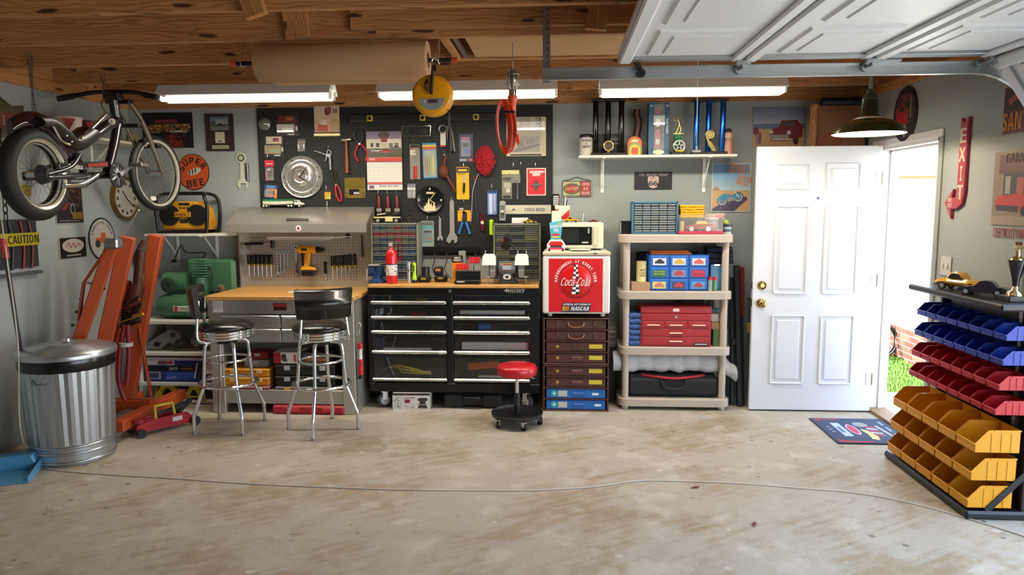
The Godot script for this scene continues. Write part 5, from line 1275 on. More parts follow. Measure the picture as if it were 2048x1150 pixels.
func pegboard_things() -> void:
	var o := thing("pegboard", "large black perforated hardboard panel hung with tools above the chest", "pegboard", v3(-1.28, 1.775, 0))
	part(o, "panel", MB.new().box(v3(0, 0, 0.009), v3(2.44, 1.215, 0.016)), mat("131411", 0.6))
	var hb := MB.new()
	for i in 95:
		for j in 47:
			var c := v3(-1.2 + i * 0.0254, -0.59 + j * 0.0254, 0.0174)
			for k in 5:
				var a := TAU * k / 5
				var b := TAU * (k + 1) / 5
				hb.tri(c, c + v3(cos(a), sin(a), 0) * 0.0036, c + v3(cos(b), sin(b), 0) * 0.0036, Vector3.BACK, Vector3.BACK, Vector3.BACK)
	part(o, "peg_hole", hb, mat("060605", 0.9)).set_meta("kind", "stuff")
	var hk := MB.new().tube(smooth_path([v3(0, 0.03, 0), v3(0, 0.024, 0.012), v3(0, 0.0, 0.016), v3(0, -0.008, 0.03), v3(0, 0.002, 0.045)], 4), 0.0022, 6).mesh()
	for e in [Vector2(-0.854, 0.389),Vector2(-1.137, 0.208),Vector2(-0.687, 0.359),Vector2(-0.56, 0.358),Vector2(-0.622, 0.277),Vector2(-0.515, 0.325),Vector2(-0.465, 0.324),Vector2(-0.65, -0.054),Vector2(-0.166, 0.43),Vector2(-0.216, -0.094),Vector2(-0.141, -0.094),Vector2(-0.065, -0.095),Vector2(0.085, 0.319),Vector2(0.213, 0.33),Vector2(0.339, 0.204),Vector2(0.518, 0.383),Vector2(0.495, 0.122),Vector2(0.67, 0.421),Vector2(0.392, -0.158),Vector2(0.29, -0.31),Vector2(0.492, -0.159),Vector2(0.19, -0.305),Vector2(0.724, -0.05),Vector2(0.901, 0.122),Vector2(1.08, 0.121),Vector2(0.962, 0.13),Vector2(-0.39, 0.441),Vector2(0.022, 0.48)]:
		part(o, "peg_hook", hk, chrome, v3(e.x, e.y, 0.017))
	var z := 0.02
	var rl := thing("tool_rail", "long black tool rail with three yellow square holders on the pegboard", "tool rail", v3(-1.117, 2.287, 0.02))
	part(rl, "rail", MB.new().box(v3(0, 0, 0.012), v3(1.202, 0.06, 0.02), 0.003), mat("0e0e0f", 0.4))
	for x in [-0.43,0.004,0.439]:
		part(rl, "holder", MB.new().slab(rounded(0.048, 0.048, 0.012), 0.02, 0.03, 0.003), mat("c8b428", 0.5), v3(x, 0.0, 0))
		part(rl, "holder_socket", MB.new().slab(rounded(0.03, 0.03, 0.012), 0.029, 0.0312), mat("1a1708", 0.6), v3(x, 0.0, 0))
	var dm := thing("headlamp_lens", "round grey glass lens at the corner of the black pegboard", "lens", v3(-2.435, 2.255, 0.02))
	part(dm, "lens", MB.new().at(Vector3.ZERO, v3(PI / 2, 0, 0)).lathe([Vector2(0.054, 0), Vector2(0.054, 0.006), Vector2(0.045, 0.016), Vector2(0.025, 0.023), Vector2(0, 0.025)], 28), mat("8b8d87", 0.12, 0.5))
	for e in [[v3(-2.242, 2.242, 0.02), Vector2(0.185, 0.174), "2a1614", "5e2a1e", "6e4a30", "a8a49a", "dark model car package with a brown car beside the round lens"], [v3(-2.361, 2.073, 0.02), Vector2(0.165, 0.175), "1c1a1c", "c8b8a0", "9a7a34", "7c9a5a", "pale model car package with a green car above the red blister card"]]:
		pack("model_car_pack", e[6], "package", e[0], e[1], e[2], [[0.5, 0.22, 0.8, 0.34, e[3]], [0.6, 0.2, 0.3, 0.16, "8c3a58" if e[3] == "c8b8a0" else "a06038"], [0.45, 0.66, 0.8, 0.4, e[4]], [0.5, 0.7, 0.5, 0.16, e[5]], [0.92, 0.65, 0.08, 0.2, "c8c8c0"], [0.65, 0.93, 0.3, 0.05, "d0cec8"]], [0.45, 0.66, 0.82, 0.42])
	# tin calendar with a painted beach figure
	var pin := Pic.new(104, 120, Color("cbb99e"))
	pin.blend(0, 0.55, Color("c4b4a4"), Color("d8c090")).blend(0.55, 1, Color("c9a07a"), Color("b48a6c"))
	pin.oval(0.55, 0.2, 0.13, 0.17, Color("7c3a34")).oval(0.6, 0.12, 0.1, 0.1, Color("8c443a")).poly([Vector2(0.45, 0.4), Vector2(0.66, 0.3), Vector2(0.7, 0.6), Vector2(0.4, 0.6)], Color("d8b898")).poly([Vector2(0.1, 0.95), Vector2(0.2, 0.65), Vector2(0.62, 0.62), Vector2(0.6, 0.96)], Color("b8503c")).oval(0.4, 0.62, 0.2, 0.1, Color("ddc8b0")).poly([Vector2(0.5, 0.6), Vector2(0.66, 0.6), Vector2(0.66, 0.97), Vector2(0.56, 0.97)], Color("cf9a78")).rect(0.75, 0.1, 0.8, 0.3, Color("8a3c34")).rect(0.84, 0.12, 0.93, 0.28, Color("9c4a3a")).rect(0.72, 0.5, 0.95, 0.56, Color("b08a50"))
	var pc := sheet("calendar_picture", "painted picture calendar of a seated beach figure on the pegboard top", "picture", v3(-1.909, 2.287, 0.02), Vector2(0.209, 0.213), pin.tex(), 0.0, 0.006)
	part(pc, "foot_rail", MB.new().box(v3(0, -0.125, 0.01), v3(0.225, 0.026, 0.02), 0.006), mat("b4a878", 0.3, 0.6))
	pack("parts_bag", "small dark blister pack above the hubcap clock", "package", v3(-2.128, 2.077, 0.02), Vector2(0.072, 0.114), "2c2a2a", [[0.5, 0.12, 0.8, 0.12, "6a6460"], [0.5, 0.26, 0.9, 0.06, "b8b0a4"], [0.5, 0.65, 0.5, 0.4, "4a4642"]], [0.5, 0.62, 0.8, 0.6])
	pack("switch_pack", "red topped blister card with a black switch on the pegboard", "package", v3(-2.407, 1.873, 0.02), Vector2(0.081, 0.177), "3a2a2c", [[0.5, 0.16, 0.96, 0.3, "c8283a"], [0.5, 0.18, 0.7, 0.03, "e8d8d4"], [0.15, 0.75, 0.2, 0.45, "a82030"], [0.5, 0.62, 0.4, 0.35, "121212"], [0.42, 0.45, 0.3, 0.08, "c4c0bc"]], [0.55, 0.65, 0.8, 0.6])
	pack("toy_car_pack", "blue and orange toy car package above the toy tanker truck", "package", v3(-2.404, 1.7, 0.02), Vector2(0.111, 0.112), "2a4a80", [[0.5, 0.15, 0.6, 0.2, "5c8ab4"], [0.55, 0.35, 0.8, 0.12, "d08848"], [0.45, 0.78, 0.6, 0.2, "c87a4c"], [0.88, 0.62, 0.2, 0.7, "d88a30"]], [0.4, 0.65, 0.65, 0.5], -0.08)
	# hubcap clock
	var hc := thing("hubcap_clock", "chrome hubcap clock with black hands on the black pegboard", "clock", v3(-2.131, 1.82, 0.02))
	part(hc, "hubcap", MB.new().at(Vector3.ZERO, v3(PI / 2, 0, 0)).lathe([Vector2(0.176, 0), Vector2(0.176, 0.012), Vector2(0.17, 0.02), Vector2(0.163, 0.016), Vector2(0.135, 0.02), Vector2(0.13, 0.03), Vector2(0.122, 0.026), Vector2(0.075, 0.04), Vector2(0.062, 0.052), Vector2(0.058, 0.064), Vector2(0.05, 0.07), Vector2(0.04, 0.066), Vector2(0.02, 0.07), Vector2(0, 0.072)], 56), mat("cfcdc8", 0.22, 0.8))
	for k in 12:
		var a := TAU * k / 12
		part(hc, "hour_mark", MB.new().box(v3(sin(a) * 0.15, cos(a) * 0.15, 0.021), v3(0.008, 0.014, 0.002)), mat("4a4846"))
	part(hc, "hour_hand", MB.new().bar(v3(0, 0, 0.078), v3(0.07, -0.046, 0.078), 0.004, 0.007), black)
	part(hc, "minute_hand", MB.new().bar(v3(0, 0, 0.081), v3(0.073, 0.082, 0.081), 0.004, 0.006), black)
	part(hc, "emblem", MB.new().cyl(v3(0, 0.0, 0.07), v3(0, 0.0, 0.0745), 0.012), mat("a8603c", 0.4))
	# air blow gun
	var bg := thing("air_blow_gun", "silver air blow gun with a long nozzle on the pegboard", "air gun", v3(-1.903, 1.997, 0.03))
	part(bg, "body", MB.new().slab(pts2([-0.02, 0.01, 0.014, 0.012, 0.022, 0.0, 0.02, -0.08, 0.008, -0.085, 0.004, -0.02, -0.02, -0.006]), 0, 0.016, 0.004), mat("b4b6b4", 0.3, 0.7))
	part(bg, "nozzle", MB.new().cyl(v3(-0.018, 0.004, 0.008), v3(-0.115, 0.035, 0.008), 0.004, 0.0025, 8), chrome)
	part(bg, "trigger", MB.new().tube(smooth_path([v3(-0.014, 0.0, 0.008), v3(-0.016, -0.025, 0.008), v3(-0.028, -0.05, 0.008)]), 0.004, 7), steel)
	part(bg, "hanger", MB.new().tube(smooth_path([v3(-0.01, 0.012, 0.008), v3(0.0, 0.04, 0.008), v3(0.02, 0.03, 0.008), v3(0.024, 0.0, 0.008)]), 0.0035, 6), steel)
	part(bg, "hose_nipple", MB.new().cyl(v3(0.014, -0.085, 0.008), v3(0.016, -0.12, 0.008), 0.006, 0.005), steel)
	part(bg, "grip_pad", MB.new().box(v3(0.008, -0.045, 0.012), v3(0.01, 0.045, 0.014), 0.003), mat("3c4658", 0.5))
	var hm := thing("claw_hammer", "hammer with a reddish wooden handle hanging on the black pegboard", "hammer", v3(-1.748, 1.988, 0.03))
	part(hm, "handle", MB.new().at(v3(0, -0.14, 0.012)).lathe([Vector2(0, 0), Vector2(0.014, 0.002), Vector2(0.015, 0.08), Vector2(0.011, 0.18), Vector2(0.01, 0.26), Vector2(0, 0.262)], 10), mat("8c4a2c", 0.45))
	part(hm, "head", MB.new().cyl(v3(-0.034, 0.128, 0.012), v3(0.004, 0.128, 0.012), 0.013, 0.012).bar(v3(0.0, 0.13, 0.012), v3(0.045, 0.134, 0.012), 0.02, 0.014, 0.004), mat("a8a290", 0.3, 0.8))
	pliers("pliers", "pliers with red grips and dark open jaws beside the calendar", v3(-1.639, 2.085, 0.02), 0.27, "b41c28", "1c1e1c", 0.12, 0.22)
	pliers("pliers", "pliers with slim red grips beside the hubcap clock", v3(-1.846, 1.753, 0.02), 0.27, "a81c28", "34322e", 0.22, 0.02)
	pack("battery_pack", "small yellow battery card below the hubcap clock", "package", v3(-1.923, 1.675, 0.02), Vector2(0.055, 0.082), "3a3626", [[0.5, 0.62, 0.96, 0.72, "c8961c"], [0.65, 0.75, 0.4, 0.35, "a8b888"]])
	single("key_chain", MB.new().cyl(v3(0, 0.0, 0), v3(0, 0.04, 0), 0.006, -1, 8).box(v3(0, -0.02, 0), v3(0.014, 0.03, 0.004), 0.001), mat("b4b4b0", 0.3, 0.7), "silver key hanging below the yellow battery card", "key", v3(-1.929, 1.58, 0.03))
	var lp := thing("latch_plate", "brass coloured steel latch plate with a black insert on the pegboard", "plate", v3(-1.692, 1.727, 0.02))
	part(lp, "plate", MB.new().slab(rounded(0.172, 0.168, 0.01), 0, 0.006, 0.002), mat("a89048", 0.35, 0.8))
	part(lp, "upper_leaf", MB.new().box(v3(0, 0.04, 0.009), v3(0.17, 0.075, 0.006), 0.002), mat("9c8a40", 0.3, 0.8))
	part(lp, "insert", MB.new().box(v3(-0.005, -0.032, 0.008), v3(0.085, 0.045, 0.008), 0.002), black)
	part(lp, "insert_label", MB.new().box(v3(0.015, -0.042, 0.0125), v3(0.045, 0.016, 0.001)), mat("b8b8b8"))
	for e in [[-0.07, -0.07], [0.07, -0.07], [-0.07, -0.04], [0.07, -0.04], [-0.06, 0.075], [0.06, 0.075]]: part(lp, "screw_hole", MB.new().cyl(v3(e[0], e[1], 0.005), v3(e[0], e[1], 0.0128), 0.005, -1, 10), mat("1a160c"))
	# wall calendar
	var cp := Pic.new(160, 264, Color("d8d2c4"))
	cp.blend(0, 0.22, Color("6c6a84"), Color("b08c8c")).rect(0, 0.13, 1, 0.3, Color("c8bca0")).oval(0.5, 0.06, 0.16, 0.06, Color("4a4238")).rect(0.02, 0.13, 0.42, 0.28, Color("cfc4a8")).rect(0.42, 0.11, 0.6, 0.18, Color("983c34")).rect(0.6, 0.13, 0.95, 0.28, Color("d8ceb4")).rect(0.64, 0.2, 0.76, 0.28, Color("7c7468")).rect(0.8, 0.2, 0.92, 0.28, Color("7c7468")).rect(0.12, 0.2, 0.2, 0.27, Color("3c4454")).rect(0.28, 0.2, 0.38, 0.27, Color("3c4454"))
	cp.blend(0.29, 0.44, Color("6a6456"), Color("57503c")).car(0.84, 0.3, 0.3, Color("5a6480")).car(0.3, 0.35, 0.34, Color("c8c0b0")).car(0.55, 0.37, 0.44, Color("b03c22"), -1.0, Color("6a2a1c"))
	cp.rect(0, 0.45, 1, 0.515, Color("d0442c")).rect(0, 0.515, 1, 0.53, Color("504c84")).rect(0, 0.53, 1, 0.87, Color("ddd7ca"))
	for r in 4:
		for c in 7: cp.rect(0.06 + c * 0.135, 0.61 + r * 0.065, 0.085 + c * 0.135, 0.618 + r * 0.065, Color("8c8a8c"))
	cp.rect(0, 0.87, 1, 0.9, Color("d0442c")).rect(0, 0.9, 1, 0.915, Color("504c84")).rect(0, 0.915, 1, 1, Color("dcd6ca")).rect(0.05, 0.925, 0.19, 0.985, Color("50507c")).rect(0.05, 0.955, 0.19, 0.985, Color("b85050"))
	var ca := sheet("wall_calendar", "wall calendar with a painting of cars at a white garage, hung on the pegboard", "calendar", v3(-1.437, 1.946, 0.03), Vector2(0.291, 0.473), cp.tex(), 0.0, 0.003)
	words(ca, "MARCH", v3(-0.1, 0 + 0.012, 0.004), 0.045, 0.013, mat("ecd8cc"))
	words(ca, "BLAKELY AUTO PARTS", v3(0.035, -0.206, 0.004), 0.16, 0.012, mat("34345c"))
	for e in [[v3(-1.489, 1.668, 0.03), "red handled paint brush above the toy tow truck roof"],[v3(-1.414, 1.668, 0.03), "red handled brush hanging between two others above the toy tow truck"],[v3(-1.339, 1.668, 0.03), "red handled brush with a grey ferrule beside the black model wheel"]]:
		var br := thing("brush", e[1], "brush", e[0])
		part(br, "handle", MB.new().at(v3(0, -0.11, 0.012)).lathe([Vector2(0.009, 0), Vector2(0.014, 0.03), Vector2(0.013, 0.06), Vector2(0.007, 0.1), Vector2(0, 0.112)], 10), mat("7c2226", 0.4))
		part(br, "ferrule", MB.new().box(v3(0, -0.122, 0.012), v3(0.04, 0.028, 0.012), 0.002), mat("b8b09c", 0.35, 0.6))
		part(br, "bristles", MB.new().box(v3(0, -0.148, 0.012), v3(0.036, 0.026, 0.01), 0.003), mat("3a3632", 0.8))
	var fp := thing("plate_frame", "empty chrome licence plate frame on the black pegboard", "plate frame", v3(-1.169, 2.184, 0.02))
	var fb := MB.new()
	for e in [[v3(-0.12, 0.04, 0.006), v3(0.12, 0.04, 0.006)], [v3(-0.112, -0.04, 0.006), v3(0.112, -0.04, 0.006)], [v3(-0.12, 0.04, 0.006), v3(-0.112, -0.04, 0.006)], [v3(0.12, 0.04, 0.006), v3(0.112, -0.04, 0.006)]]: fb.bar(e[0], e[1], 0.007, 0.007, 0.001)
	part(fp, "frame", fb, chrome)
	for x in [-0.075, 0.075]: part(fp, "bolt_lug", MB.new().cyl(v3(x, 0, 0.002), v3(x, 0, 0.006), 0.02), mat("20201e", 0.4))
	var sd := pack("screwdriver_pack", "carded red screwdriver with a bent silver shank on the pegboard", "package", v3(-1.186, 1.935, 0.02), Vector2(0.083, 0.283), "8a867c", [[0.5, 0.07, 0.9, 0.12, "2a2624"], [0.3, 0.23, 0.5, 0.14, "d0ccb4"], [0.5, 0.11, 0.7, 0.03, "c87878"]])
	part(sd, "shank", MB.new().tube(smooth_path([v3(-0.015, 0.08, 0.01), v3(0.01, 0.06, 0.01), v3(0.005, -0.04, 0.01)]), 0.003, 6), chrome)
	part(sd, "grip", MB.new().cyl(v3(0.004, -0.135, 0.012), v3(0.004, -0.035, 0.012), 0.013), mat("c01a22", 0.35))
	var lu := pack("lure_pack", "blue card of long green and yellow fishing lures on the pegboard", "package", v3(-1.062, 1.944, 0.02), Vector2(0.116, 0.286), "3a86b8", [[0.5, 0.08, 0.96, 0.06, "d8b840"], [0.5, 0.14, 0.96, 0.07, "c86428"], [0.55, 0.58, 0.8, 0.75, "9aa890"]], [0.5, 0.58, 0.9, 0.78], 0.03)
	for e in [[-0.03, "b8603c"], [-0.012, "8a9a58"], [0.008, "a8b070"], [0.026, "d8c43c"]]: part(lu, "lure", MB.new().ball(v3(e[0], -0.04, 0.012), v3(0.008, 0.085, 0.005), 8, 8), mat(e[1], 0.3))
	var bf := thing("squeegee", "black blade squeegee hanging on its loop beside the paper tag", "squeegee", v3(-0.893, 2.116, 0.03))
	part(bf, "blade", MB.new().slab(pts2([-0.03, 0.1, 0.005, 0.11, 0.03, -0.1, -0.02, -0.105]), 0, 0.02, 0.003), mat("0b0b0b", 0.3))
	part(bf, "edge_strip", MB.new().slab(pts2([0.008, 0.1, 0.024, 0.06, 0.046, -0.1, 0.032, -0.1]), 0.004, 0.014), mat("6a6a5c", 0.4))
	part(bf, "loop", MB.new().cyl(v3(-0.01, 0.1, 0.01), v3(-0.008, 0.26, 0.01), 0.0035, -1, 6), mat("3c3c38", 0.4))
	var tg := thing("tagged_clamp", "grey hose clamp with a white paper tag beside the black squeegee", "clamp", v3(-0.95, 2.165, 0.03))
	part(tg, "band", MB.new().tube(ring(v3(0, 0.03, 0.012), v3(0.2, 0, 1).normalized(), 0.03), 0.007, 7, true), mat("8c8c88", 0.3, 0.7))
	part(tg, "tag", MB.new().box(v3(0.002, -0.05, 0.012), v3(0.045, 0.1, 0.001)), mat("cfcabc", 0.7))
	part(tg, "tag_end", MB.new().box(v3(0.0, -0.105, 0.012), v3(0.044, 0.014, 0.002)), mat("b02c2c"))
	var rb := thing("rusty_float", "rusty iron float with a slanting handle rod on the pegboard", "tool", v3(-0.941, 1.855, 0.06))
	var ru := mat("6a3420", 0.75, 0.3)
	part(rb, "bulb", MB.new().ball(v3(-0.004, 0.0, 0.0), v3(0.04, 0.052, 0.034)), ru)
	part(rb, "neck", MB.new().tube(smooth_path([v3(0.0, 0.04, 0), v3(0.006, 0.09, 0), v3(0.014, 0.12, -0.01)]), 0.012, 8), ru)
	part(rb, "rod", MB.new().cyl(v3(0.02, -0.035, 0), v3(0.095, -0.165, 0), 0.012, 0.01, 10), ru)
	pack("valve_pack", "dark blue blister pack with a blue valve beside the red wash mitt", "package", v3(-0.764, 2.044, 0.02), Vector2(0.115, 0.224), "3a3f58", [[0.45, 0.16, 0.6, 0.1, "a8747c"], [0.45, 0.24, 0.6, 0.05, "8c949c"], [0.5, 0.4, 0.4, 0.12, "20222c"], [0.55, 0.6, 0.34, 0.2, "2c5ab0"], [0.3, 0.93, 0.5, 0.08, "8c98a0"], [0.82, 0.93, 0.24, 0.08, "c86850"]], [0.5, 0.52, 0.7, 0.6])
	# shaggy wash mitt
	var mt := thing("wash_mitt", "shaggy red wash mitt hanging on the pegboard", "mitt", v3(-0.607, 1.953, 0.05))
	var yr := MB.new()
	var rr := RandomNumberGenerator.new()
	rr.seed = 5
	for i in 420:
		var a := rr.randf() * TAU
		var q := sqrt(rr.randf())
		var c := v3(cos(a) * q * 0.07, sin(a) * q * 0.11, 0.035 * (1.0 - q * q))
		var d := v3(rr.randf_range(-0.5, 0.5), rr.randf_range(-1.0, -0.2), rr.randf_range(-0.1, 0.4)).normalized() * 0.03
		yr.tube([c, c + d * 0.5 + v3(0, 0, 0.007), c + d], 0.0042, 4)
	part(mt, "yarn", yr, mat("a8101e", 0.8))
	part(mt, "body", MB.new().ball(v3(0, 0, 0.006), v3(0.072, 0.112, 0.03), 18, 12), mat("8c0c18", 0.9))
	part(mt, "loop", MB.new().tube(smooth_path([v3(0, 0.11, 0), v3(-0.004, 0.17, 0), v3(0, 0.22, 0)]), 0.003, 6), black)
	var kp := pack("knife_pack", "yellow carded folding knife on the black pegboard", "package", v3(-0.794, 1.76, 0.02), Vector2(0.103, 0.263), "d8a80c", [[0.5, 0.1, 0.96, 0.16, "2e2a14"], [0.5, 0.1, 0.7, 0.06, "d8b430"], [0.4, 0.22, 0.6, 0.04, "8c7a3c"]])
	part(kp, "blade", MB.new().slab(pts2([0.004, 0.0, 0.018, 0.0, 0.02, 0.05, 0.012, 0.075, 0.006, 0.05]), 0.006, 0.01), steel)
	part(kp, "handle", MB.new().slab(pts2([0.004, 0.005, 0.022, 0.0, 0.018, -0.07, 0.006, -0.09, 0.0, -0.06]), 0.005, 0.014, 0.003), mat("1c1a14", 0.4))
	single("bent_rod", MB.new().tube(smooth_path([v3(0.04, 0.19, 0), v3(0.02, 0.15, 0), v3(-0.008, 0.06, 0), v3(-0.016, -0.02, 0), v3(-0.026, -0.2, 0)], 8), 0.004, 7), mat("a8acb0", 0.25, 0.9), "long bent silver rod hanging below the red wash mitt", "rod", v3(-0.702, 1.644, 0.03))
	single("feeler_wire", MB.new().tube(smooth_path([v3(0, 0.15, 0), v3(0.004, 0.0, 0), v3(0.02, -0.15, 0)]), 0.0025, 6), mat("5c5c58", 0.3, 0.8), "thin dark wire hanging beside the bent silver rod", "wire", v3(-0.69, 1.563, 0.03))
	single("brass_ring", MB.new().tube(ring(Vector3.ZERO, Vector3.BACK, 0.014, 16), 0.004, 6, true), mat("9a5c38", 0.3, 0.8), "small copper ring on a hook below the wash mitt", "ring", v3(-0.692, 1.802, 0.03))
	# plate in a clear bag
	var ld := sheet("souvenir_sign", "cream LITTLE DUCE COUPE souvenir sign in a clear bag behind the orange cord", "sign", v3(-0.274, 2.13, 0.02), Vector2(0.319, 0.31), Pic.new(96, 96, Color("c8bd98")).rect(0.0, 0.0, 0.88, 0.86, Color("b0a894")).rect(0.27, 0.5, 0.85, 0.9, Color("8e8c84")).rect(0.3, 0.6, 0.45, 0.78, Color("6c6a66")).rect(0.5, 0.58, 0.72, 0.7, Color("77756e")).poly([Vector2(0.02, 0.9), Vector2(0.3, 0.8), Vector2(0.84, 0.68), Vector2(0.84, 0.74), Vector2(0.3, 0.9)], Color("5c5a5c")).rect(0.1, 0.95, 0.9, 1, Color("3c3a30")).tex(), 0.0, 0.004)
	words(ld, "LITTLE", v3(-0.01, 0.13, 0.006), 0.085, 0.028, mat("8a2c44"))
	words(ld, "DUCE", v3(-0.01, 0.095, 0.006), 0.08, 0.028, mat("b8604c"))
	words(ld, "COUPE", v3(-0.01, 0.06, 0.006), 0.08, 0.028, mat("b04a40"))
	words(ld, "3", v3(0.1, 0.125, 0.006), 0.055, 0.05, mat("3a3834"))
	words(ld, "2", v3(0.105, 0.075, 0.006), 0.055, 0.05, mat("4c4a46"))
	part(ld, "clear_bag", MB.new().box(v3(0, 0.01, 0.01), v3(0.3, 0.29, 0.002)), clear("f4f0e0", 0.1))
	var cr := pack("ratchet_pack", "pale CRAFTSMAN blister pack with a chrome ratchet on the pegboard", "package", v3(-0.432, 1.746, 0.02), Vector2(0.082, 0.23), "7c7c66", [[0.5, 0.3, 0.8, 0.12, "4c4c40"], [0.55, 0.52, 0.7, 0.18, "a8a88c"], [0.6, 0.7, 0.4, 0.14, "c0bc9c"], [0.5, 0.93, 0.8, 0.1, "2c2c28"]])
	part(cr, "header", MB.new().box(v3(0.03, 0.1, 0.006), v3(0.145, 0.036, 0.003)), mat("b0a83c", 0.5))
	words(cr, "CRAFTSMAN", v3(0.03, 0.1, 0.008), 0.13, 0.024, mat("e4e0c8"))
	part(cr, "ratchet", MB.new().cyl(v3(0.085, 0.05, 0.006), v3(0.085, 0.05, 0.022), 0.02).box(v3(0.088, -0.045, 0.012), v3(0.018, 0.15, 0.012), 0.005), chrome)
	part(cr, "window", MB.new().box(v3(0.075, 0.05, 0.012), v3(0.07, 0.075, 0.026), 0.004), clear("d8d8c8", 0.2))
	var ms := pack("horse_sign", "red metal sign with a chrome running horse emblem on the pegboard", "sign", v3(-0.193, 1.768, 0.02), Vector2(0.158, 0.221), "d8ccc0", [[0.5, 0.5, 0.9, 0.93, "d02430"], [0.5, 0.15, 0.7, 0.08, "dcb4ac"], [0.5, 0.24, 0.4, 0.1, "d8c4bc"]])
	for x in [-0.012, 0.0, 0.012]: part(ms, "emblem_bar", MB.new().box(v3(x * 0.7, -0.03, 0.008), v3(0.007, 0.09 if x == 0.0 else 0.075, 0.003)), chrome)
	part(ms, "running_horse", MB.new().slab(pts2([-0.045, -0.028, -0.02, -0.016, 0.0, -0.02, 0.02, -0.012, 0.05, -0.02, 0.03, -0.028, 0.034, -0.04, 0.016, -0.032, -0.006, -0.036, -0.02, -0.046, -0.024, -0.032]), 0.009, 0.013, 0.001), mat("c8c8c8", 0.2, 0.9))
	words(ms, "MUSTANG", v3(0.012, 0.082, 0.006), 0.12, 0.014, mat("f0e8e4"), Vector3.ZERO, "Droid Sans", 0.2)
	pack("blue_pouch", "glossy blue and white pouch hanging beside the cordless phone", "package", v3(-0.553, 1.601, 0.02), Vector2(0.078, 0.199), "3a68b8", [[0.35, 0.55, 0.3, 0.8, "c4d4e8"], [0.75, 0.5, 0.14, 0.7, "8cacd8"], [0.5, 0.05, 0.9, 0.08, "2a2c38"]], [0.5, 0.55, 0.9, 0.85])
	pack("parts_bag", "small clear bag of screws beside the black flame clock", "package", v3(-1.218, 1.698, 0.02), Vector2(0.071, 0.126), "4c4a4a", [[0.5, 0.14, 0.96, 0.2, "7c7888"], [0.5, 0.33, 0.9, 0.16, "c8c4b4"], [0.3, 0.72, 0.24, 0.4, "8c8a88"], [0.72, 0.72, 0.24, 0.4, "8c8a88"]], [0.5, 0.6, 0.9, 0.7])
	# flame clock
	var fc := thing("flame_clock", "black round wall clock with cream painted flames on the pegboard", "clock", v3(-1.063, 1.625, 0.02))
	part(fc, "case", MB.new().at(Vector3.ZERO, v3(PI / 2, 0, 0)).lathe([Vector2(0.112, 0), Vector2(0.114, 0.02), Vector2(0.108, 0.028), Vector2(0.102, 0.022), Vector2(0, 0.022)], 44), mat("0d0d0d", 0.25))
	part(fc, "flames", MB.new().slab(pts2([-0.05, -0.09, 0.048, -0.09, 0.042, -0.05, 0.03, -0.01, 0.026, -0.04, 0.018, -0.06, 0.012, -0.02, 0.004, -0.045, -0.006, -0.01, -0.008, 0.025, -0.018, -0.01, -0.022, -0.04, -0.032, -0.02, -0.036, -0.05, -0.048, -0.045]), 0.0225, 0.0245), mat("d2c694", 0.5))
	part(fc, "brand_bar", MB.new().box(v3(0.0, 0.058, 0.023), v3(0.06, 0.016, 0.002)), mat("c4b890"))
	for e in [[0.0, 0.09], [0.092, 0.0], [-0.092, 0.0]]: part(fc, "hour_mark", MB.new().box(v3(e[0], e[1], 0.023), v3(0.01, 0.014, 0.002)), mat("d8d4cc"))
	part(fc, "hour_hand", MB.new().bar(v3(0, 0, 0.027), v3(0.044, -0.03, 0.027), 0.003, 0.005), mat("d8c878"))
	part(fc, "minute_hand", MB.new().bar(v3(0, 0, 0.028), v3(0.044, 0.06, 0.028), 0.003, 0.005), mat("d8c878"))
	single("adjustable_wrench", adjustable(0.19), steel, "small adjustable wrench hanging beside the teal parts bag", "wrench", v3(-0.988, 1.383, 0.02))
	single("adjustable_wrench", adjustable(0.36), steel, "large adjustable wrench hanging beside the blue wire strippers", "wrench", v3(-0.887, 1.445, 0.02))
	var ws := pack("wire_stripper_pack", "yellow carded wire strippers with blue handles on the pegboard", "package", v3(-0.785, 1.495, 0.02), Vector2(0.112, 0.168), "26241e", [[0.5, 0.28, 0.96, 0.1, "d89a14"], [0.2, 0.55, 0.36, 0.42, "d89a14"], [0.85, 0.55, 0.28, 0.42, "d89a14"], [0.3, 0.16, 0.3, 0.08, "b8b4a8"]])
	for s in [-1.0, 1.0]:
		part(ws, "handle", MB.new().tube(smooth_path([v3(s * 0.012, -0.05, 0.012), v3(s * 0.03, -0.1, 0.012), v3(s * 0.045, -0.15, 0.012)]), 0.011, 8), mat("2a68a8", 0.4))
		part(ws, "jaw", MB.new().bar(v3(s * 0.012, -0.05, 0.012), v3(s * -0.004, 0.04, 0.012), 0.008, 0.018, 0.002), mat("3c3c3c", 0.4, 0.5))
	pack("hardware_bag", "teal labelled bag of hardware hanging above the power strip", "package", v3(-1.091, 1.348, 0.02), Vector2(0.104, 0.211), "9aa49a", [[0.5, 0.1, 0.9, 0.14, "5c5c58"], [0.5, 0.25, 0.96, 0.14, "5a9a94"], [0.5, 0.6, 0.8, 0.5, "7c8a86"], [0.5, 0.42, 0.6, 0.06, "3a3c40"], [0.6, 0.68, 0.5, 0.06, "a87858"]])
	var bo := thing("bottle_opener", "dark red wall bottle opener on the pegboard beside the neon torch", "bottle opener", v3(-0.635, 1.44, 0.02))
	part(bo, "plate", MB.new().slab(pts2([-0.02, 0.065, 0.02, 0.065, 0.022, 0.03, 0.014, 0.0, 0.02, -0.04, 0.008, -0.075, -0.006, -0.075, -0.018, -0.04, -0.014, 0.0, -0.022, 0.03]), 0, 0.012, 0.003), mat("58101a", 0.35))
	part(bo, "cap", MB.new().cyl(v3(0, 0.0, 0.012), v3(0, 0.0, 0.016), 0.014), mat("d8c0b0"))
	part(bo, "catch", MB.new().box(v3(0, 0.045, 0.014), v3(0.024, 0.014, 0.008), 0.003), mat("1a1012"))
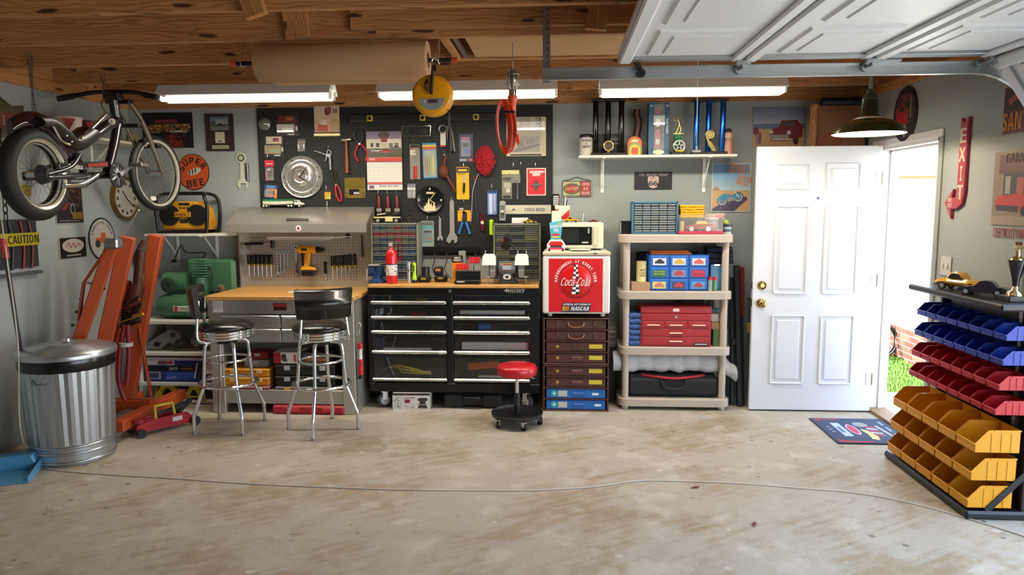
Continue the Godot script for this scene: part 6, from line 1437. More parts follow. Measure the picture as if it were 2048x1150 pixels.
	var nt := thing("neon_torch", "neon yellow torch hanging beside the grey parts cabinet", "torch", v3(-0.557, 1.4, 0.06))
	part(nt, "body", MB.new().box(Vector3.ZERO, v3(0.034, 0.13, 0.03), 0.008), mat("b4e80c", 0.4))
	part(nt, "switch", MB.new().box(v3(0.01, 0.01, 0.016), v3(0.006, 0.08, 0.004), 0.001), mat("5c7a10"))
	var top := 1.435
	var ph := thing("cordless_phone", "silver and black cordless phone standing on the parts cabinet", "phone", v3(-0.46, top, 0.13))
	part(ph, "cradle", MB.new().box(v3(0, 0.012, 0), v3(0.075, 0.024, 0.07), 0.008), black)
	part(ph, "handset", MB.new().at(v3(0, 0.095, 0), v3(-0.12, 0, 0)).slab(rounded(0.048, 0.17, 0.014), -0.012, 0.012, 0.004), mat("8c8c88", 0.35))
	part(ph, "screen", MB.new().box(v3(0, 0.128, 0.012), v3(0.032, 0.036, 0.004)), mat("5c6c58", 0.2))
	for r in 4:
		for c in 3: part(ph, "key", MB.new().box(v3(-0.011 + c * 0.011, 0.08 - r * 0.012, 0.018), v3(0.008, 0.008, 0.004), 0.001), black)
	part(ph, "dial_pad", MB.new().cyl(v3(0, 0.097, 0.01), v3(0, 0.097, 0.018), 0.008), mat("d0d0d0"))
	var np := sheet("name_plate", "cream name plate reading STEVE REED on the pegboard", "sign", v3(-0.261, 1.545, 0.02), Vector2(0.376, 0.073), null, 0.0, 0.008, "c4bea4")
	part(np, "top_edge", MB.new().box(v3(0, 0.039, 0.005), v3(0.378, 0.004, 0.011)), mat("34305c"))
	words(np, "STEVE REED", v3(0.055, -0.002, 0.009), 0.165, 0.024, mat("34406c"))
	part(np, "logo_mark", MB.new().slab(pts2([-0.018, -0.01, 0, 0.012, 0.018, -0.01, 0.01, -0.01, 0, 0.002, -0.01, -0.01]), 0.008, 0.01), mat("34406c"), v3(-0.115, 0, 0))
	single("note_box", MB.new().box(v3(0, 0.022, 0), v3(0.13, 0.044, 0.05), 0.002), mat("dcdad2", 0.6), "low white box on the parts cabinet behind the yellow toy car", "box", v3(-0.323, top, 0.08))
	toy_car("yellow toy sports car on the grey parts cabinet below the name plate", v3(-0.241, top, 0.16), 0.12, "d0a812", -0.1, 0.8)
	var ctop := 1.442
	# toy tow truck and wheel on the other cabinet
	var tw := thing("toy_tow_truck", "black and cream toy tow truck on the grey parts cabinet", "toy truck", v3(-1.391, ctop, 0.14))
	part(tw, "body", MB.new().slab(pts2([-0.12, 0.018, -0.12, 0.045, 0.0, 0.05, 0.04, 0.05, 0.12, 0.04, 0.12, 0.018]), -0.035, 0.035, 0.004), mat("141414", 0.3))
	part(tw, "stripe", MB.new().box(v3(0.0, 0.045, 0.036), v3(0.22, 0.01, 0.003)).box(v3(0.015, 0.032, 0.037), v3(0.06, 0.04, 0.003)), mat("cfc48c", 0.4))
	part(tw, "cab", MB.new().slab(pts2([-0.02, 0.05, -0.01, 0.085, 0.05, 0.085, 0.066, 0.05]), -0.03, 0.03, 0.004), mat("24241f", 0.25))
	part(tw, "boom", MB.new().bar(v3(0.0, 0.08, 0), v3(-0.09, 0.065, 0), 0.02, 0.008), mat("cfc48c", 0.4))
	for x in [-0.075, 0.075]:
		for zz in [-0.036, 0.036]:
			var wh := part(tw, "wheel", MB.new().cyl(v3(x, 0.02, zz - 0.008), v3(x, 0.02, zz + 0.008), 0.02, -1, 18), rubber)
			part(wh, "hubcap", MB.new().cyl(v3(x, 0.02, zz + 0.008), v3(x, 0.02, zz + 0.01), 0.013, -1, 14), mat("c8c4b0", 0.3, 0.6))
	var mw := thing("tyre_paperweight", "small black model wheel standing on the grey parts cabinet", "wheel", v3(-1.212, ctop + 0.001, 0.14))
	part(mw, "tyre", MB.new().tube(ring(v3(0, 0.04, 0), Vector3.BACK, 0.03, 28), 0.0105, 10, true), rubber)
	part(mw, "rim", MB.new().cyl(v3(0, 0.04, -0.008), v3(0, 0.04, 0.008), 0.02), mat("5a4a40", 0.3, 0.7))
	# toy tanker on the hood of the bench
	var tk := thing("toy_tanker_truck", "toy tanker truck with a green and cream tank on the steel hood", "toy truck", v3(-2.288, 1.572, 0.06))
	part(tk, "tank", MB.new().slab(pts2([-0.165, 0.022, -0.165, 0.05, 0.09, 0.05, 0.09, 0.026, -0.05, 0.02]), -0.028, 0.028, 0.004), mat("cfcaae", 0.35))
	part(tk, "tank_top", MB.new().slab(pts2([-0.167, 0.046, -0.165, 0.066, 0.09, 0.066, 0.092, 0.056, -0.02, 0.046]), -0.029, 0.029, 0.006), mat("2c7a4a", 0.35))
	part(tk, "cab", MB.new().slab(pts2([0.1, 0.018, 0.1, 0.058, 0.13, 0.058, 0.142, 0.04, 0.168, 0.036, 0.172, 0.018]), -0.026, 0.026, 0.004), mat("d8d4c0", 0.35))
	part(tk, "cab_window", MB.new().slab(pts2([0.106, 0.042, 0.106, 0.055, 0.128, 0.055, 0.138, 0.042]), 0.0262, 0.0275), mat("4a7a80", 0.2))
	part(tk, "chassis", MB.new().box(v3(0.0, 0.017, 0), v3(0.32, 0.008, 0.04)), mat("2a2a28"))
	for x in [-0.155, -0.13, 0.055, 0.08, 0.145]:
		for zz in [-0.025, 0.025]:
			var wh := part(tk, "wheel", MB.new().cyl(v3(x, 0.012, zz - 0.006), v3(x, 0.012, zz + 0.006), 0.0118, -1, 14), rubber)
			part(wh, "hubcap", MB.new().cyl(v3(x, 0.012, zz + 0.006), v3(x, 0.012, zz + 0.0075), 0.008, -1, 10), mat("d8d4c4", 0.4))

func toy_car(label: String, at: Vector3, l: float, hex: String, turn := 0.0, squat := 1.0, called := "toy_car") -> Node3D:
	var o := thing(called, label, "toy car", at, turn)
	var h := l * squat
	var sh := mat(hex, 0.2, 0.0, 0.8)
	part(o, "body", MB.new().slab(pts2([-0.5 * l, 0.07 * h, -0.5 * l, 0.15 * h, -0.42 * l, 0.2 * h, -0.2 * l, 0.22 * h, 0.18 * l, 0.21 * h, 0.42 * l, 0.18 * h, 0.5 * l, 0.12 * h, 0.49 * l, 0.07 * h]), -0.18 * l, 0.18 * l, 0.07 * l), sh)
	part(o, "cabin", MB.new().slab(pts2([-0.28 * l, 0.2 * h, -0.18 * l, 0.32 * h, -0.06 * l, 0.345 * h, 0.06 * l, 0.32 * h, 0.17 * l, 0.2 * h]), -0.145 * l, 0.145 * l, 0.05 * l), sh)
	part(o, "side_window", MB.new().slab(pts2([-0.2 * l, 0.22 * h, -0.14 * l, 0.3 * h, -0.05 * l, 0.315 * h, 0.03 * l, 0.3 * h, 0.1 * l, 0.22 * h]), 0.1451 * l, 0.15 * l), mat("20242a", 0.1))
	for x in [-0.3, 0.31]:
		for s in [-1.0, 1.0]:
			var w := part(o, "wheel", MB.new().cyl(v3(x * l, 0.085 * l, s * 0.17 * l - 0.02 * l), v3(x * l, 0.085 * l, s * 0.17 * l + 0.02 * l), 0.085 * l, -1, 18), rubber)
			part(w, "hubcap", MB.new().cyl(v3(x * l, 0.085 * l, s * 0.17 * l - 0.023 * l), v3(x * l, 0.085 * l, s * 0.17 * l + 0.023 * l), 0.05 * l, -1, 14), chrome)
	part(o, "bumper", MB.new().box(v3(0.495 * l, 0.1 * h, 0), v3(0.02 * l, 0.03 * l, 0.34 * l), 0.004 * l).box(v3(-0.495 * l, 0.1 * h, 0), v3(0.02 * l, 0.03 * l, 0.34 * l), 0.004 * l), chrome)
	return o


func arc_words(parent: Node3D, s: String, c: Vector3, r: float, a0: float, a1: float, h: float, m: Material, w := 0.62) -> void:
	var n := s.length()
	for i in n:
		if s[i] == " ": continue
		var a := lerpf(a0, a1, (i + 0.5) / n)
		words(parent, s[i], c + v3(cos(a) * r, sin(a) * r, 0), h * (0.3 if s[i] in "I'" else w), h, m, v3(0, 0, a - PI / 2 if a0 > a1 else a + PI / 2))

func fridge_column() -> void:
	var cx := 0.125
	# racks of drawers
	var bw := mat("48261c", 0.45)
	for k in 2:
		var y0 := 0.0 if k == 0 else 0.365
		var o := thing("drawer_rack", "lower brown steel drawer rack with two blue drawers, on the floor" if k == 0 else "upper brown steel drawer rack with two carry handles, under the fridge", "drawer rack", v3(cx, y0, 0.3))
		for sx in [-1.0, 1.0]: part(o, "side", MB.new().box(v3(sx * 0.245, 0.18, 0), v3(0.012, 0.36, 0.42), 0.002), bw)
		for y in [0.004, 0.356]: part(o, "tray_frame", MB.new().box(v3(0, y, 0), v3(0.5, 0.008, 0.42), 0.002), bw)
		part(o, "back", MB.new().box(v3(0, 0.18, -0.2), v3(0.48, 0.35, 0.01)), bw)
		for i in 4:
			var y := 0.05 + i * 0.0875
			var blue := k == 0 and i < 2
			var dm := mat("1c62a8", 0.4) if blue else mat("4c2a20", 0.45)
			var d := part(o, "drawer", MB.new().box(v3(0, y, 0.0), v3(0.456, 0.072, 0.4), 0.004), dm)
			part(d, "drawer_runner", MB.new().box(v3(0, y - 0.042, 0.19), v3(0.48, 0.01, 0.03)), bw)
			if k == 1 and i > 1:
				part(d, "carry_handle", MB.new().tube(smooth_path([v3(-0.06, y + 0.012, 0.2), v3(-0.05, y - 0.012, 0.222), v3(0, y - 0.022, 0.226), v3(0.05, y - 0.012, 0.222), v3(0.06, y + 0.012, 0.2)]), 0.007, 8), mat("6a4234", 0.4))
				for x in [-0.14, 0.14]: part(d, "latch", MB.new().box(v3(x, y + 0.006, 0.203), v3(0.022, 0.04, 0.008), 0.002), mat("5c3a2c", 0.4, 0.3))
			elif blue:
				part(d, "round_label", MB.new().cyl(v3(-0.165, y, 0.2), v3(-0.165, y, 0.202), 0.024, -1, 18), mat("2aa8a0"))
				part(d, "round_label_eye", MB.new().cyl(v3(-0.165, y, 0.202), v3(-0.165, y, 0.203), 0.009, -1, 14), mat("d8e8e4"))
				part(d, "paper_label", MB.new().box(v3(-0.1, y, 0.201), v3(0.07, 0.046, 0.001)), mat("b8b4a8"))
				part(d, "small_label", MB.new().box(v3(0.15 if i == 1 else 0.17, y - 0.002, 0.201), v3(0.05, 0.018, 0.001)), mat("d4dce4"))
				part(d, "finger_pull", MB.new().box(v3(0.02, y - 0.004, 0.204), v3(0.09, 0.026, 0.01), 0.004), mat("1a5a9c", 0.4))
			else:
				part(d, "yellow_label", MB.new().box(v3(0.15, y + 0.004, 0.201), v3(0.1, 0.032, 0.001)), mat("c8b830"))
				part(d, "round_mark", MB.new().cyl(v3(-0.14, y + 0.002, 0.2), v3(-0.14, y + 0.002, 0.202), 0.012, -1, 14), mat("a88a28"))
				part(d, "finger_pull", MB.new().box(v3(0.01, y - 0.002, 0.204), v3(0.09, 0.028, 0.01), 0.004), mat("5a362a", 0.4))
	# fridge
	var fr := thing("mini_fridge", "white mini fridge with a red soft drink racing graphic on its door", "fridge", v3(cx, 0.735, 0.29))
	var wm := mat("d9d9d4", 0.35)
	part(fr, "body", MB.new().box(v3(0, 0.26, -0.02), v3(0.5, 0.47, 0.4), 0.01), wm)
	part(fr, "door", MB.new().box(v3(0, 0.245, 0.205), v3(0.505, 0.44, 0.04), 0.012), wm)
	part(fr, "top_trim", MB.new().box(v3(0, 0.482, 0.19), v3(0.51, 0.03, 0.07), 0.008), mat("bdb094", 0.45))
	for x in [-0.2, 0.2]: part(fr, "foot", MB.new().cyl(v3(x, 0, 0.16), v3(x, 0.028, 0.16), 0.018), mat("c8c4b8", 0.5))
	part(fr, "name_badge", MB.new().box(v3(0.14, 0.482, 0.2255), v3(0.03, 0.008, 0.002)), mat("3a3630"))
	var gp := part(fr, "graphic_panel", MB.new().box(v3(-0.005, 0.242, 0.2255), v3(0.405, 0.405, 0.003)), mat("c8141c", 0.35))
	var gz := 0.228
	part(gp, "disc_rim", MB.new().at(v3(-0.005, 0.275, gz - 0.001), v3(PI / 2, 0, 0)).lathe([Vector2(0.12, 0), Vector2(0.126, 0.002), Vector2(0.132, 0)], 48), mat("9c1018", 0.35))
	part(gp, "disc", MB.new().at(v3(-0.005, 0.275, gz - 0.001), v3(PI / 2, 0, 0)).lathe([Vector2(0.121, 0), Vector2(0.116, 0.004), Vector2(0.06, 0.009), Vector2(0, 0.01)], 48), mat("cc161c", 0.25))
	var bz := gz + 0.011
	var rows := [[0.13, 2.6], [0.112, 2.6], [0.094, 2.6], [0.076, 3.0], [0.058, 3.6], [0.04, 4.0], [-0.022, 4.0], [-0.04, 4.2], [-0.058, 4.6], [-0.076, 5.0]]
	for i in rows.size():
		var hw: float = rows[i][1] * 0.0058
		for j in 2:
			part(gp, "bottle_check", MB.new().box(v3(-0.005 + (j - 0.5) * hw, 0.262 + rows[i][0], bz), v3(hw, 0.018, 0.002)), mat("e8e4dc") if (i + j) % 2 else mat("181818"))
	var lw := mat("efeae2", 0.4)
	words(fr, "Coca-Cola", v3(-0.005, 0.272, bz + 0.002), 0.215, 0.062, lw, Vector3.ZERO, "Droid Serif", 0.28)
	arc_words(fr, "REFRESHMENT AT EVERY TURN", v3(-0.005, 0.275, gz), 0.148, PI + 0.05, -0.05, 0.021, lw)
	part(gp, "race_panel", MB.new().at(v3(0.0, 0.075, gz - 0.0015)).slab(pts2([-0.115, -0.036, 0.1, -0.036, 0.115, 0.036, -0.1, 0.036]), 0, 0.002), mat("1c1a3c", 0.4))
	words(fr, "OFFICIAL SOFT DRINK OF", v3(0.006, 0.098, gz + 0.002), 0.205, 0.014, lw, Vector3.ZERO, "Droid Sans", 0.25)
	words(fr, "NASCAR", v3(0.03, 0.066, gz + 0.002), 0.135, 0.03, lw, Vector3.ZERO, "Droid Sans", 0.25)
	for i in 5: part(gp, "race_bar", MB.new().at(v3(-0.1 + i * 0.011, 0.066, gz)).slab(pts2([-0.006, -0.018, 0.0, -0.018, 0.006, 0.018, 0.0, 0.018]), 0, 0.002), mat(["e8d040", "e0b020", "e0a018", "d88818", "d87818"][i]))
	var ft := 0.735 + 0.497
	# microwave
	var mw := thing("microwave", "cream microwave oven with a black window standing on the mini fridge", "microwave", v3(0.136, ft, 0.2))
	var cr := mat("d3cfb6", 0.45)
	part(mw, "case", MB.new().box(v3(0, 0.112, 0), v3(0.4, 0.2, 0.28), 0.008), cr)
	part(mw, "window", MB.new().box(v3(-0.035, 0.11, 0.141), v3(0.29, 0.14, 0.006), 0.002), mat("0d0d0e", 0.12))
	part(mw, "inner_window", MB.new().box(v3(-0.065, 0.11, 0.145), v3(0.15, 0.105, 0.002)), mat("222422", 0.15))
	part(mw, "door_handle", MB.new().box(v3(0.135, 0.112, 0.148), v3(0.03, 0.15, 0.014), 0.005), mat("c4bf9e", 0.4))
	part(mw, "maker_plate", MB.new().box(v3(0.058, 0.06, 0.1445), v3(0.05, 0.012, 0.001)), mat("a8a8a0"))
	part(mw, "control_print", MB.new().box(v3(0.085, 0.15, 0.1445), v3(0.014, 0.04, 0.001)), mat("8c8c84"))
	for x in [-0.15, 0.15]: part(mw, "foot", MB.new().cyl(v3(x, 0, 0.1), v3(x, 0.013, 0.1), 0.015), black)
	var mt := ft + 0.213
	single("paper_plate", MB.new().lathe([Vector2(0, 0.002), Vector2(0.05, 0.002), Vector2(0.085, 0.011), Vector2(0.084, 0.013), Vector2(0.05, 0.004), Vector2(0, 0.004)], 28), mat("d8d4c4", 0.6), "cream paper plate on the fridge before the microwave", "plate", v3(0.154, ft, 0.42))
	var ds := thing("drive_in_sign", "small DRIVE IN stand-up sign with a red car, on the mini fridge", "sign", v3(-0.029, ft, 0.46))
	part(ds, "panel", MB.new().slab(pts2([-0.04, 0.09, 0.035, 0.09, 0.05, 0.235, -0.052, 0.215]), -0.006, 0.006, 0.002), mat("4aa8bc", 0.45))
	words(ds, "DRIVE", v3(0, 0.188, 0.007), 0.085, 0.022, mat("e4d8dc"), v3(0, 0, 0.08))
	words(ds, "IN", v3(0, 0.158, 0.007), 0.034, 0.022, mat("e4d8dc"))
	part(ds, "red_oval", MB.new().slab(disc(0.036, 0.008, 20), 0.006, 0.0085), mat("c82848"), v3(-0.004, 0.126, 0))
	part(ds, "yellow_bar", MB.new().box(v3(-0.004, 0.108, 0.007), v3(0.056, 0.012, 0.002)), mat("c8c040"))
	part(ds, "star", MB.new().slab(pts2([0, 0.014, 0.004, 0.004, 0.014, 0, 0.004, -0.004, 0, -0.014, -0.004, -0.004, -0.014, 0, -0.004, 0.004]), 0.006, 0.008), mat("e0b030"), v3(0.026, 0.21, 0))
	part(ds, "car_outline", MB.new().slab(pts2([-0.066, 0.0, 0.066, 0.0, 0.07, 0.05, 0.045, 0.088, -0.045, 0.088, -0.07, 0.05]), -0.008, 0.008, 0.002), mat("e4e0d4", 0.45))
	part(ds, "car_bonnet", MB.new().slab(pts2([-0.06, 0.044, 0.06, 0.044, 0.04, 0.074, -0.04, 0.074]), 0.008, 0.011), mat("cc2024", 0.35))
	part(ds, "car_grille", MB.new().box(v3(0, 0.036, 0.0095), v3(0.1, 0.014, 0.003)), mat("2c2428"))
	part(ds, "car_bumper", MB.new().box(v3(0, 0.02, 0.0095), v3(0.11, 0.012, 0.003)), mat("c8305c"))
	for x in [-0.052, 0.052]:
		part(ds, "car_headlight", MB.new().cyl(v3(x, 0.038, 0.008), v3(x, 0.038, 0.012), 0.009), mat("e8e8e0"))
		part(ds, "car_tyre", MB.new().slab(disc(0.009, 0.012, 16), 0.008, 0.0105), black, v3(x, 0.012, 0))
	toy_car("yellow toy coupe on the microwave beside the red and white cup", v3(0.086, mt, 0.27), 0.115, "d89c10", 0.0, 1.1)
	toy_car("dark red toy sports car at the end of the microwave top", v3(0.256, mt, 0.25), 0.08, "6a1428", PI, 0.8)
	single("chrome_figure", MB.new().tube(smooth_path([v3(0, 0, 0), v3(0.002, 0.03, 0), v3(0.006, 0.06, 0), v3(0.0, 0.088, 0)]), 0.006, 8).cyl(v3(-0.03, 0.086, 0), v3(0.01, 0.084, 0), 0.003, -1, 6).ball(v3(0.003, 0.096, 0), v3(0.006, 0.008, 0.006)), chrome, "thin chrome figurine with an outstretched arm on the microwave", "figurine", v3(0.175, mt, 0.25))
	var pc := thing("pen_cup", "white and red square cup of pens on the microwave", "pen cup", v3(0.028, mt, 0.17))
	part(pc, "cup", MB.new().slab(pts2([-0.045, 0, 0.045, 0, 0.05, 0.13, -0.05, 0.13]), -0.04, 0.04, 0.004), mat("d8d0bc", 0.5))
	part(pc, "red_wedge", MB.new().slab(pts2([-0.03, 0.03, 0.046, 0.02, 0.046, 0.1]), 0.04, 0.0425), mat("c42430", 0.5))
	for e in [[-0.02, "2a6a5c", 0.2], [0.0, "30302c", 0.19], [0.016, "d8d4c8", 0.21], [0.03, "1a2a24", 0.18], [-0.034, "c86a60", 0.19]]: part(pc, "pen", MB.new().cyl(v3(e[0] * 0.6, 0.1, 0), v3(e[0], e[2], 0), 0.0045, 0.003, 7), mat(e[1], 0.4))
	var bb := thing("bobble_head", "white round-topped dispenser box beside the red and white pen cup", "dispenser", v3(-0.027, mt, 0.27))
	part(bb, "box", MB.new().box(v3(0, 0.045, 0), v3(0.075, 0.09, 0.05), 0.003), mat("d8cfb4", 0.5))
	part(bb, "neck", MB.new().cyl(v3(0.004, 0.09, 0), v3(0.004, 0.1, 0), 0.014), mat("c03060"))
	part(bb, "ball", MB.new().ball(v3(0.004, 0.114, 0), v3(0.018, 0.018, 0.018)), mat("e4deb8", 0.4))
	var rm := thing("wall_phone", "black wall keypad with white keys at the pegboard edge", "keypad", v3(-0.033, 1.604, 0.01))
	part(rm, "body", MB.new().slab(rounded(0.056, 0.13, 0.012), 0, 0.03, 0.004), black)
	part(rm, "key_field", MB.new().slab(rounded(0.042, 0.08, 0.008), 0.029, 0.0315), mat("c8ccc8"), v3(0, 0.01, 0))
	for r in 4:
		for c in 2: part(rm, "key", MB.new().box(v3(-0.009 + c * 0.018, 0.036 - r * 0.017, 0.033), v3(0.012, 0.008, 0.003), 0.001), mat("3a3c50"))

func cloth_pile(called: String, label: String, at: Vector3, s: Vector3, layers: int, hex: String, sd: int) -> void:
	var o := thing(called, label, "cloth", at)
	var r := RandomNumberGenerator.new()
	r.seed = sd
	for i in layers:
		var h := s.y / layers
		var b := MB.new()
		var k := 14
		var prof := rounded(s.z * r.randf_range(0.92, 1.0), h * 0.98, h * 0.47, 3)
		var pts := []
		for j in k + 1:
			var x := s.x * r.randf_range(0.93, 1.0) * (float(j) / k - 0.5) if j == 0 or j == k else s.x * (float(j) / k - 0.5) * 0.96
			pts.append([x, r.randf_range(-0.1, 0.1) * h, r.randf_range(-0.02, 0.02) * s.z])
		for j in k:
			for q in prof.size():
				var p0 := prof[q]
				var p1 := prof[(q + 1) % prof.size()]
				var a := v3(pts[j][0], p0.y + pts[j][1], p0.x + pts[j][2])
				var a2 := v3(pts[j][0], p1.y + pts[j][1], p1.x + pts[j][2])
				var c := v3(pts[j + 1][0], p0.y + pts[j + 1][1], p0.x + pts[j + 1][2])
				var c2 := v3(pts[j + 1][0], p1.y + pts[j + 1][1], p1.x + pts[j + 1][2])
				var n0 := v3(0, p0.y / h, p0.x / s.z).normalized()
				var n1 := v3(0, p1.y / h, p1.x / s.z).normalized()
				b.tri(a, a2, c2, n0, n1, n1); b.tri(a, c2, c, n0, n1, n0)
		for e in [0, k]:
			for q in prof.size(): b.tri(v3(pts[e][0], pts[e][1], pts[e][2]), v3(pts[e][0], prof[q].y + pts[e][1], prof[q].x + pts[e][2]), v3(pts[e][0], prof[(q + 1) % prof.size()].y + pts[e][1], prof[(q + 1) % prof.size()].x + pts[e][2]), v3(-1 if e == 0 else 1, 0, 0), v3(-1 if e == 0 else 1, 0, 0), v3(-1 if e == 0 else 1, 0, 0))
		part(o, "fold", b, mat(hex, 0.85), v3(0, h * (i + 0.5), 0))

func shelving() -> void:
	var cx := 0.88
	var hw := 0.425
	var o := thing("plastic_shelving", "beige plastic shelving with four shelves beside the open white door", "shelving", v3(cx, 0, 0.25))
	var bg := mat("b6a99b", 0.55)
	var ys := [0.03, 0.435, 0.865, 1.295]
	for i in 4:
		var out := rounded(hw * 2, 0.4, 0.07, 5)
		part(o, "shelf", MB.new().at(v3(0, ys[i], 0), v3(-PI / 2, 0, 0)).slab(out, 0.0, 0.06, 0.006), bg)
	for sx in [-1.0, 1.0]:
		for sz in [-1.0, 1.0]:
			part(o, "post", MB.new().cyl(v3(sx * (hw - 0.055), 0, sz * 0.15), v3(sx * (hw - 0.055), 1.3, sz * 0.15), 0.026, 0.026, 16), bg)
	var t3 := 1.355
	var t2 := 0.925
	var t1 := 0.495
	var t0 := 0.09
	# top shelf
	small_drawers("parts_cabinet", "blue steel parts cabinet with thirty small drawers on the beige shelving", v3(0.721, t3, 0.28), v3(0.348, 0.248, 0.15), 5, 6, "3c6a84", ["38404c", "4a5058", "343c48", "5a5c58", "42464a", "4c4a44"])
	var bx := thing("black_box", "small glossy black box behind the blue parts cabinet", "box", v3(0.51, t3, 0.27))
	part(bx, "box", MB.new().box(v3(0, 0.05, 0), v3(0.1, 0.1, 0.1), 0.01), mat("0c0b0c", 0.2))
	part(bx, "end_cap", MB.new().box(v3(-0.045, 0.05, 0.045), v3(0.014, 0.09, 0.02), 0.004), mat("7c7a70", 0.4))
	single("blue_folder", MB.new().box(v3(0, 0.115, 0), v3(0.19, 0.23, 0.1), 0.004), mat("6a8a9c", 0.6), "pale blue carton under the yellow cloths on the beige shelving", "carton", v3(1.018, t3, 0.14))
	cloth_pile("yellow_cloths", "pile of folded yellow cloths on the beige shelving's top shelf", v3(1.007, t3 + 0.122, 0.27), v3(0.185, 0.1, 0.13), 5, "d89c0c", 4)
	cloth_pile("cream_cloth", "cream folded cloth beside the yellow ones, behind the boxed car", v3(1.199, t3 + 0.1, 0.16), v3(0.16, 0.055, 0.12), 2, "b4a68e", 9)
	single("storage_block", MB.new().box(v3(0, 0.05, 0), v3(0.15, 0.1, 0.1), 0.004), mat("8c8674", 0.7), "plain tan carton under the cream cloth", "carton", v3(1.2, t3, 0.15))
	var dc := thing("boxed_model_car", "copper and cream model car in a clear display box on the shelving", "model car", v3(1.059, t3, 0.38))
	part(dc, "tray", MB.new().box(v3(0, 0.012, 0), v3(0.33, 0.024, 0.1), 0.004), mat("b02c44", 0.4))
	part(dc, "display_box", MB.new().box(v3(0, 0.085, 0), v3(0.325, 0.125, 0.096), 0.003), clear("f0e8e0", 0.1))
	part(dc, "end_panel", MB.new().box(v3(0.155, 0.09, -0.01), v3(0.01, 0.1, 0.08)), mat("3c1c20"))
	part(dc, "red_tab", MB.new().box(v3(0.13, 0.135, 0.03), v3(0.045, 0.02, 0.03), 0.003), mat("c83040"))
	part(dc, "car_body", MB.new().slab(pts2([-0.11, 0.035, -0.115, 0.06, -0.08, 0.072, 0.0, 0.078, 0.1, 0.072, 0.125, 0.05, 0.12, 0.035]), -0.032, 0.032, 0.006), mat("8c4630", 0.2, 0.0, 0.6))
	part(dc, "car_roof", MB.new().slab(pts2([-0.035, 0.072, -0.02, 0.1, 0.04, 0.1, 0.06, 0.074]), -0.026, 0.026, 0.005), mat("cdb468", 0.4))
	for x in [-0.07, 0.055]: part(dc, "car_wheel", MB.new().cyl(v3(x, 0.042, 0.028), v3(x, 0.042, 0.036), 0.018, -1, 16), mat("c8c4bc", 0.2, 0.7))
	part(dc, "bottle", MB.new().cyl(v3(-0.135, 0.025, 0.01), v3(-0.135, 0.1, 0.01), 0.016), mat("a89a78", 0.4))
	var jr := thing("jar", "small white jar with a dark blue lid at the end of the top shelf", "jar", v3(1.264, t3, 0.37))
	part(jr, "body", MB.new().cyl(v3(0, 0, 0), v3(0, 0.056, 0), 0.033, -1, 20), mat("a8b0ac", 0.4))
	part(jr, "lid", MB.new().cyl(v3(0, 0.056, 0), v3(0, 0.074, 0), 0.034, -1, 20), mat("22304a", 0.4))
	part(jr, "band", MB.new().cyl(v3(0, 0.018, 0), v3(0, 0.04, 0), 0.0336, -1, 20, false), mat("4a5c6c", 0.4))
	single("green_ball", MB.new().ball(v3(0, 0.025, 0), v3(0.025, 0.025, 0.025)), mat("9ab43c", 0.5), "small green ball lying behind the white jar", "ball", v3(1.269, t3 + 0.058, 0.3))
	single("jar_stand", MB.new().box(v3(0, 0.028, 0), v3(0.06, 0.056, 0.06), 0.004), mat("6a6a60", 0.6), "small grey box behind the white jar", "box", v3(1.27, t3, 0.3))
	# second shelf
	single("cardboard_box", MB.new().box(v3(0, 0.032, 0), v3(0.14, 0.064, 0.12), 0.002), mat("b08a68", 0.85), "small plain cardboard box under the cream oil tin", "carton", v3(0.617, t2, 0.36))
	var ot := thing("oil_tin", "cream oil tin printed Mobil standing on the small cardboard box", "tin", v3(0.624, t2 + 0.065, 0.37))
	part(ot, "tin", MB.new().lathe([Vector2(0, 0), Vector2(0.038, 0), Vector2(0.04, 0.004), Vector2(0.038, 0.008), Vector2(0.038, 0.155), Vector2(0.04, 0.16), Vector2(0, 0.16)], 24), mat("cdbd80", 0.45))
	for e in [["Mobil", 0.095], ["Lustre", 0.072], ["Cloth", 0.052]]: words(ot, e[0], v3(0.008, e[1], 0.0385), 0.042, 0.014, mat("3c3428"), Vector3.ZERO, "Droid Serif")
	var ou := thing("drawer_unit", "bright blue nine-drawer unit with car pictures on the beige shelving", "drawer unit", v3(0.903, t2, 0.32))
	var bl := mat("1a5eb4", 0.4)
	var uw := 0.452
	var uh := 0.275
	part(ou, "case", MB.new().box(v3(0, uh / 2, -0.01), v3(uw, uh, 0.18), 0.006), bl)
	var kinds := [["d8d8d4", "2c3038"], ["c4ccd8", "c8a020"], ["c8ccd4", "c85440"], ["2c6a34", "c8c060"], ["7c88a0", "b83040"], ["a82838", "2a2024"], ["d0c868", "c07468"], ["404850", "c03040"], ["5c98c8", "a83438"]]
	for i in 9:
		var p := v3((i % 3 - 1) * (uw * 0.325), uh * (0.835 - 0.325 * (i / 3)), 0.08)
		var d := part(ou, "drawer", MB.new().box(Vector3.ZERO, v3(uw * 0.3, uh * 0.29, 0.024), 0.004), mat("1e66be", 0.4), p)
		part(d, "picture_label", MB.new().box(v3(0, -0.006, 0.0125), v3(uw * 0.22, uh * 0.19, 0.001)), mat(kinds[i][0], 0.5))
		if i == 3 or i == 5:
			words(d, "Hemmings" if i == 3 else "MUSCLE", v3(0, 0.008, 0.0135), uw * 0.18, 0.014, mat("d8d070") if i == 3 else mat("d85060"), Vector3.ZERO, "Droid Serif" if i == 3 else "Droid Sans")
			if i == 3: words(d, "Motor News", v3(0, -0.01, 0.0135), uw * 0.19, 0.013, mat("d8d070"), Vector3.ZERO, "Droid Serif")
		else:
			part(d, "printed_car", MB.new().slab(pts2([-0.035, -0.02, -0.034, -0.004, -0.02, 0.002, -0.01, 0.014, 0.012, 0.014, 0.022, 0.002, 0.036, -0.004, 0.036, -0.02]), 0.013, 0.0142), mat(kinds[i][1], 0.4))
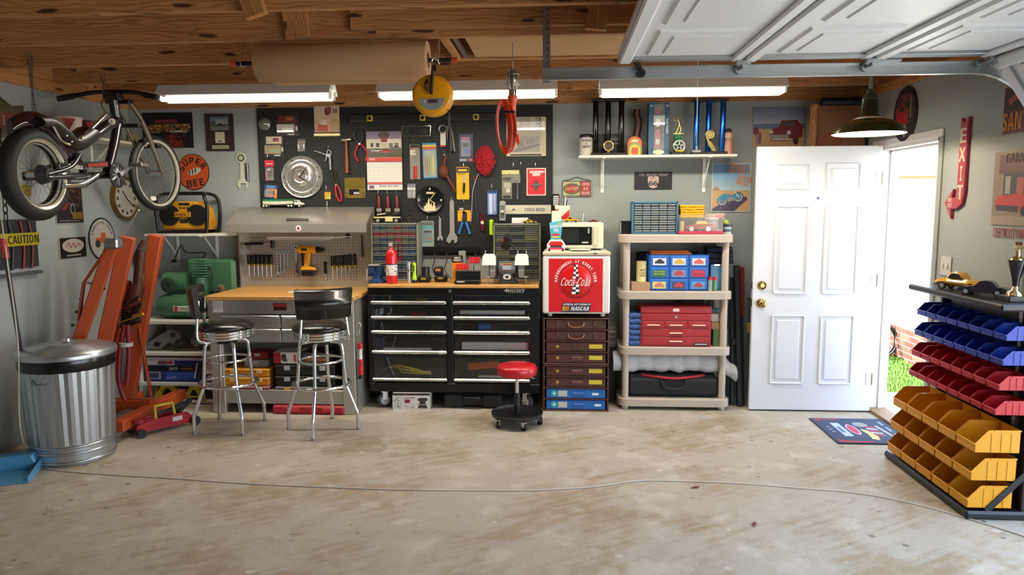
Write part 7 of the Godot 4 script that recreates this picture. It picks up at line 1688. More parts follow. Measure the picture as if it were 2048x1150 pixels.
	single("orange_tray", MB.new().box(v3(0, 0.009, 0), v3(0.307, 0.018, 0.12), 0.004).box(v3(-0.01, 0.024, -0.01), v3(0.284, 0.012, 0.1), 0.003), mat("c06420", 0.5), "flat orange trays lying on the blue nine-drawer unit", "tray", v3(0.847, t2 + uh + 0.0, 0.33))
	for e in [[1.14, "small spray can with red cap before the pale blue bin", "8c9a98"], [1.163, "green labelled spray can with red cap before the pale blue bin", "5c8a6c"]]:
		var sc := thing("spray_can", e[1], "can", v3(e[0] + (0.012 if e[2] == "5c8a6c" else 0.0), t2, 0.41))
		part(sc, "can", MB.new().cyl(v3(0, 0, 0), v3(0, 0.085, 0), 0.016, -1, 14), mat(e[2], 0.35))
		part(sc, "cap", MB.new().cyl(v3(0, 0.085, 0), v3(0, 0.108, 0), 0.0155, -1, 14), mat("b82028", 0.4))
	var bn := thing("clipboard_bin", "pale blue plastic bin with a metal clip on the second shelf", "bin", v3(1.22, t2, 0.3))
	part(bn, "bin", MB.new().box(v3(0, 0.1, 0), v3(0.14, 0.2, 0.12), 0.006), mat("4f86a8", 0.4))
	part(bn, "clip", MB.new().box(v3(-0.01, 0.195, 0.062), v3(0.07, 0.014, 0.006), 0.002), chrome)
	cloth_pile("navy_cloth", "dark navy cloths piled on the pale blue bin", v3(1.224, t2 + 0.2, 0.26), v3(0.2, 0.13, 0.18), 3, "1c2034", 12)
	single("dark_case", MB.new().box(v3(0, 0.14, 0), v3(0.5, 0.28, 0.05), 0.01), mat("141418", 0.6), "large dark flat case standing at the back of the second shelf", "case", v3(0.86, t2, 0.09))
	# third shelf
	var tb := thing("toolbox", "red steel toolbox with five drawers on the beige shelving", "toolbox", v3(0.887, t1, 0.31))
	var rm := mat("9c1a1c", 0.4)
	var tw := 0.535
	var th := 0.313
	part(tb, "body", MB.new().box(v3(0, th * 0.41, 0), v3(tw, th * 0.82, 0.22), 0.005), rm)
	part(tb, "lid", MB.new().box(v3(0, th * 0.91, 0.0), v3(tw * 1.005, th * 0.18, 0.225), 0.006), rm)
	part(tb, "front_flap", MB.new().box(v3(0, th * 0.73, 0.112), v3(tw * 0.97, th * 0.16, 0.006), 0.002), rm)
	part(tb, "lock", MB.new().cyl(v3(0, th * 0.74, 0.114), v3(0, th * 0.74, 0.12), 0.01), chrome)
	part(tb, "badge", MB.new().slab(rounded(0.05, 0.024, 0.01), 0.112, 0.116), mat("e0c8c4"), v3(0.0, th * 0.91, 0))
	part(tb, "maker_plate", MB.new().box(v3(tw * 0.36, th * 0.07, 0.118), v3(0.11, 0.02, 0.002)), black)
	part(tb, "maker_print", MB.new().box(v3(tw * 0.36, th * 0.07, 0.1192), v3(0.09, 0.007, 0.001)), mat("c8c4bc"))
	for e in [[-0.32, 0.55, 0.3, 0.15], [0.0, 0.55, 0.3, 0.15], [0.32, 0.55, 0.3, 0.15], [0.0, 0.355, 0.94, 0.17], [0.0, 0.15, 0.94, 0.18]]:
		var d := part(tb, "drawer", MB.new().box(v3(e[0] * tw, e[1] * th, 0.112), v3(e[2] * tw, e[3] * th, 0.01), 0.002), mat("a41e20", 0.4))
		part(d, "pull", MB.new().box(v3(e[0] * tw, e[1] * th - 0.004, 0.122), v3(0.1, 0.008, 0.012), 0.003), mat("c8b898", 0.3, 0.6))
	cloth_pile("blue_towels", "folded blue shop towels beside the red toolbox", v3(0.573, t1, 0.34), v3(0.105, 0.26, 0.16), 6, "3a5a94", 15)
	single("green_box", MB.new().box(v3(0, 0.065, 0), v3(0.11, 0.13, 0.14), 0.003), mat("4e6a34", 0.6), "green carton beside the red toolbox, lowest of its stack", "carton", v3(1.232, t1, 0.32))
	single("brown_box", MB.new().box(v3(0, 0.03, 0), v3(0.1, 0.06, 0.13), 0.002), mat("9a7a58", 0.8), "brown carton on the green one beside the red toolbox", "carton", v3(1.214, t1 + 0.131, 0.32))
	single("white_carton", MB.new().box(v3(0, 0.028, 0), v3(0.09, 0.056, 0.12), 0.002), mat("c4c0b8", 0.7), "white carton topmost of the stack beside the red toolbox", "carton", v3(1.201, t1 + 0.192, 0.32))
	single("teal_print", MB.new().box(v3(0, 0.13, 0), v3(0.12, 0.26, 0.02), 0.002), mat("3f7484", 0.5), "teal printed board standing behind the carton stack", "board", v3(1.24, t1, 0.14))
	single("dark_basket", MB.new().box(v3(0, 0.03, 0), v3(0.2, 0.05, 0.1), 0.01), mat("26282a", 0.6), "dark plastic basket lid behind the red toolbox", "basket", v3(1.05, t1 + 0.28, 0.12))
	single("basket_box", MB.new().box(v3(0, 0.14, 0), v3(0.22, 0.28, 0.12), 0.006), mat("1c1e22", 0.6), "dark plastic basket behind the red toolbox", "basket", v3(1.05, t1, 0.12))
	for i in 7: single("magazine", MB.new().box(v3(0.004 * (i % 3), 0.011, 0), v3(0.07, 0.02, 0.2), 0.002), mat(["8c8c88", "a09c94", "6e7274", "94908a", "7c7c7a", "a8a49c", "848482"][i], 0.6), ["grey magazine at the bottom of the pile behind the shelving post", "tan magazine second from the bottom of the pile", "slate magazine third from the bottom of the pile", "buff magazine in the middle of the pile", "mid grey magazine third from the top of the pile", "pale magazine second from the top of the pile", "grey magazine topmost of the pile beside the drawer racks"][i], "magazine", v3(0.412, 0.453 + i * 0.0225, 0.13), 0.0, "magazines piled beside the shelving")
	single("magazine_crate", MB.new().box(v3(0, 0.226, 0), v3(0.07, 0.452, 0.2), 0.006), mat("3a3632", 0.8), "tall dark crate under the magazine pile beside the drawer racks", "crate", v3(0.414, 0, 0.13))
	# bottom shelf
	var bgm := mat("17181b", 0.75)
	var dg := thing("duffel_bag", "long black duffel bag with a red strap on the bottom shelf", "bag", v3(0.88, t0, 0.27))
	part(dg, "bag", MB.new().box(v3(0, 0.085, 0), v3(0.72, 0.17, 0.28), 0.035), bgm)
	part(dg, "strap", MB.new().tube(smooth_path([v3(-0.24, 0.172, 0.1), v3(0.0, 0.155, 0.146), v3(0.24, 0.172, 0.1)], 8), 0.011, 8), mat("a01828", 0.6))
	part(dg, "handle", MB.new().tube(smooth_path([v3(-0.1, 0.15, 0.14), v3(-0.06, 0.08, 0.15), v3(0.06, 0.08, 0.15), v3(0.1, 0.15, 0.14)], 8), 0.009, 7), mat("0e0e10", 0.6))
	var ql := thing("rolled_quilt", "white quilted moving pad rolled up over the black duffel bag", "quilt", v3(0.89, t0 + 0.258, 0.27))
	var q := MB.new()
	var qp := []
	for i in 25:
		var x := -0.47 + i * 0.04
		var rr := 0.076 + 0.005 * sin(i * 2.1) - (0.012 if i > 21 else 0.0)
		qp.append([v3(x, 0.006 * sin(i * 1.3) - (0.03 * maxf(0, i - 21)), 0.0 + 0.012 * sin(i * 0.7)), rr])
	for i in 24:
		for k in 18:
			var v := []
			var nn := []
			for e in [[i, k], [i, k + 1], [i + 1, k + 1], [i + 1, k]]:
				var a: float = TAU * e[1] / 18
				var bump := 1.0 + 0.05 * sin(e[1] * 2.0 + e[0] * 1.7)
				v.append(qp[e[0]][0] + v3(0, sin(a), cos(a) * 1.5) * qp[e[0]][1] * bump)
				nn.append(v3(0.2 * sin(e[0] * 2.1), sin(a), cos(a)).normalized())
			q.tri(v[0], v[1], v[2], nn[0], nn[1], nn[2]); q.tri(v[0], v[2], v[3], nn[0], nn[2], nn[3])
	for e in [0, 24]:
		for k in 18:
			var a0 := TAU * k / 18
			var a1 := TAU * (k + 1) / 18
			var m := v3(-1 if e == 0 else 1, 0, 0)
			q.tri(qp[e][0], qp[e][0] + v3(0, sin(a0), cos(a0) * 1.5) * qp[e][1], qp[e][0] + v3(0, sin(a1), cos(a1) * 1.5) * qp[e][1], m, m, m)
	part(ql, "pad", q, mat("c9c9c8", 0.85))
	# long tools standing between shelving and door
	var yd := [["folded black sawhorse leaning between the shelving and the open door", "sawhorse", "16181a"], ["red handled long tool leaning behind the open door", "long tool", "7a2018"], ["long steel bar with a yellow band leaning behind the open door", "bar", "4a4c4c"]]
	var sh := thing("sawhorse", yd[0][0], "sawhorse", v3(1.395, 0, 0.24))
	part(sh, "leg", MB.new().bar(v3(0.02, 0.0, 0.06), v3(0.0, 1.1, -0.1), 0.05, 0.04, 0.004), mat("16181a", 0.6))
	part(sh, "leg", MB.new().bar(v3(-0.03, 0.0, 0.02), v3(-0.02, 1.0, -0.14), 0.04, 0.03, 0.004), mat("202224", 0.6))
	part(sh, "crossbar", MB.new().box(v3(0, 0.5, -0.02), v3(0.08, 0.05, 0.03), 0.004), mat("16181a", 0.6))
	var rt := thing("long_tool", yd[1][0], "tool", v3(1.45, 0, 0.2))
	part(rt, "shaft", MB.new().cyl(v3(0, 0, 0.06), v3(0.0, 0.7, -0.05), 0.014), mat("3a3c3e", 0.4, 0.5))
	part(rt, "grip", MB.new().cyl(v3(0.0, 0.7, -0.05), v3(0.0, 1.08, -0.11), 0.02), mat("7a2018", 0.5))
	var yb := thing("steel_bar", yd[2][0], "bar", v3(1.475, 0, 0.27))
	part(yb, "bar", MB.new().bar(v3(0, 0.0, 0.05), v3(0.0, 0.86, -0.03), 0.022, 0.022, 0.003), mat("787a7a", 0.35, 0.8))
	part(yb, "band", MB.new().box(v3(0, 0.62, -0.005), v3(0.028, 0.08, 0.03), 0.003), mat("a88420", 0.5))


func bracket(o: Node3D, x: float, h: float, d: float) -> void:
	part(o, "bracket", MB.new().box(v3(x, -h / 2 - 0.015, 0.004), v3(0.026, h, 0.006), 0.001).box(v3(x, -0.02, d / 2), v3(0.026, 0.008, d), 0.001).bar(v3(x, -h * 0.92, 0.008), v3(x, -0.03, d * 0.75), 0.008, 0.012), white)

func wall_shelf(label: String, at: Vector3, w: float, d: float, xs: Array, h: float, turn := 0.0) -> Node3D:
	var o := thing("wall_shelf", label, "shelf", at, turn)
	part(o, "board", MB.new().box(v3(0, -0.01, d / 2), v3(w, 0.02, d), 0.003), mat("d6d2c4", 0.5))
	for x in xs: bracket(o, x, h, d)
	return o

func trophy(called: String, label: String, at: Vector3, col: Material, h: float) -> Node3D:
	var o := thing(called, label, "trophy", at)
	var dk := mat("1c1412", 0.35)
	part(o, "base", MB.new().box(v3(0, 0.012, 0), v3(0.27, 0.024, 0.12), 0.004), dk)
	part(o, "top_plate", MB.new().box(v3(0, h, 0), v3(0.27, 0.016, 0.11), 0.004), dk)
	for e in [[-0.1, 0.02], [0.0, -0.03], [0.1, 0.02]]: part(o, "column", MB.new().cyl(v3(e[0], 0.024, e[1]), v3(e[0], h, e[1]), 0.022, -1, 20), col)
	return o

func back_wall_things() -> void:
	# shelf of trophies
	var sy := 1.962
	wall_shelf("long white wall shelf carrying the trophies, on two white brackets", v3(0.747, sy, 0), 1.21, 0.25, [-0.406, 0.405], 0.27)
	var tz := 0.14
	var gold := mat("c8b46a", 0.2, 0.9)
	var bt := trophy("column_trophy", "trophy with three glossy black columns on the long white shelf", v3(0.376, sy, tz), mat("15130e", 0.12, 0.5), 0.428)
	part(bt, "wreath", MB.new().tube(ring(v3(-0.0, 0.075, 0.05), Vector3.BACK, 0.036, 28), 0.007, 8, true).box(v3(0, 0.028, 0.05), v3(0.02, 0.03, 0.01), 0.003), gold)
	part(bt, "medal", MB.new().cyl(v3(0, 0.075, 0.044), v3(0, 0.075, 0.05), 0.032), mat("2a2422", 0.4))
	var tr := trophy("column_trophy", "trophy with three metallic blue columns on the long white shelf", v3(1.155, sy, tz), mat("0c5ab0", 0.15, 0.7), 0.417)
	part(tr, "scroll", MB.new().at(v3(0.0, 0.0, 0.03)).slab(pts2([0.05, 0.024, 0.02, 0.024, -0.01, 0.07, -0.03, 0.13, -0.034, 0.155, -0.01, 0.12, 0.02, 0.09, 0.045, 0.05]), 0, 0.014, 0.003), gold)
	part(tr, "medal_ring", MB.new().tube(ring(v3(0.0, 0.155, 0.037), Vector3.BACK, 0.03, 24), 0.006, 8, true), gold)
	part(tr, "medal", MB.new().cyl(v3(0, 0.155, 0.03), v3(0, 0.155, 0.037), 0.028), mat("8c7c4c", 0.35, 0.6))
	var tin := thing("printed_tin", "white round tin with black lettering at the end of the trophy shelf", "tin", v3(0.203, sy, 0.15))
	part(tin, "can", MB.new().cyl(v3(0, 0.0, 0), v3(0, 0.14, 0), 0.05, -1, 26), mat("b8b4a4", 0.5))
	part(tin, "lid", MB.new().lathe([Vector2(0.052, 0.14), Vector2(0.052, 0.16), Vector2(0.046, 0.168), Vector2(0, 0.168)], 26), black)
	for e in [["THE CAR GUY", 0.118, 0.08], ["AT", 0.092, 0.02], ["CAR GUY", 0.07, 0.06]]: words(tin, e[0], v3(0, e[1], 0.0505), e[2], 0.018, mat("20201c"))
	sheet("framed_car_photo", "dark framed photograph of a car standing behind the black trophy columns", "picture frame", v3(0.404, sy + 0.09, 0.04), Vector2(0.2, 0.18), Pic.new(64, 56, Color("14121a")).rect(0.1, 0.1, 0.9, 0.5, Color("3c3a40")).rect(0.3, 0.2, 0.85, 0.3, Color("8a8680")).rect(0.1, 0.55, 0.9, 0.85, Color("2c3048")).rect(0.2, 0.4, 0.8, 0.48, Color("a09a90")).tex(), 0.0, 0.015, "14120f")
	single("wood_sculpture", MB.new().tube(smooth_path([v3(0, 0, 0), v3(-0.006, 0.12, 0), v3(0.004, 0.2, 0), v3(0.012, 0.27, 0), v3(-0.006, 0.32, 0), v3(0.0, 0.36, 0)]), 0.03, 12).cyl(v3(0, 0, 0), v3(0, 0.02, 0), 0.05), mat("4a2014", 0.4), "tall brown carved wooden sculpture behind the toy jukebox", "sculpture", v3(0.604, sy, 0.08))
	var jk := thing("toy_jukebox", "orange and green toy jukebox on the trophy shelf", "toy", v3(0.577, sy, 0.19))
	var arch := func(w: float, h: float) -> PackedVector2Array:
		var p := arc_points(Vector2(0, h - w), Vector2(w, w), 0, PI, 16)
		p.append_array(pts2([-w, 0, w, 0]))
		return p
	part(jk, "body", MB.new().slab(arch.call(0.056, 0.145), -0.03, 0.02, 0.004), mat("d0602c", 0.4))
	part(jk, "green_arch", MB.new().slab(arch.call(0.05, 0.095), 0.02, 0.023), mat("6a9a58", 0.4))
	part(jk, "yellow_arch", MB.new().slab(arch.call(0.04, 0.082), 0.023, 0.026), mat("d8b830", 0.4))
	part(jk, "grille", MB.new().box(v3(0, 0.032, 0.027), v3(0.05, 0.05, 0.004)), mat("b84a28", 0.4))
	part(jk, "dome_window", MB.new().slab(arc_points(Vector2(0, 0.098), Vector2(0.03, 0.024), 0, PI, 12), 0.02, 0.024), mat("e0c0a0", 0.3))
	var gp := thing("boxed_gas_pump", "tall blue window box holding a red toy gas pump on the trophy shelf", "boxed toy", v3(0.76, sy, 0.17))
	var gh := 0.398
	part(gp, "carton", MB.new().box(v3(0, gh / 2, -0.03), v3(0.16, gh, 0.02)).box(v3(-0.06, gh / 2, 0.0), v3(0.04, gh, 0.08), 0.002).box(v3(0.062, gh / 2, 0.0), v3(0.036, gh, 0.08), 0.002).box(v3(0, 0.02, 0), v3(0.16, 0.04, 0.08), 0.002), mat("2c5470", 0.45))
	part(gp, "window", MB.new().box(v3(0.002, gh * 0.53, 0.038), v3(0.084, gh * 0.88, 0.002)), clear("e0e8e8", 0.15))
	part(gp, "pump", MB.new().box(v3(-0.006, gh * 0.3, 0.0), v3(0.05, gh * 0.42, 0.04), 0.006).cyl(v3(-0.006, gh * 0.85, -0.01), v3(-0.006, gh * 0.85, 0.01), 0.026), mat("a81828", 0.35))
	part(gp, "pump_panel", MB.new().box(v3(-0.006, gh * 0.62, 0.008), v3(0.036, gh * 0.16, 0.03), 0.004).box(v3(-0.006, gh * 0.26, 0.021), v3(0.03, 0.04, 0.002)), mat("d8ccb8", 0.4))
	part(gp, "pump_hose", MB.new().tube(smooth_path([v3(0.02, gh * 0.6, 0.02), v3(0.036, gh * 0.4, 0.02), v3(0.03, gh * 0.14, 0.02)]), 0.008, 7), mat("5c4a28", 0.5))
	part(gp, "oval_label", MB.new().slab(disc(0.044, 0.018, 20), 0.04, 0.042), mat("c8c8a8"), v3(0, 0.022, 0))
	for e in [["19", -0.062], ["20", 0.06]]: words(gp, e[0], v3(e[1], gh - 0.025, 0.041), 0.022, 0.016, mat("d0d8d8"))
	words(gp, "GAS PUMP", v3(0.062, gh * 0.55, 0.041), 0.11, 0.014, mat("d0d8d8"), v3(0, 0, -PI / 2))
	var ft := thing("figure_trophy", "small trophy with a gold figure, green column and wheel emblem", "trophy", v3(0.915, sy, 0.17))
	part(ft, "base", MB.new().box(v3(0.0, 0.012, 0), v3(0.11, 0.024, 0.07), 0.003), black)
	part(ft, "column", MB.new().box(v3(-0.005, 0.09, -0.01), v3(0.05, 0.14, 0.04), 0.003), mat("0e5a34", 0.25, 0.4))
	part(ft, "cap", MB.new().box(v3(-0.003, 0.162, -0.01), v3(0.075, 0.006, 0.06)), gold)
	part(ft, "figure", MB.new().tube(smooth_path([v3(-0.02, 0.165, 0), v3(-0.006, 0.2, 0), v3(0.006, 0.235, 0), v3(-0.006, 0.272, 0)]), 0.006, 8).tube(smooth_path([v3(0.008, 0.165, 0), v3(0.018, 0.2, 0), v3(0.004, 0.235, 0)]), 0.006, 8).tube([v3(-0.006, 0.272, 0), v3(-0.03, 0.262, 0.004), v3(-0.036, 0.28, 0.004)], 0.004, 6).ball(v3(-0.006, 0.29, 0), v3(0.009, 0.011, 0.009)), gold)
	part(ft, "wheel_emblem", MB.new().tube(ring(v3(0.005, 0.068, 0.02), Vector3.BACK, 0.042, 28), 0.008, 8, true), mat("d0ccc0", 0.2, 0.8))
	for k in 5: part(ft, "spoke", MB.new().bar(v3(0.005, 0.068, 0.02), v3(0.005 + 0.04 * cos(k * TAU / 5 + 0.3), 0.068 + 0.04 * sin(k * TAU / 5 + 0.3), 0.02), 0.008, 0.012), mat("d0ccc0", 0.2, 0.8))
	part(ft, "car_emblem", MB.new().ball(v3(0.01, 0.03, 0.03), v3(0.04, 0.01, 0.01)), mat("c8b020", 0.3, 0.6))
	var fg := thing("figurine", "small plain painted figurine with dark top beside the blue trophy", "figurine", v3(1.3, sy, 0.16))
	part(fg, "body", MB.new().lathe([Vector2(0, 0), Vector2(0.034, 0), Vector2(0.036, 0.05), Vector2(0.03, 0.09), Vector2(0.022, 0.115), Vector2(0, 0.12)], 20), mat("c08468", 0.5))
	part(fg, "head", MB.new().ball(v3(0, 0.145, 0), v3(0.034, 0.036, 0.032)), mat("c49a7c", 0.5))
	part(fg, "top", MB.new().ball(v3(0, 0.178, -0.004), v3(0.028, 0.024, 0.028)), mat("2a1c18", 0.5))
	# signs and posters on the back wall
	var og := sheet("garage_sign", "hanging metal sign reading OPEN 24 HOURS beside the pegboard", "sign", v3(0.137, 1.711, 0.005), Vector2(0.235, 0.125), Pic.new(96, 52, Color("b4a878")).rect(0.6, 0.0, 1, 1, Color("9c3834")).oval(0.33, 0.5, 0.3, 0.36, Color("40694a")).oval(0.33, 0.5, 0.25, 0.28, Color("a03a34")).rect(0, 0, 1, 0.06, Color("4a5648")).rect(0, 0.94, 1, 1, Color("4a5648")).rect(0, 0, 0.03, 1, Color("4a5648")).rect(0.97, 0, 1, 1, Color("4a5648")).tex(), 0.0, 0.01, "4a5648")
	words(og, "Garage", v3(-0.042, 0, 0.012), 0.105, 0.036, mat("d0b890"), v3(0, 0, 0.1), "Droid Serif", 0.2)
	for e in [["OPEN", 0.035, 0.06], ["24", 0.0, 0.04], ["HOURS", -0.036, 0.068]]: words(og, e[0], v3(0.07, e[1], 0.012), e[2], 0.024, mat("d8b0a0"))
	part(og, "hanger", MB.new().tube(smooth_path([v3(-0.11, 0.064, 0.005), v3(-0.04, 0.08, 0.005), v3(0, 0.094, 0.005), v3(0.04, 0.08, 0.005), v3(0.11, 0.064, 0.005)]), 0.0025, 6), mat("2a2a26", 0.5))
	var rp := sheet("route_plate", "black licence plate with a route 66 shield under the trophy shelf", "sign", v3(0.749, 1.771, 0.005), Vector2(0.299, 0.14), null, 0.0, 0.003, "17151c")
	part(rp, "shield", MB.new().slab(pts2([-0.042, 0.03, -0.02, 0.036, 0, 0.03, 0.02, 0.036, 0.042, 0.03, 0.044, 0.0, 0.03, -0.05, 0, -0.062, -0.03, -0.05, -0.044, 0.0]), 0.003, 0.005), mat("c4a898", 0.5))
	words(rp, "66", v3(0, -0.02, 0.006), 0.07, 0.042, mat("241c1c"))
	words(rp, "ROUTE", v3(0, 0.019, 0.006), 0.05, 0.012, mat("5c4440"))
	words(rp, "The Mother Road", v3(0, 0.05, 0.004), 0.23, 0.026, mat("a89c98"), Vector3.ZERO, "Droid Serif", 0.25)
	var pb := Pic.new(120, 152, Color("6a9cc0"))
	pb.blend(0, 0.55, Color("5288b4"), Color("a8bcc4")).poly([Vector2(0, 0.55), Vector2(0.1, 0.46), Vector2(0.25, 0.56), Vector2(0, 0.62)], Color("a87a50")).rect(0, 0.56, 1, 1, Color("c09a68")).poly([Vector2(0.0, 0.95), Vector2(0.2, 0.86), Vector2(0.9, 0.68), Vector2(0.95, 0.75), Vector2(0.6, 1), Vector2(0.0, 1)], Color("4c465c"))
	for e in [[0.28, 0.78], [0.7, 0.7]]: pb.oval(e[0], e[1], 0.14, 0.11, Color("3a4854")).oval(e[0], e[1], 0.11, 0.087, Color("c8ccc8")).oval(e[0], e[1], 0.09, 0.07, Color("6a7888"))
	pb.poly([Vector2(0.12, 0.74), Vector2(0.3, 0.62), Vector2(0.55, 0.66), Vector2(0.72, 0.6), Vector2(0.76, 0.66), Vector2(0.56, 0.78), Vector2(0.34, 0.76)], Color("3c88a8")).line(Vector2(0.58, 0.56), Vector2(0.72, 0.7), 0.03, Color("c8c8c0")).rect(0.4, 0.7, 0.6, 0.78, Color("8c9094"))
	var mp := sheet("motorcycle_poster", "poster of a teal motorcycle with big orange lettering beside the door", "poster", v3(1.367, 1.711, 0.005), Vector2(0.307, 0.385), pb.tex(), 0.0, 0.003, "c8ccc8", 0.006)
	words(mp, "BORN 2", v3(0.062, 0.15, 0.005), 0.16, 0.07, mat("d07838"), v3(0, 0, -0.12))
	words(mp, "BOOP", v3(0.1, 0.055, 0.005), 0.105, 0.08, mat("d07838"), v3(0, 0, -0.25))
	var bp := Pic.new(160, 116, Color("8a94b0"))
	bp.blend(0, 0.45, Color("6c7898"), Color("a4a8b4")).rect(0, 0.42, 1, 0.56, Color("5c6a88")).rect(0, 0.55, 1, 1, Color("b08c60")).poly([Vector2(0.32, 0.7), Vector2(0.36, 0.56), Vector2(0.5, 0.5), Vector2(0.55, 0.34), Vector2(0.86, 0.32), Vector2(0.96, 0.52), Vector2(0.97, 0.74), Vector2(0.8, 0.86), Vector2(0.36, 0.86)], Color("6e1c20")).poly([Vector2(0.55, 0.48), Vector2(0.58, 0.37), Vector2(0.8, 0.36), Vector2(0.82, 0.48)], Color("4a4a4c")).rect(0.33, 0.7, 0.7, 0.8, Color("8c8880")).rect(0.38, 0.8, 0.78, 0.86, Color("a4a098")).oval(0.36, 0.62, 0.035, 0.05, Color("c4c0b4")).oval(0.7, 0.64, 0.04, 0.055, Color("c4c0b4")).oval(0.84, 0.86, 0.05, 0.09, Color("1c1a1a")).oval(0.06, 0.6, 0.06, 0.1, Color("702830")).oval(0.14, 0.78, 0.03, 0.16, Color("6e4048")).oval(0.08, 0.82, 0.03, 0.14, Color("8c6a6a"))
	sheet("beach_car_poster", "poster of a dark red wooden-bodied car on a beach, above the door", "poster", v3(1.724, 2.185, 0.005), Vector2(0.399, 0.303), bp.tex(), 0.0, 0.003, "8c94a8")
	var cb := thing("plywood_sheet", "brown sheet with red script standing behind the open white door", "sheet", v3(2.13, 0, 0.12))
	part(cb, "sheet", MB.new().box(v3(0, 1.17, 0), v3(0.42, 2.34, 0.02)), mat("8a5e3c", 0.8))
	part(cb, "edge_stud", MB.new().box(v3(-0.19, 1.17, 0.02), v3(0.05, 2.34, 0.04), 0.003), wood)
	for i in 4: part(cb, "nail", MB.new().cyl(v3(-0.19, 2.3 - i * 0.09, 0.04), v3(-0.19, 2.3 - i * 0.09, 0.043), 0.005, -1, 8), steel)
	words(cb, "Ca", v3(-0.04, 2.054, 0.011), 0.16, 0.13, mat("9c3434"), Vector3.ZERO, "Droid Serif", 0.3)
	single("door_closer_tube", MB.new().cyl(v3(-0.16, 0, 0), v3(0.16, 0, 0), 0.03, -1, 18), mat("0e0d12", 0.6), "black roll fixed along the top of the brown sheet", "roll", v3(2.148, 2.354, 0.17))
	var dn := Pic.new(150, 108, Color("0c0a14"))
	dn.rect(0.25, 0.2, 0.7, 0.3, Color("7a2a3c")).rect(0.12, 0.32, 0.95, 0.54, Color("5c4228")).rect(0.14, 0.36, 0.94, 0.4, Color("8a6a38"))
	dn.speck(0.12, 0.34, 0.95, 0.54, [Color("c89a48"), Color("a8783c"), Color("2a1c14"), Color("7a3a28")], 130, 0.018, 41).car(0.25, 0.58, 0.22, Color("8a6a30")).car(0.72, 0.58, 0.34, Color("a89a78")).speck(0.45, 0.62, 0.85, 0.98, [Color("7a2018"), Color("4a1410"), Color("241014")], 90, 0.03, 43)
	sheet("night_diner_poster", "dark poster of a neon-lit diner at night behind the bicycle wheel", "poster", v3(-3.27, 2.214, 0.005), Vector2(0.432, 0.291), dn.tex(), 0.0, 0.004, "0a0a10")
	var pq := sheet("award_plaque", "dark wooden plaque with a car photograph and two cream plates", "plaque", v3(-2.822, 2.191, 0.005), Vector2(0.235, 0.302), null, 0.0, 0.016, "2a1614")
	part(pq, "photograph", MB.new().face(0.16, 0.11, 0.0168), printed(Pic.new(64, 44, Color("5a6a80")).rect(0, 0.35, 1, 0.7, Color("4a4e48")).rect(0, 0.7, 1, 1, Color("6a6860")).rect(0.3, 0.2, 0.95, 0.6, Color("8c9088")).car(0.55, 0.78, 0.7, Color("20222a")).tex()), v3(0.004, 0.072, 0))
	part(pq, "certificate", MB.new().face(0.08, 0.09, 0.0168), printed(Pic.new(40, 44, Color("b8b498")).speck(0.15, 0.1, 0.85, 0.6, [Color("6a6858")], 30, 0.03, 8).car(0.5, 0.9, 0.6, Color("3a3a30")).tex()), v3(0.004, -0.042, 0))
	part(pq, "name_strip", MB.new().box(v3(0.004, -0.12, 0.0172), v3(0.14, 0.026, 0.001)), mat("b8b49c"))
	part(pq, "name_print", MB.new().box(v3(0.004, -0.12, 0.018), v3(0.12, 0.008, 0.0006)), mat("5c5a4c"))
	var sb := thing("round_bee_sign", "round orange sign reading SUPER BEE with a black rim", "sign", v3(-3.07, 1.868, 0.004))
	part(sb, "disc", MB.new().slab(disc(0.138, 0.15, 48), 0, 0.003), mat("1a1010", 0.5))
	part(sb, "face", MB.new().slab(disc(0.132, 0.144, 48), 0.003, 0.004), mat("b8481c", 0.5))
	part(sb, "emblem", MB.new().slab(disc(0.06, 0.026, 24), 0.004, 0.0055), mat("b4b0a0", 0.5), v3(0.01, 0.004, 0), v3(0, 0, 0.35))
	for x in [-0.03, -0.005, 0.02]: part(sb, "emblem_stripe", MB.new().box(v3(x, 0.004 + x * 0.36, 0.006), v3(0.01, 0.036, 0.001)), mat("24201c"))
	arc_words(sb, "SUPER", v3(0, -0.012, 0.005), 0.108, PI * 0.96, PI * 0.1, 0.052, mat("180c08"), 0.78)
	words(sb, "BEE", v3(0.014, -0.09, 0.005), 0.15, 0.058, mat("180c08"), v3(0, 0, 0.14))
	var tw := thing("wrench_thermometer", "pale wrench-shaped wall thermometer beside the round orange sign", "thermometer", v3(-2.647, 1.87, 0.004))
	part(tw, "wrench", MB.new().slab(pts2([-0.046, -0.115, -0.04, -0.08, -0.018, -0.06, -0.014, 0.075, 0.014, 0.075, 0.018, -0.06, 0.042, -0.085, 0.046, -0.12, 0.032, -0.15, 0.026, -0.1, -0.02, -0.1, -0.024, -0.152]), 0, 0.012, 0.003), mat("b9baa6", 0.5))
	part(tw, "dial", MB.new().at(v3(-0.002, 0.11, 0), v3(PI / 2, 0, 0)).lathe([Vector2(0.044, 0), Vector2(0.044, 0.014), Vector2(0.034, 0.016), Vector2(0, 0.014)], 28), mat("b9baa6", 0.5))
	part(tw, "dial_face", MB.new().cyl(v3(-0.002, 0.11, 0.0145), v3(-0.002, 0.11, 0.0165), 0.03, -1, 22), mat("2a2a26"))
	part(tw, "dial_centre", MB.new().cyl(v3(-0.002, 0.11, 0.0165), v3(-0.002, 0.11, 0.018), 0.02, -1, 18), mat("a8a898"))
	part(tw, "scale", MB.new().box(v3(0.042, -0.01, 0.006), v3(0.03, 0.15, 0.012), 0.003), mat("2c2a26"))
	part(tw, "scale_marks", MB.new().box(v3(0.05, -0.01, 0.0125), v3(0.008, 0.14, 0.001)), mat("b8b8ac"))
	# radio on its shelf
	wall_shelf("white wall shelf carrying the yellow radio", v3(-3.02, 1.362, 0), 0.7, 0.28, [-0.22, 0.121], 0.22)
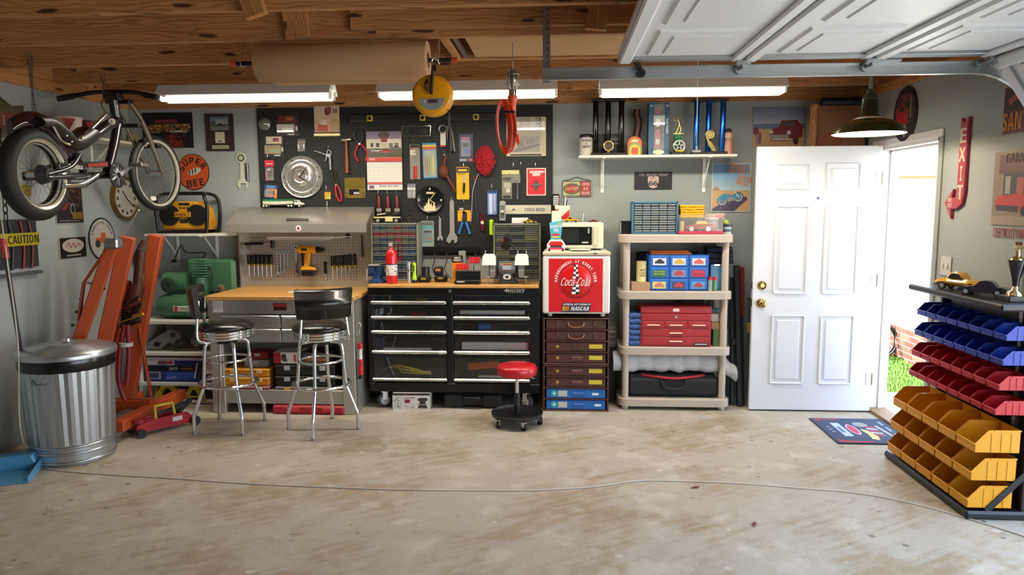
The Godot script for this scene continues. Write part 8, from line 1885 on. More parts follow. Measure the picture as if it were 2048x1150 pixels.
	var rd := thing("jobsite_radio", "yellow jobsite radio inside a black tubular roll cage", "radio", v3(-3.051, 1.362, 0.16))
	var dy := mat("c88a10", 0.45)
	part(rd, "case", MB.new().slab(pts2([-0.18, 0.03, 0.18, 0.03, 0.2, 0.08, 0.17, 0.2, 0.1, 0.26, -0.1, 0.26, -0.16, 0.2, -0.19, 0.08]), -0.08, 0.08, 0.015), dy)
	for sx in [-1.0, 1.0]:
		part(rd, "speaker", MB.new().at(v3(sx * 0.115, 0.15, 0.08), v3(PI / 2, 0, 0)).lathe([Vector2(0.085, -0.005), Vector2(0.085, 0.012), Vector2(0.07, 0.016), Vector2(0.03, 0.006), Vector2(0, 0.01)], 28), mat("121210", 0.5))
		part(rd, "cage_tube", MB.new().tube(smooth_path([v3(sx * 0.2, 0.008, 0.11), v3(sx * 0.215, 0.2, 0.11), v3(sx * 0.19, 0.3, 0.1), v3(sx * 0.15, 0.325, 0.0), v3(sx * 0.19, 0.3, -0.1), v3(sx * 0.215, 0.2, -0.11), v3(sx * 0.2, 0.008, -0.11)], 5), 0.014, 9), black)
	part(rd, "carry_bar", MB.new().tube([v3(-0.15, 0.325, 0.0), v3(0.15, 0.325, 0.0)], 0.015, 9), black)
	for z in [-0.11, 0.11]: part(rd, "foot_bar", MB.new().tube([v3(-0.2, 0.014, z), v3(0.2, 0.014, z)], 0.012, 8), black)
	part(rd, "display", MB.new().box(v3(0.01, 0.238, 0.081), v3(0.09, 0.022, 0.006), 0.002), mat("24241c", 0.3))
	for x in [-0.02, 0.01, 0.04]: part(rd, "button", MB.new().box(v3(x, 0.208, 0.083), v3(0.018, 0.012, 0.006), 0.002), black)
	part(rd, "tape_door", MB.new().box(v3(0.0, 0.1, 0.081), v3(0.07, 0.03, 0.006), 0.002), mat("1c1a12"))
	part(rd, "name_bar", MB.new().box(v3(0, 0.155, 0.097), v3(0.135, 0.042, 0.008), 0.002), dy)
	words(rd, "DeWALT", v3(0, 0.155, 0.1015), 0.12, 0.03, mat("2a2010"))
	var ol := thing("wall_outlet", "pale wall outlet plate above the green compressor", "outlet", v3(-3.265, 1.141, 0.002))
	part(ol, "plate", MB.new().slab(rounded(0.075, 0.115, 0.006), 0, 0.006, 0.002), mat("b4b2aa", 0.5))
	part(ol, "plug", MB.new().box(v3(-0.01, -0.02, 0.018), v3(0.035, 0.03, 0.03), 0.006), black)

func right_side() -> void:
	var rt := -PI / 2
	var ov := thing("round_car_sign", "dark round sign with a red hot rod on the side wall by the door", "sign", v3(2.378, 2.192, 0.703), rt)
	part(ov, "disc", MB.new().slab(disc(0.17, 0.19, 48), 0, 0.012, 0.006), mat("180e10", 0.35))
	part(ov, "picture", MB.new().slab(disc(0.155, 0.175, 40), 0.012, 0.0135), printed(Pic.new(96, 96, Color("2c2428")).speck(0.05, 0.1, 0.95, 0.5, [Color("5c4a48"), Color("3c3438"), Color("7c3a38")], 90, 0.04, 31).poly([Vector2(0.1, 0.6), Vector2(0.2, 0.35), Vector2(0.5, 0.3), Vector2(0.62, 0.5), Vector2(0.62, 0.75), Vector2(0.2, 0.78)], Color("9c1c1c")).rect(0.28, 0.36, 0.5, 0.46, Color("2a2830")).oval(0.55, 0.82, 0.09, 0.12, Color("a09890")).oval(0.55, 0.82, 0.06, 0.09, Color("201c1c")).rect(0.78, 0.2, 0.84, 0.6, Color("8c7c40")).rect(0.62, 0.4, 0.75, 0.7, Color("6a2c34")).tex()))
	var ex := thing("exit_arrow_sign", "pink-red arrow sign reading EXIT and WAY OUT on the side wall", "sign", v3(2.378, 1.765, 1.435), rt)
	var er := mat("9c3444", 0.5)
	part(ex, "arrow", MB.new().slab(pts2([0.01, 0.315, 0.05, 0.285, 0.09, 0.315, 0.09, -0.12, 0.07, -0.19, 0.01, -0.22, -0.04, -0.22, -0.04, -0.28, -0.12, -0.18, -0.03, -0.1, -0.04, -0.15, 0.01, -0.15]), 0, 0.02, 0.004), er)
	for e in [["E", 0.21, 0.065], ["X", 0.1, 0.07], ["I", -0.01, 0.022], ["T", -0.12, 0.06]]: words(ex, e[0], v3(0.05, e[1], 0.021), e[2], 0.085, mat("d4b8a0"))
	words(ex, "WAY", v3(-0.055, -0.165, 0.021), 0.05, 0.025, mat("d4b8a0"))
	words(ex, "OUT", v3(-0.055, -0.197, 0.021), 0.05, 0.025, mat("d4b8a0"))
	var pa := sheet("hot_rod_sign", "dark red hot rod tin sign high on the side wall", "sign", v3(2.378, 2.068, 2.018), Vector2(0.366, 0.246), Pic.new(96, 96, Color("4c1c1c")).rect(0, 0.08, 1, 0.5, Color("2c1418")).oval(0.45, 0.3, 0.35, 0.14, Color("a84028")).oval(0.3, 0.4, 0.1, 0.1, Color("1c1214")).oval(0.7, 0.38, 0.12, 0.12, Color("1c1214")).rect(0, 0.8, 1, 1, Color("5c1c1a")).tex(), rt, 0.004, "3a1414")
	words(pa, "SANTE LI", v3(0.0, -0.06, 0.006), 0.36, 0.09, mat("b8742c"))
	var pd := sheet("muscle_car_poster", "tan vintage poster of a red muscle car before a garage, on the side wall", "poster", v3(2.378, 1.657, 2.017), Vector2(0.46, 0.39), Pic.new(112, 152, Color("7c6c58")).rect(0.1, 0.05, 0.95, 0.3, Color("5c3c34")).rect(0.2, 0.3, 0.8, 0.6, Color("3c3430")).rect(0.24, 0.34, 0.34, 0.58, Color("8c8878")).rect(0.45, 0.36, 0.58, 0.6, Color("a04a3c")).poly([Vector2(0.06, 0.68), Vector2(0.12, 0.6), Vector2(0.5, 0.57), Vector2(0.75, 0.6), Vector2(0.85, 0.75), Vector2(0.6, 0.8), Vector2(0.1, 0.76)], Color("a83028")).poly([Vector2(0.06, 0.72), Vector2(0.5, 0.74), Vector2(0.5, 0.82), Vector2(0.1, 0.8)], Color("3a2a28")).oval(0.62, 0.8, 0.07, 0.07, Color("1c1818")).rect(0, 0.88, 1, 1, Color("8c7c68")).tex(), rt, 0.004, "6c5c4c")
	words(pd, "GARAGE", v3(-0.02, 0.16, 0.006), 0.22, 0.05, mat("3a2420"))
	words(pd, "DETROIT MUSCLE", v3(0, -0.235, 0.006), 0.4, 0.05, mat("8c3030"))
	var sw := thing("light_switch", "pale light switch plate beside the door opening above the bin rack", "switch", v3(2.378, 1.196, 1.348), rt)
	part(sw, "plate", MB.new().slab(rounded(0.12, 0.12, 0.006), 0, 0.006, 0.002), mat("b8b4ac", 0.5))
	for x in [-0.025, 0.025]: part(sw, "toggle", MB.new().box(v3(x, 0, 0.01), v3(0.012, 0.026, 0.012), 0.003), white)
	# bin rack
	var bk := mat("17171a", 0.35)
	var o := thing("bin_rack", "black steel bin rack with a top shelf standing against the side wall", "rack", v3(2.2, 0, 1.88))
	part(o, "base", MB.new().box(v3(-0.0, 0.022, 0), v3(0.33, 0.044, 0.93), 0.012), bk)
	part(o, "back_panel", MB.new().box(v3(0.145, 0.55, 0), v3(0.012, 1.02, 0.88)), bk)
	for z in [-0.43, 0.43]:
		part(o, "upright", MB.new().box(v3(0.135, 0.55, z), v3(0.05, 1.04, 0.03), 0.004), bk)
		part(o, "brace", MB.new().bar(v3(-0.06, 0.044, z + 0.02 * signf(z)), v3(0.12, 0.24, z + 0.02 * signf(z)), 0.006, 0.03), bk)
	part(o, "top_shelf", MB.new().box(v3(0.055, 1.075, 0), v3(0.25, 0.034, 0.95), 0.008), bk)
	for i in 7: part(o, "louver", MB.new().box(v3(0.13, 0.13 + i * 0.14, 0), v3(0.014, 0.012, 0.86)), bk)
	var shape := func(w: float, h: float, d: float) -> ArrayMesh:
		var b := MB.new()
		var side := pts2([-d, 0.0, -d, h * 0.42, -d * 0.72, h * 0.98, -d * 0.62, h, 0, h, 0, 0])
		var t := 0.003
		b.at(v3(0, 0, -w / 2)).slab(side, 0, t); b.at(v3(0, 0, w / 2)).slab(side, -t, 0)
		b.x = Transform3D()
		b.box(v3(-d / 2, t / 2, 0), v3(d, t, w)).box(v3(-t / 2, h / 2, 0), v3(t, h, w)).box(v3(-d + t / 2, h * 0.2, 0), v3(t, h * 0.4, w), 0.001)
		b.box(v3(-d - 0.003, h * 0.38, 0), v3(0.009, 0.008, w), 0.002).box(v3(-d * 0.3, h - 0.003, -w / 2 - 0.001), v3(d * 0.6, 0.006, 0.005)).box(v3(-d * 0.3, h - 0.003, w / 2 + 0.001), v3(d * 0.6, 0.006, 0.005))
		for k in 3: b.box(v3(-d * (0.2 + 0.22 * k), h * 0.45, w / 2 + 0.0012), v3(0.005, h * 0.82, 0.0025))
		return b.mesh()
	var small: ArrayMesh = shape.call(0.106, 0.075, 0.145)
	var large: ArrayMesh = shape.call(0.172, 0.118, 0.215)
	var bc := [mat("0a3096", 0.4), mat("ac0a1c", 0.4), mat("cf8f00", 0.4)]
	var rows := [[0.908, 0, "blue hopper bin in the top row of the black rack"], [0.785, 0, "blue hopper bin in the second row of the black rack"], [0.66, 1, "red hopper bin in the row below the blue bins"], [0.535, 1, "red hopper bin in the row above the yellow bins"], [0.342, 2, "large yellow hopper bin in the row below the red bins"], [0.198, 2, "large yellow hopper bin in the middle yellow row"], [0.056, 2, "large yellow hopper bin in the row just above the rack base"]]
	for r in 7:
		var big := r > 3
		var n := 5 if big else 8
		for i in n:
			single("hopper_bin", large if big else small, bc[rows[r][1]], rows[r][2], "bin", v3(2.325 - 0.0095 * r - (0.004 if big else 0.0), rows[r][0], 1.88 + ((i + 0.5) / n - 0.5) * 0.9), 0.0, "hopper bins, row %d of the rack" % (r + 1))
	for e in [[0.662, 4, "small steel fitting lying in a red bin of the rack"], [0.662, 6, "bent steel fitting lying in a red bin of the rack"]]: single("steel_fitting", MB.new().cyl(v3(0, 0.008, 0), v3(0.03, 0.05, 0.01), 0.006).ball(v3(0.03, 0.05, 0.01), v3(0.012, 0.012, 0.012)), steel, e[2], "fitting", v3(2.24, e[0], 1.88 + ((e[1] + 0.5) / 8.0 - 0.5) * 0.9))
	var ty := 1.092
	toy_car("yellow vintage model coupe on the black rack's top shelf", v3(2.27, ty, 1.72), 0.26, "c8942c", -1.0, 1.15, "model_car")
	toy_car("dark purple model car on the black rack's top shelf", v3(2.255, ty, 1.98), 0.24, "220c2a", 2.35, 1.0, "model_car")
	var tp := thing("car_trophy", "trophy with a black cone and a golden car on the bin rack", "trophy", v3(2.28, ty, 2.2))
	var gold := mat("c4b280", 0.18, 0.95)
	part(tp, "base", MB.new().box(v3(0, 0.014, 0), v3(0.12, 0.028, 0.12), 0.003), black)
	part(tp, "foot", MB.new().lathe([Vector2(0.04, 0.028), Vector2(0.036, 0.045), Vector2(0.018, 0.055), Vector2(0.014, 0.075), Vector2(0, 0.078)], 20), gold)
	part(tp, "cone", MB.new().lathe([Vector2(0.014, 0.072), Vector2(0.016, 0.1), Vector2(0.04, 0.2), Vector2(0.042, 0.205), Vector2(0, 0.206)], 24), mat("17121a", 0.15))
	part(tp, "cup", MB.new().lathe([Vector2(0.036, 0.206), Vector2(0.03, 0.215), Vector2(0.014, 0.225), Vector2(0.012, 0.25), Vector2(0.02, 0.262), Vector2(0, 0.264)], 20), gold)
	part(tp, "golden_car", MB.new().at(v3(0, 0.262, 0), v3(0, 1.2, 0)).slab(pts2([-0.06, 0.002, -0.06, 0.016, -0.03, 0.02, -0.015, 0.034, 0.02, 0.034, 0.035, 0.02, 0.06, 0.014, 0.06, 0.002]), -0.018, 0.018, 0.004), gold)

func floor_things() -> void:
	var mp := Pic.new(160, 176, Color("34425c"))
	mp.rect(0, 0, 1, 0.02, Color("222c44")).rect(0, 0.98, 1, 1, Color("222c44"))
	mp.poly([Vector2(0.04, 0.03), Vector2(0.4, 0.03), Vector2(0.36, 0.07), Vector2(0.15, 0.06), Vector2(0.08, 0.13)], Color("a83840")).poly([Vector2(0.04, 0.86), Vector2(0.16, 0.92), Vector2(0.45, 0.93), Vector2(0.5, 0.97), Vector2(0.05, 0.97)], Color("a83840"))
	mp.rect(0.2, 0.2, 0.32, 0.75, Color("a8b8dc")).rect(0.23, 0.36, 0.28, 0.6, Color("5a6a9c")).oval(0.42, 0.47, 0.07, 0.21, Color("b8a8b8")).oval(0.42, 0.47, 0.05, 0.17, Color("b84058")).oval(0.6, 0.26, 0.1, 0.1, Color("8c8c8c"))
	for i in 5: mp.poly([Vector2(0.62, 0.32 + i * 0.08), Vector2(0.76, 0.36 + i * 0.08), Vector2(0.76, 0.4 + i * 0.08), Vector2(0.62, 0.36 + i * 0.08)], Color("c04050") if i % 2 == 0 else Color("d8d4cc"))
	mp.poly([Vector2(0.52, 0.44), Vector2(0.6, 0.5), Vector2(0.64, 0.74), Vector2(0.6, 0.88), Vector2(0.52, 0.84), Vector2(0.54, 0.66)], Color("c8c078")).line(Vector2(0.8, 0.3), Vector2(0.84, 0.7), 0.03, Color("c8ccd4"))
	for i in 3: mp.line(Vector2(0.92, 0.12 + i * 0.24), Vector2(0.92, 0.28 + i * 0.24), 0.02, Color("b8c4d8")).oval(0.12, 0.36 + i * 0.1, 0.025, 0.02, Color("8c98b8"))
	var fm := thing("floor_mat", "dark blue printed floor mat at the open door's threshold", "mat", v3(2.095, 0, 0.905))
	part(fm, "mat", MB.new().box(v3(0, 0.004, 0), v3(0.51, 0.008, 0.57), 0.002), mat("2a3650", 0.8))
	part(fm, "print", MB.new().at(v3(0, 0.0086, 0), v3(-PI / 2, 0, 0)).face(0.5, 0.56), printed(mp.tex(), 0.85))
	var pth := [v3(-3.322, 0.004, 1.761),v3(-3.127, 0.004, 1.9),v3(-2.929, 0.004, 1.956),v3(-2.558, 0.004, 2.001),v3(-2.237, 0.004, 2.03),v3(-1.826, 0.004, 2.077),v3(-1.465, 0.004, 2.102),v3(-0.887, 0.004, 2.121),v3(-0.261, 0.004, 2.101),v3(-0.051, 0.004, 2.075),v3(0.173, 0.004, 2.027),v3(0.346, 0.004, 1.958),v3(0.493, 0.004, 1.912),v3(0.805, 0.004, 1.91),v3(1.08, 0.004, 1.933),v3(1.342, 0.004, 1.977),v3(1.597, 0.004, 2.02),v3(1.796, 0.004, 2.111),v3(1.963, 0.004, 2.243),v3(2.09, 0.004, 2.373),v3(2.187, 0.004, 2.489),v3(2.272, 0.004, 2.609)]
	var up := [v3(-3.257, 1.507, 1.92), v3(-3.244, 1.273, 1.92), v3(-3.219, 0.765, 1.92), v3(-3.248, 0.275, 1.92)]
	single("extension_cord", MB.new().tube(smooth_path(up + pth, 6), 0.004, 6), mat("c4bcac", 0.6), "long pale grey cord snaking across the whole concrete floor", "cord")
	for e in [[v3(0.763, 0.002, 1.997), 0.4, "small dry brown leaf lying beyond the pale cord"],[v3(0.967, 0.002, 2.46), 1.2, "curled brown leaf on the bare concrete floor"]]:
		single("dry_leaf", MB.new().at(Vector3.ZERO, v3(-PI / 2, 0, 0)).slab(pts2([-0.03, 0, 0, 0.012, 0.03, 0.004, 0.01, -0.01]), 0, 0.004), mat("6a3a2c", 0.8), e[2], "leaf", e[0], e[1])


func chain(o: Node3D, a: Vector3, b: Vector3, r := 0.007) -> void:
	var m := MB.new()
	var n := int(a.distance_to(b) / (r * 3.4))
	var d := (b - a) / n
	for i in n:
		var c := a + d * (i + 0.5)
		var side := Vector3.RIGHT if i % 2 else Vector3.BACK
		var e := d.normalized()
		var pts := []
		for k in 10: pts.append(c + e * cos(TAU * k / 10) * d.length() * 0.68 + side * sin(TAU * k / 10) * r)
		m.tube(pts, r * 0.3, 4, true)
	part(o, "chain", m, mat("4a4a48", 0.35, 0.8))

func left_side() -> void:
	var lt := PI / 2
	# galvanised can
	var can := thing("trash_can", "galvanised steel trash can with lid and black liner", "trash can", v3(-3.106, 0, 1.66))
	var zn := StandardMaterial3D.new()
	zn.albedo_color = Color("b2b5b6"); zn.metallic = 0.85; zn.roughness = 0.3
	var prof := []
	var cm := MB.new()
	for i in 72:
		var a0 := TAU * i / 72
		var a1 := TAU * (i + 1) / 72
		for e in [[0.0, 0.13, 0.232, 0.238, false], [0.13, 0.62, 0.24, 0.262, true]]:
			var k0: float = 0.0042 * (1.0 if i % 3 else -0.4) if e[4] else 0.0
			var k1: float = 0.0042 * (1.0 if (i + 1) % 3 else -0.4) if e[4] else 0.0
			var d0 := v3(cos(a0), 0, sin(a0))
			var d1 := v3(cos(a1), 0, sin(a1))
			var up := Vector3.UP
			var tg: Vector3 = d1 * (e[2] + k1) - d0 * (e[2] + k0)
			var nn := v3(tg.z, 0, -tg.x)
			cm.quad(d0 * (e[2] + k0) + up * e[0], d1 * (e[2] + k1) + up * e[0], d1 * (e[3] + k1) + up * e[1], d0 * (e[3] + k0) + up * e[1], nn.normalized())
	cm.lathe([Vector2(0, 0.006), Vector2(0.23, 0.004), Vector2(0.236, 0.0)], 40)
	part(can, "body", cm, zn)
	for y in [0.02, 0.075, 0.115]: part(can, "hoop", MB.new().tube(ring(v3(0, y, 0), Vector3.UP, 0.236, 48), 0.009, 8, true), zn)
	part(can, "liner", MB.new().lathe([Vector2(0.264, 0.585), Vector2(0.272, 0.6), Vector2(0.268, 0.63), Vector2(0.274, 0.66), Vector2(0.262, 0.675)], 44), mat("0c0c0d", 0.22))
	part(can, "handle", MB.new().tube([v3(-0.05, 0.56, 0.262), v3(-0.035, 0.52, 0.275), v3(0.035, 0.52, 0.275), v3(0.05, 0.56, 0.262)], 0.006, 7), zn)
	var lid := part(can, "lid", MB.new().lathe([Vector2(0.28, 0.66), Vector2(0.283, 0.685), Vector2(0.272, 0.7), Vector2(0.24, 0.704), Vector2(0.235, 0.71), Vector2(0.19, 0.712), Vector2(0.185, 0.719), Vector2(0.13, 0.721), Vector2(0.125, 0.728), Vector2(0.07, 0.73), Vector2(0, 0.735)], 56), zn)
	part(lid, "lid_handle", MB.new().box(v3(0, 0.748, 0), v3(0.05, 0.03, 0.02), 0.006), mat("d0d2d0", 0.25, 0.9))
	# broom, dustpan, small things by the wall
	var br := thing("broom", "long grey broom handle with a red grip leaning by the trash can", "broom", v3(-3.2, 0, 1.75))
	part(br, "handle", MB.new().tube([v3(-3.551, 0.01, 1.42) - v3(-3.2, 0, 1.75), v3(-3.302, 0.741, 1.8) - v3(-3.2, 0, 1.75), v3(-3.265, 1.286, 1.9) - v3(-3.2, 0, 1.75)], 0.013, 9), mat("3a3a40", 0.45))
	part(br, "grip", MB.new().cyl(v3(-3.265, 1.286, 1.9) - v3(-3.2, 0, 1.75), v3(-3.261, 1.396, 1.92) - v3(-3.2, 0, 1.75), 0.018), mat("b8303c", 0.5))
	part(br, "head", MB.new().box(v3(-0.12, 0.05, -0.33), v3(0.06, 0.1, 0.2), 0.01), mat("1c1a1a", 0.8))
	var dp := thing("dustpan", "pale blue metal dustpan lying beside the trash can", "dustpan", v3(-3.3, 0, 2.02), 0.4)
	part(dp, "pan", MB.new().box(v3(0, 0.006, 0.05), v3(0.36, 0.006, 0.3)).bar(v3(-0.18, 0.05, -0.1), v3(0.18, 0.05, -0.1), 0.01, 0.1).bar(v3(0.18, 0.03, -0.1), v3(0.18, 0.005, 0.2), 0.006, 0.06).bar(v3(-0.18, 0.03, -0.1), v3(-0.18, 0.005, 0.2), 0.006, 0.06), mat("4f8fb4", 0.4))
	part(dp, "hood", MB.new().slab(pts2([-0.18, 0.0, 0.18, 0.0, 0.15, 0.1, -0.15, 0.1]), -0.1, -0.02, 0.01), mat("4585aa", 0.4))
	# signs on the side wall
	var sh := thing("shield_sign", "shield-shaped road sign reading Fast Lane on the side wall", "sign", v3(-3.608, 2.162, 1.413), lt)
	part(sh, "plate", MB.new().slab(pts2([-0.22, 0.1, -0.1, 0.08, 0, 0.13, 0.1, 0.08, 0.2, 0.1, 0.21, -0.04, 0.14, -0.13, -0.14, -0.13, -0.22, -0.04]), 0, 0.006, 0.002), mat("4a4430", 0.5))
	part(sh, "band", MB.new().box(v3(0, -0.02, 0.0065), v3(0.38, 0.11, 0.002)), mat("6c2c24", 0.5))
	words(sh, "Fast Lane", v3(0, -0.02, 0.008), 0.34, 0.06, mat("b8a890"), Vector3.ZERO, "Droid Serif")
	var hp := sheet("hot_rod_poster", "dark poster of hot rods behind the bicycle's rear wheel", "poster", v3(-3.608, 1.614, 0.821), Vector2(0.307, 0.314), Pic.new(88, 110, Color("1c181c")).speck(0.05, 0.1, 0.95, 0.6, [Color("4a2420"), Color("3c3434"), Color("6a4428")], 60, 0.06, 51).oval(0.3, 0.55, 0.14, 0.14, Color("6a2824")).oval(0.62, 0.66, 0.1, 0.14, Color("8c8884")).oval(0.62, 0.66, 0.07, 0.1, Color("201c1c")).rect(0.6, 0.74, 0.98, 0.92, Color("7a6424")).rect(0.1, 0.94, 0.9, 0.96, Color("8c8480")).tex(), lt, 0.003, "8c8c88", 0.008)
	var sp := sheet("oval_plate", "black licence plate with a cream oval and pink script on the side wall", "sign", v3(-3.608, 1.282, 0.813), Vector2(0.31, 0.155), null, lt, 0.003, "b4a49c")
	part(sp, "face", MB.new().box(v3(0, 0, 0.0036), v3(0.29, 0.15, 0.001)), mat("140e10", 0.4))
	part(sp, "oval", MB.new().slab(disc(0.12, 0.05, 36), 0.004, 0.0055), mat("a8a494", 0.5), v3(0, 0.015, 0))
	part(sp, "script", MB.new().tube(smooth_path([v3(-0.08, 0.005, 0.006), v3(-0.05, 0.04, 0.006), v3(-0.03, 0.0, 0.006), v3(0.0, 0.035, 0.006), v3(0.02, 0.0, 0.006), v3(0.05, 0.03, 0.006), v3(0.08, 0.01, 0.006)]), 0.004, 5), mat("a04c60"))
	part(sp, "caption", MB.new().box(v3(0, -0.056, 0.0045), v3(0.16, 0.01, 0.001)), mat("8c8480"))
	var at := thing("round_truck_sign", "round white sign with an orange truck and dark rim behind the hoist", "sign", v3(-3.608, 1.329, 0.466), lt)
	part(at, "rim", MB.new().slab(disc(0.165, 0.168, 44), 0, 0.004), mat("1c2034", 0.45))
	part(at, "face", MB.new().slab(disc(0.152, 0.155, 44), 0.004, 0.005), mat("a8a498", 0.5))
	part(at, "truck", MB.new().slab(pts2([-0.08, -0.03, -0.08, 0.01, -0.02, 0.015, -0.01, 0.05, 0.04, 0.05, 0.05, 0.01, 0.09, 0.005, 0.09, -0.03]), 0.005, 0.0065), mat("b4562c"))
	for x in [-0.06, 0.045]: part(at, "truck_wheel", MB.new().cyl(v3(x, -0.035, 0.005), v3(x, -0.035, 0.008), 0.03, -1, 16), mat("2c3034"))
	arc_words(at, "AMERICA'S TRUCK", v3(0, 0, 0.0055), 0.13, PI * 0.92, PI * 0.08, 0.022, mat("2a2c34"))
	var ck := thing("oval_clock", "round wall clock with a gold rim and cream face behind the bicycle", "clock", v3(-3.608, 1.649, 0.153), lt)
	part(ck, "rim", MB.new().at(Vector3.ZERO, v3(PI / 2, 0, 0)).lathe([Vector2(0.175, 0), Vector2(0.18, 0.03), Vector2(0.168, 0.045), Vector2(0.15, 0.03)], 44), mat("8c7444", 0.3, 0.7))
	part(ck, "face", MB.new().cyl(Vector3.ZERO, v3(0, 0, 0.03), 0.154, -1, 40), mat("b4b0a0", 0.5))
	for k in 12: part(ck, "numeral", MB.new().cyl(v3(sin(k * PI / 6) * 0.12, cos(k * PI / 6) * 0.12, 0.03), v3(sin(k * PI / 6) * 0.12, cos(k * PI / 6) * 0.12, 0.032), 0.015, -1, 12), mat("54504a"))
	part(ck, "hands", MB.new().bar(v3(0, 0, 0.035), v3(-0.05, 0.06, 0.035), 0.003, 0.006).bar(v3(0, 0, 0.036), v3(0.08, -0.06, 0.036), 0.003, 0.005), black)
	# shelf with bowls
	var ws := wall_shelf("white wall shelf with collector bowls behind the bicycle", v3(-3.61, 2.092, 0.62), 1.0, 0.22, [0.1], 0.2, lt)
	for e in [[0.979, "c4b4a8", "white bowl with a red printed triangle on the shelf behind the bicycle"], [0.726, "5a4238", "brown bowl with a red mark on the shelf behind the bicycle"]]:
		var bo := thing("bowl", e[2], "bowl", v3(-3.47, 2.092, e[0]))
		part(bo, "bowl", MB.new().lathe([Vector2(0, 0.0), Vector2(0.07, 0), Vector2(0.085, 0.02), Vector2(0.098, 0.11), Vector2(0.1, 0.116), Vector2(0.094, 0.112), Vector2(0.08, 0.02), Vector2(0, 0.01)], 30), mat(e[1], 0.4))
		part(bo, "print", MB.new().at(v3(0.06, 0.05, 0.07), v3(0, 0.7, 0)).slab(pts2([-0.04, 0.05, 0.045, 0.05, 0.0, -0.03]), 0, 0.006), mat("a83428", 0.5))
	single("yellow_tin", MB.new().cyl(Vector3.ZERO, v3(0, 0.07, 0), 0.04), mat("8c7a34", 0.4), "small yellowish tin at the end of the shelf behind the bicycle fork", "tin", v3(-3.46, 2.092, 0.22))
	# dark recess with caution tape
	var rb := thing("tool_board", "dark tool board behind yellow CAUTION tape on the side wall", "tool board", v3(-3.608, 1.338, 1.472), lt)
	part(rb, "board", MB.new().box(v3(0, 0, 0.006), v3(0.561,  0.323, 0.012)), mat("26282a", 0.7))
	part(rb, "ledge", MB.new().box(v3(0, -0.2, 0.02), v3(0.561, 0.02, 0.04), 0.003), mat("4c4e52", 0.6))
	part(rb, "caution_tape", MB.new().box(v3(0, 0.03, 0.03), v3(0.561, 0.085, 0.002)), mat("a89a18", 0.4))
	words(rb, "CAUTION - CAUTION", v3(-0.04, 0.03, 0.0315), 0.62, 0.055, black)
	for e in [[0.12, "8c2c24"], [0.2, "7a3c30"], [0.02, "3a3c3c"]]: part(rb, "hanging_tool", MB.new().tube(smooth_path([v3(e[0], 0.15, 0.02), v3(e[0] + 0.02, 0.0, 0.022), v3(e[0], -0.17, 0.02)]), 0.008, 6), mat(e[1], 0.5))
	single("yellow_plate", MB.new().box(v3(0, 0, 0.002), v3(0.15, 0.075, 0.003), 0.001), mat("8c7c1c", 0.5), "yellow licence plate on the wall seen through the bicycle's rear wheel", "plate", v3(-3.608, 1.693, 1.274), lt)
	var wc := thing("hanging_chain", "heavy steel chain hanging beside the shield-shaped sign", "chain", v3(-3.3, 1.5, 1.83))
	chain(wc, v3(0, 0, 0), v3(0, 0.97, 0), 0.013)
	# engine hoist
	var h := thing("engine_hoist", "orange folded engine hoist standing beside the trash can", "engine hoist", v3(-3.0, 0, 1.0))
	var og := mat("a8451a", 0.45)
	var rel := v3(-3.0, 0, 1.0)
	for e in [["leg_beam", v3(-3.001, 1.372, 1.1), v3(-3.285, 0.159, 1.22), 0.095], ["leg_beam", v3(-2.938, 1.375, 0.85), v3(-3.193, 0.157, 0.92), 0.09], ["boom", v3(-3.057, 1.315, 1.2), v3(-3.276, 0.669, 1.3), 0.075], ["mast", v3(-3.113, 1.06, 1), v3(-3.277, 0.094, 1.1), 0.08], ["base_beam", v3(-2.985, 0.1, 1.38), v3(-3.0, 0.1, 0.52), 0.08], ["cross_beam", v3(-3.3, 0.14, 0.95), v3(-2.98, 0.14, 0.95), 0.07], ["base_beam", v3(-3.3, 0.1, 1.35), v3(-3.3, 0.1, 0.6), 0.08]]:
		part(h, e[0], MB.new().bar(e[1] - rel, e[2] - rel, e[3], e[3], 0.006), og)
	for e in [[v3(-3.051, 0.708, 0.95), v3(-2.981, 0.192, 0.97)], [v3(-3.07, 1.29, 1.25), v3(-3.221, 1.072, 1.28)], [v3(-3.221, 1.072, 1.28), v3(-3.262, 0.817, 1.3)], [v3(-3.221, 1.072, 1.28), v3(-3.133, 1.046, 1.2)]]: part(h, "brace", MB.new().bar(e[0] - rel, e[1] - rel, 0.03, 0.012, 0.002), mat("8c3414", 0.45))
	for e in [v3(-3.217, 1.053, 1.17), v3(-3.168, 1.016, 1.15)]: part(h, "bolt", MB.new().cyl(e - rel, e - rel + v3(0, 0, 0.03), 0.013), chrome)
	for i in 4: part(h, "bolt_hole", MB.new().cyl(v3(-0.26 - i * 0.028, 0.96 - i * 0.09, 0.26 + i * 0.012), v3(-0.26 - i * 0.028, 0.96 - i * 0.09, 0.275 + i * 0.012), 0.009), black)
	part(h, "end_bracket", MB.new().box(v3(-3.036, 1.333, 1.22) - rel, v3(0.1, 0.07, 0.07), 0.01), mat("8c8c88", 0.3, 0.8))
	part(h, "ram", MB.new().cyl(v3(-2.985, 1.274, 0.98) - rel, v3(-3.011, 1.024, 1) - rel, 0.035).cyl(v3(-3.011, 1.024, 1) - rel, v3(-3.046, 0.833, 1.05) - rel, 0.05), mat("4a2a20", 0.5, 0.4))
	part(h, "hook_chain", MB.new().tube(smooth_path([v3(-2.958, 1.345, 0.98) - rel, v3(-3.022, 1.204, 1) - rel, v3(-2.976, 1.06, 1) - rel, v3(-3.034, 0.955, 1.02) - rel]), 0.016, 8), mat("5c3426", 0.6, 0.4))
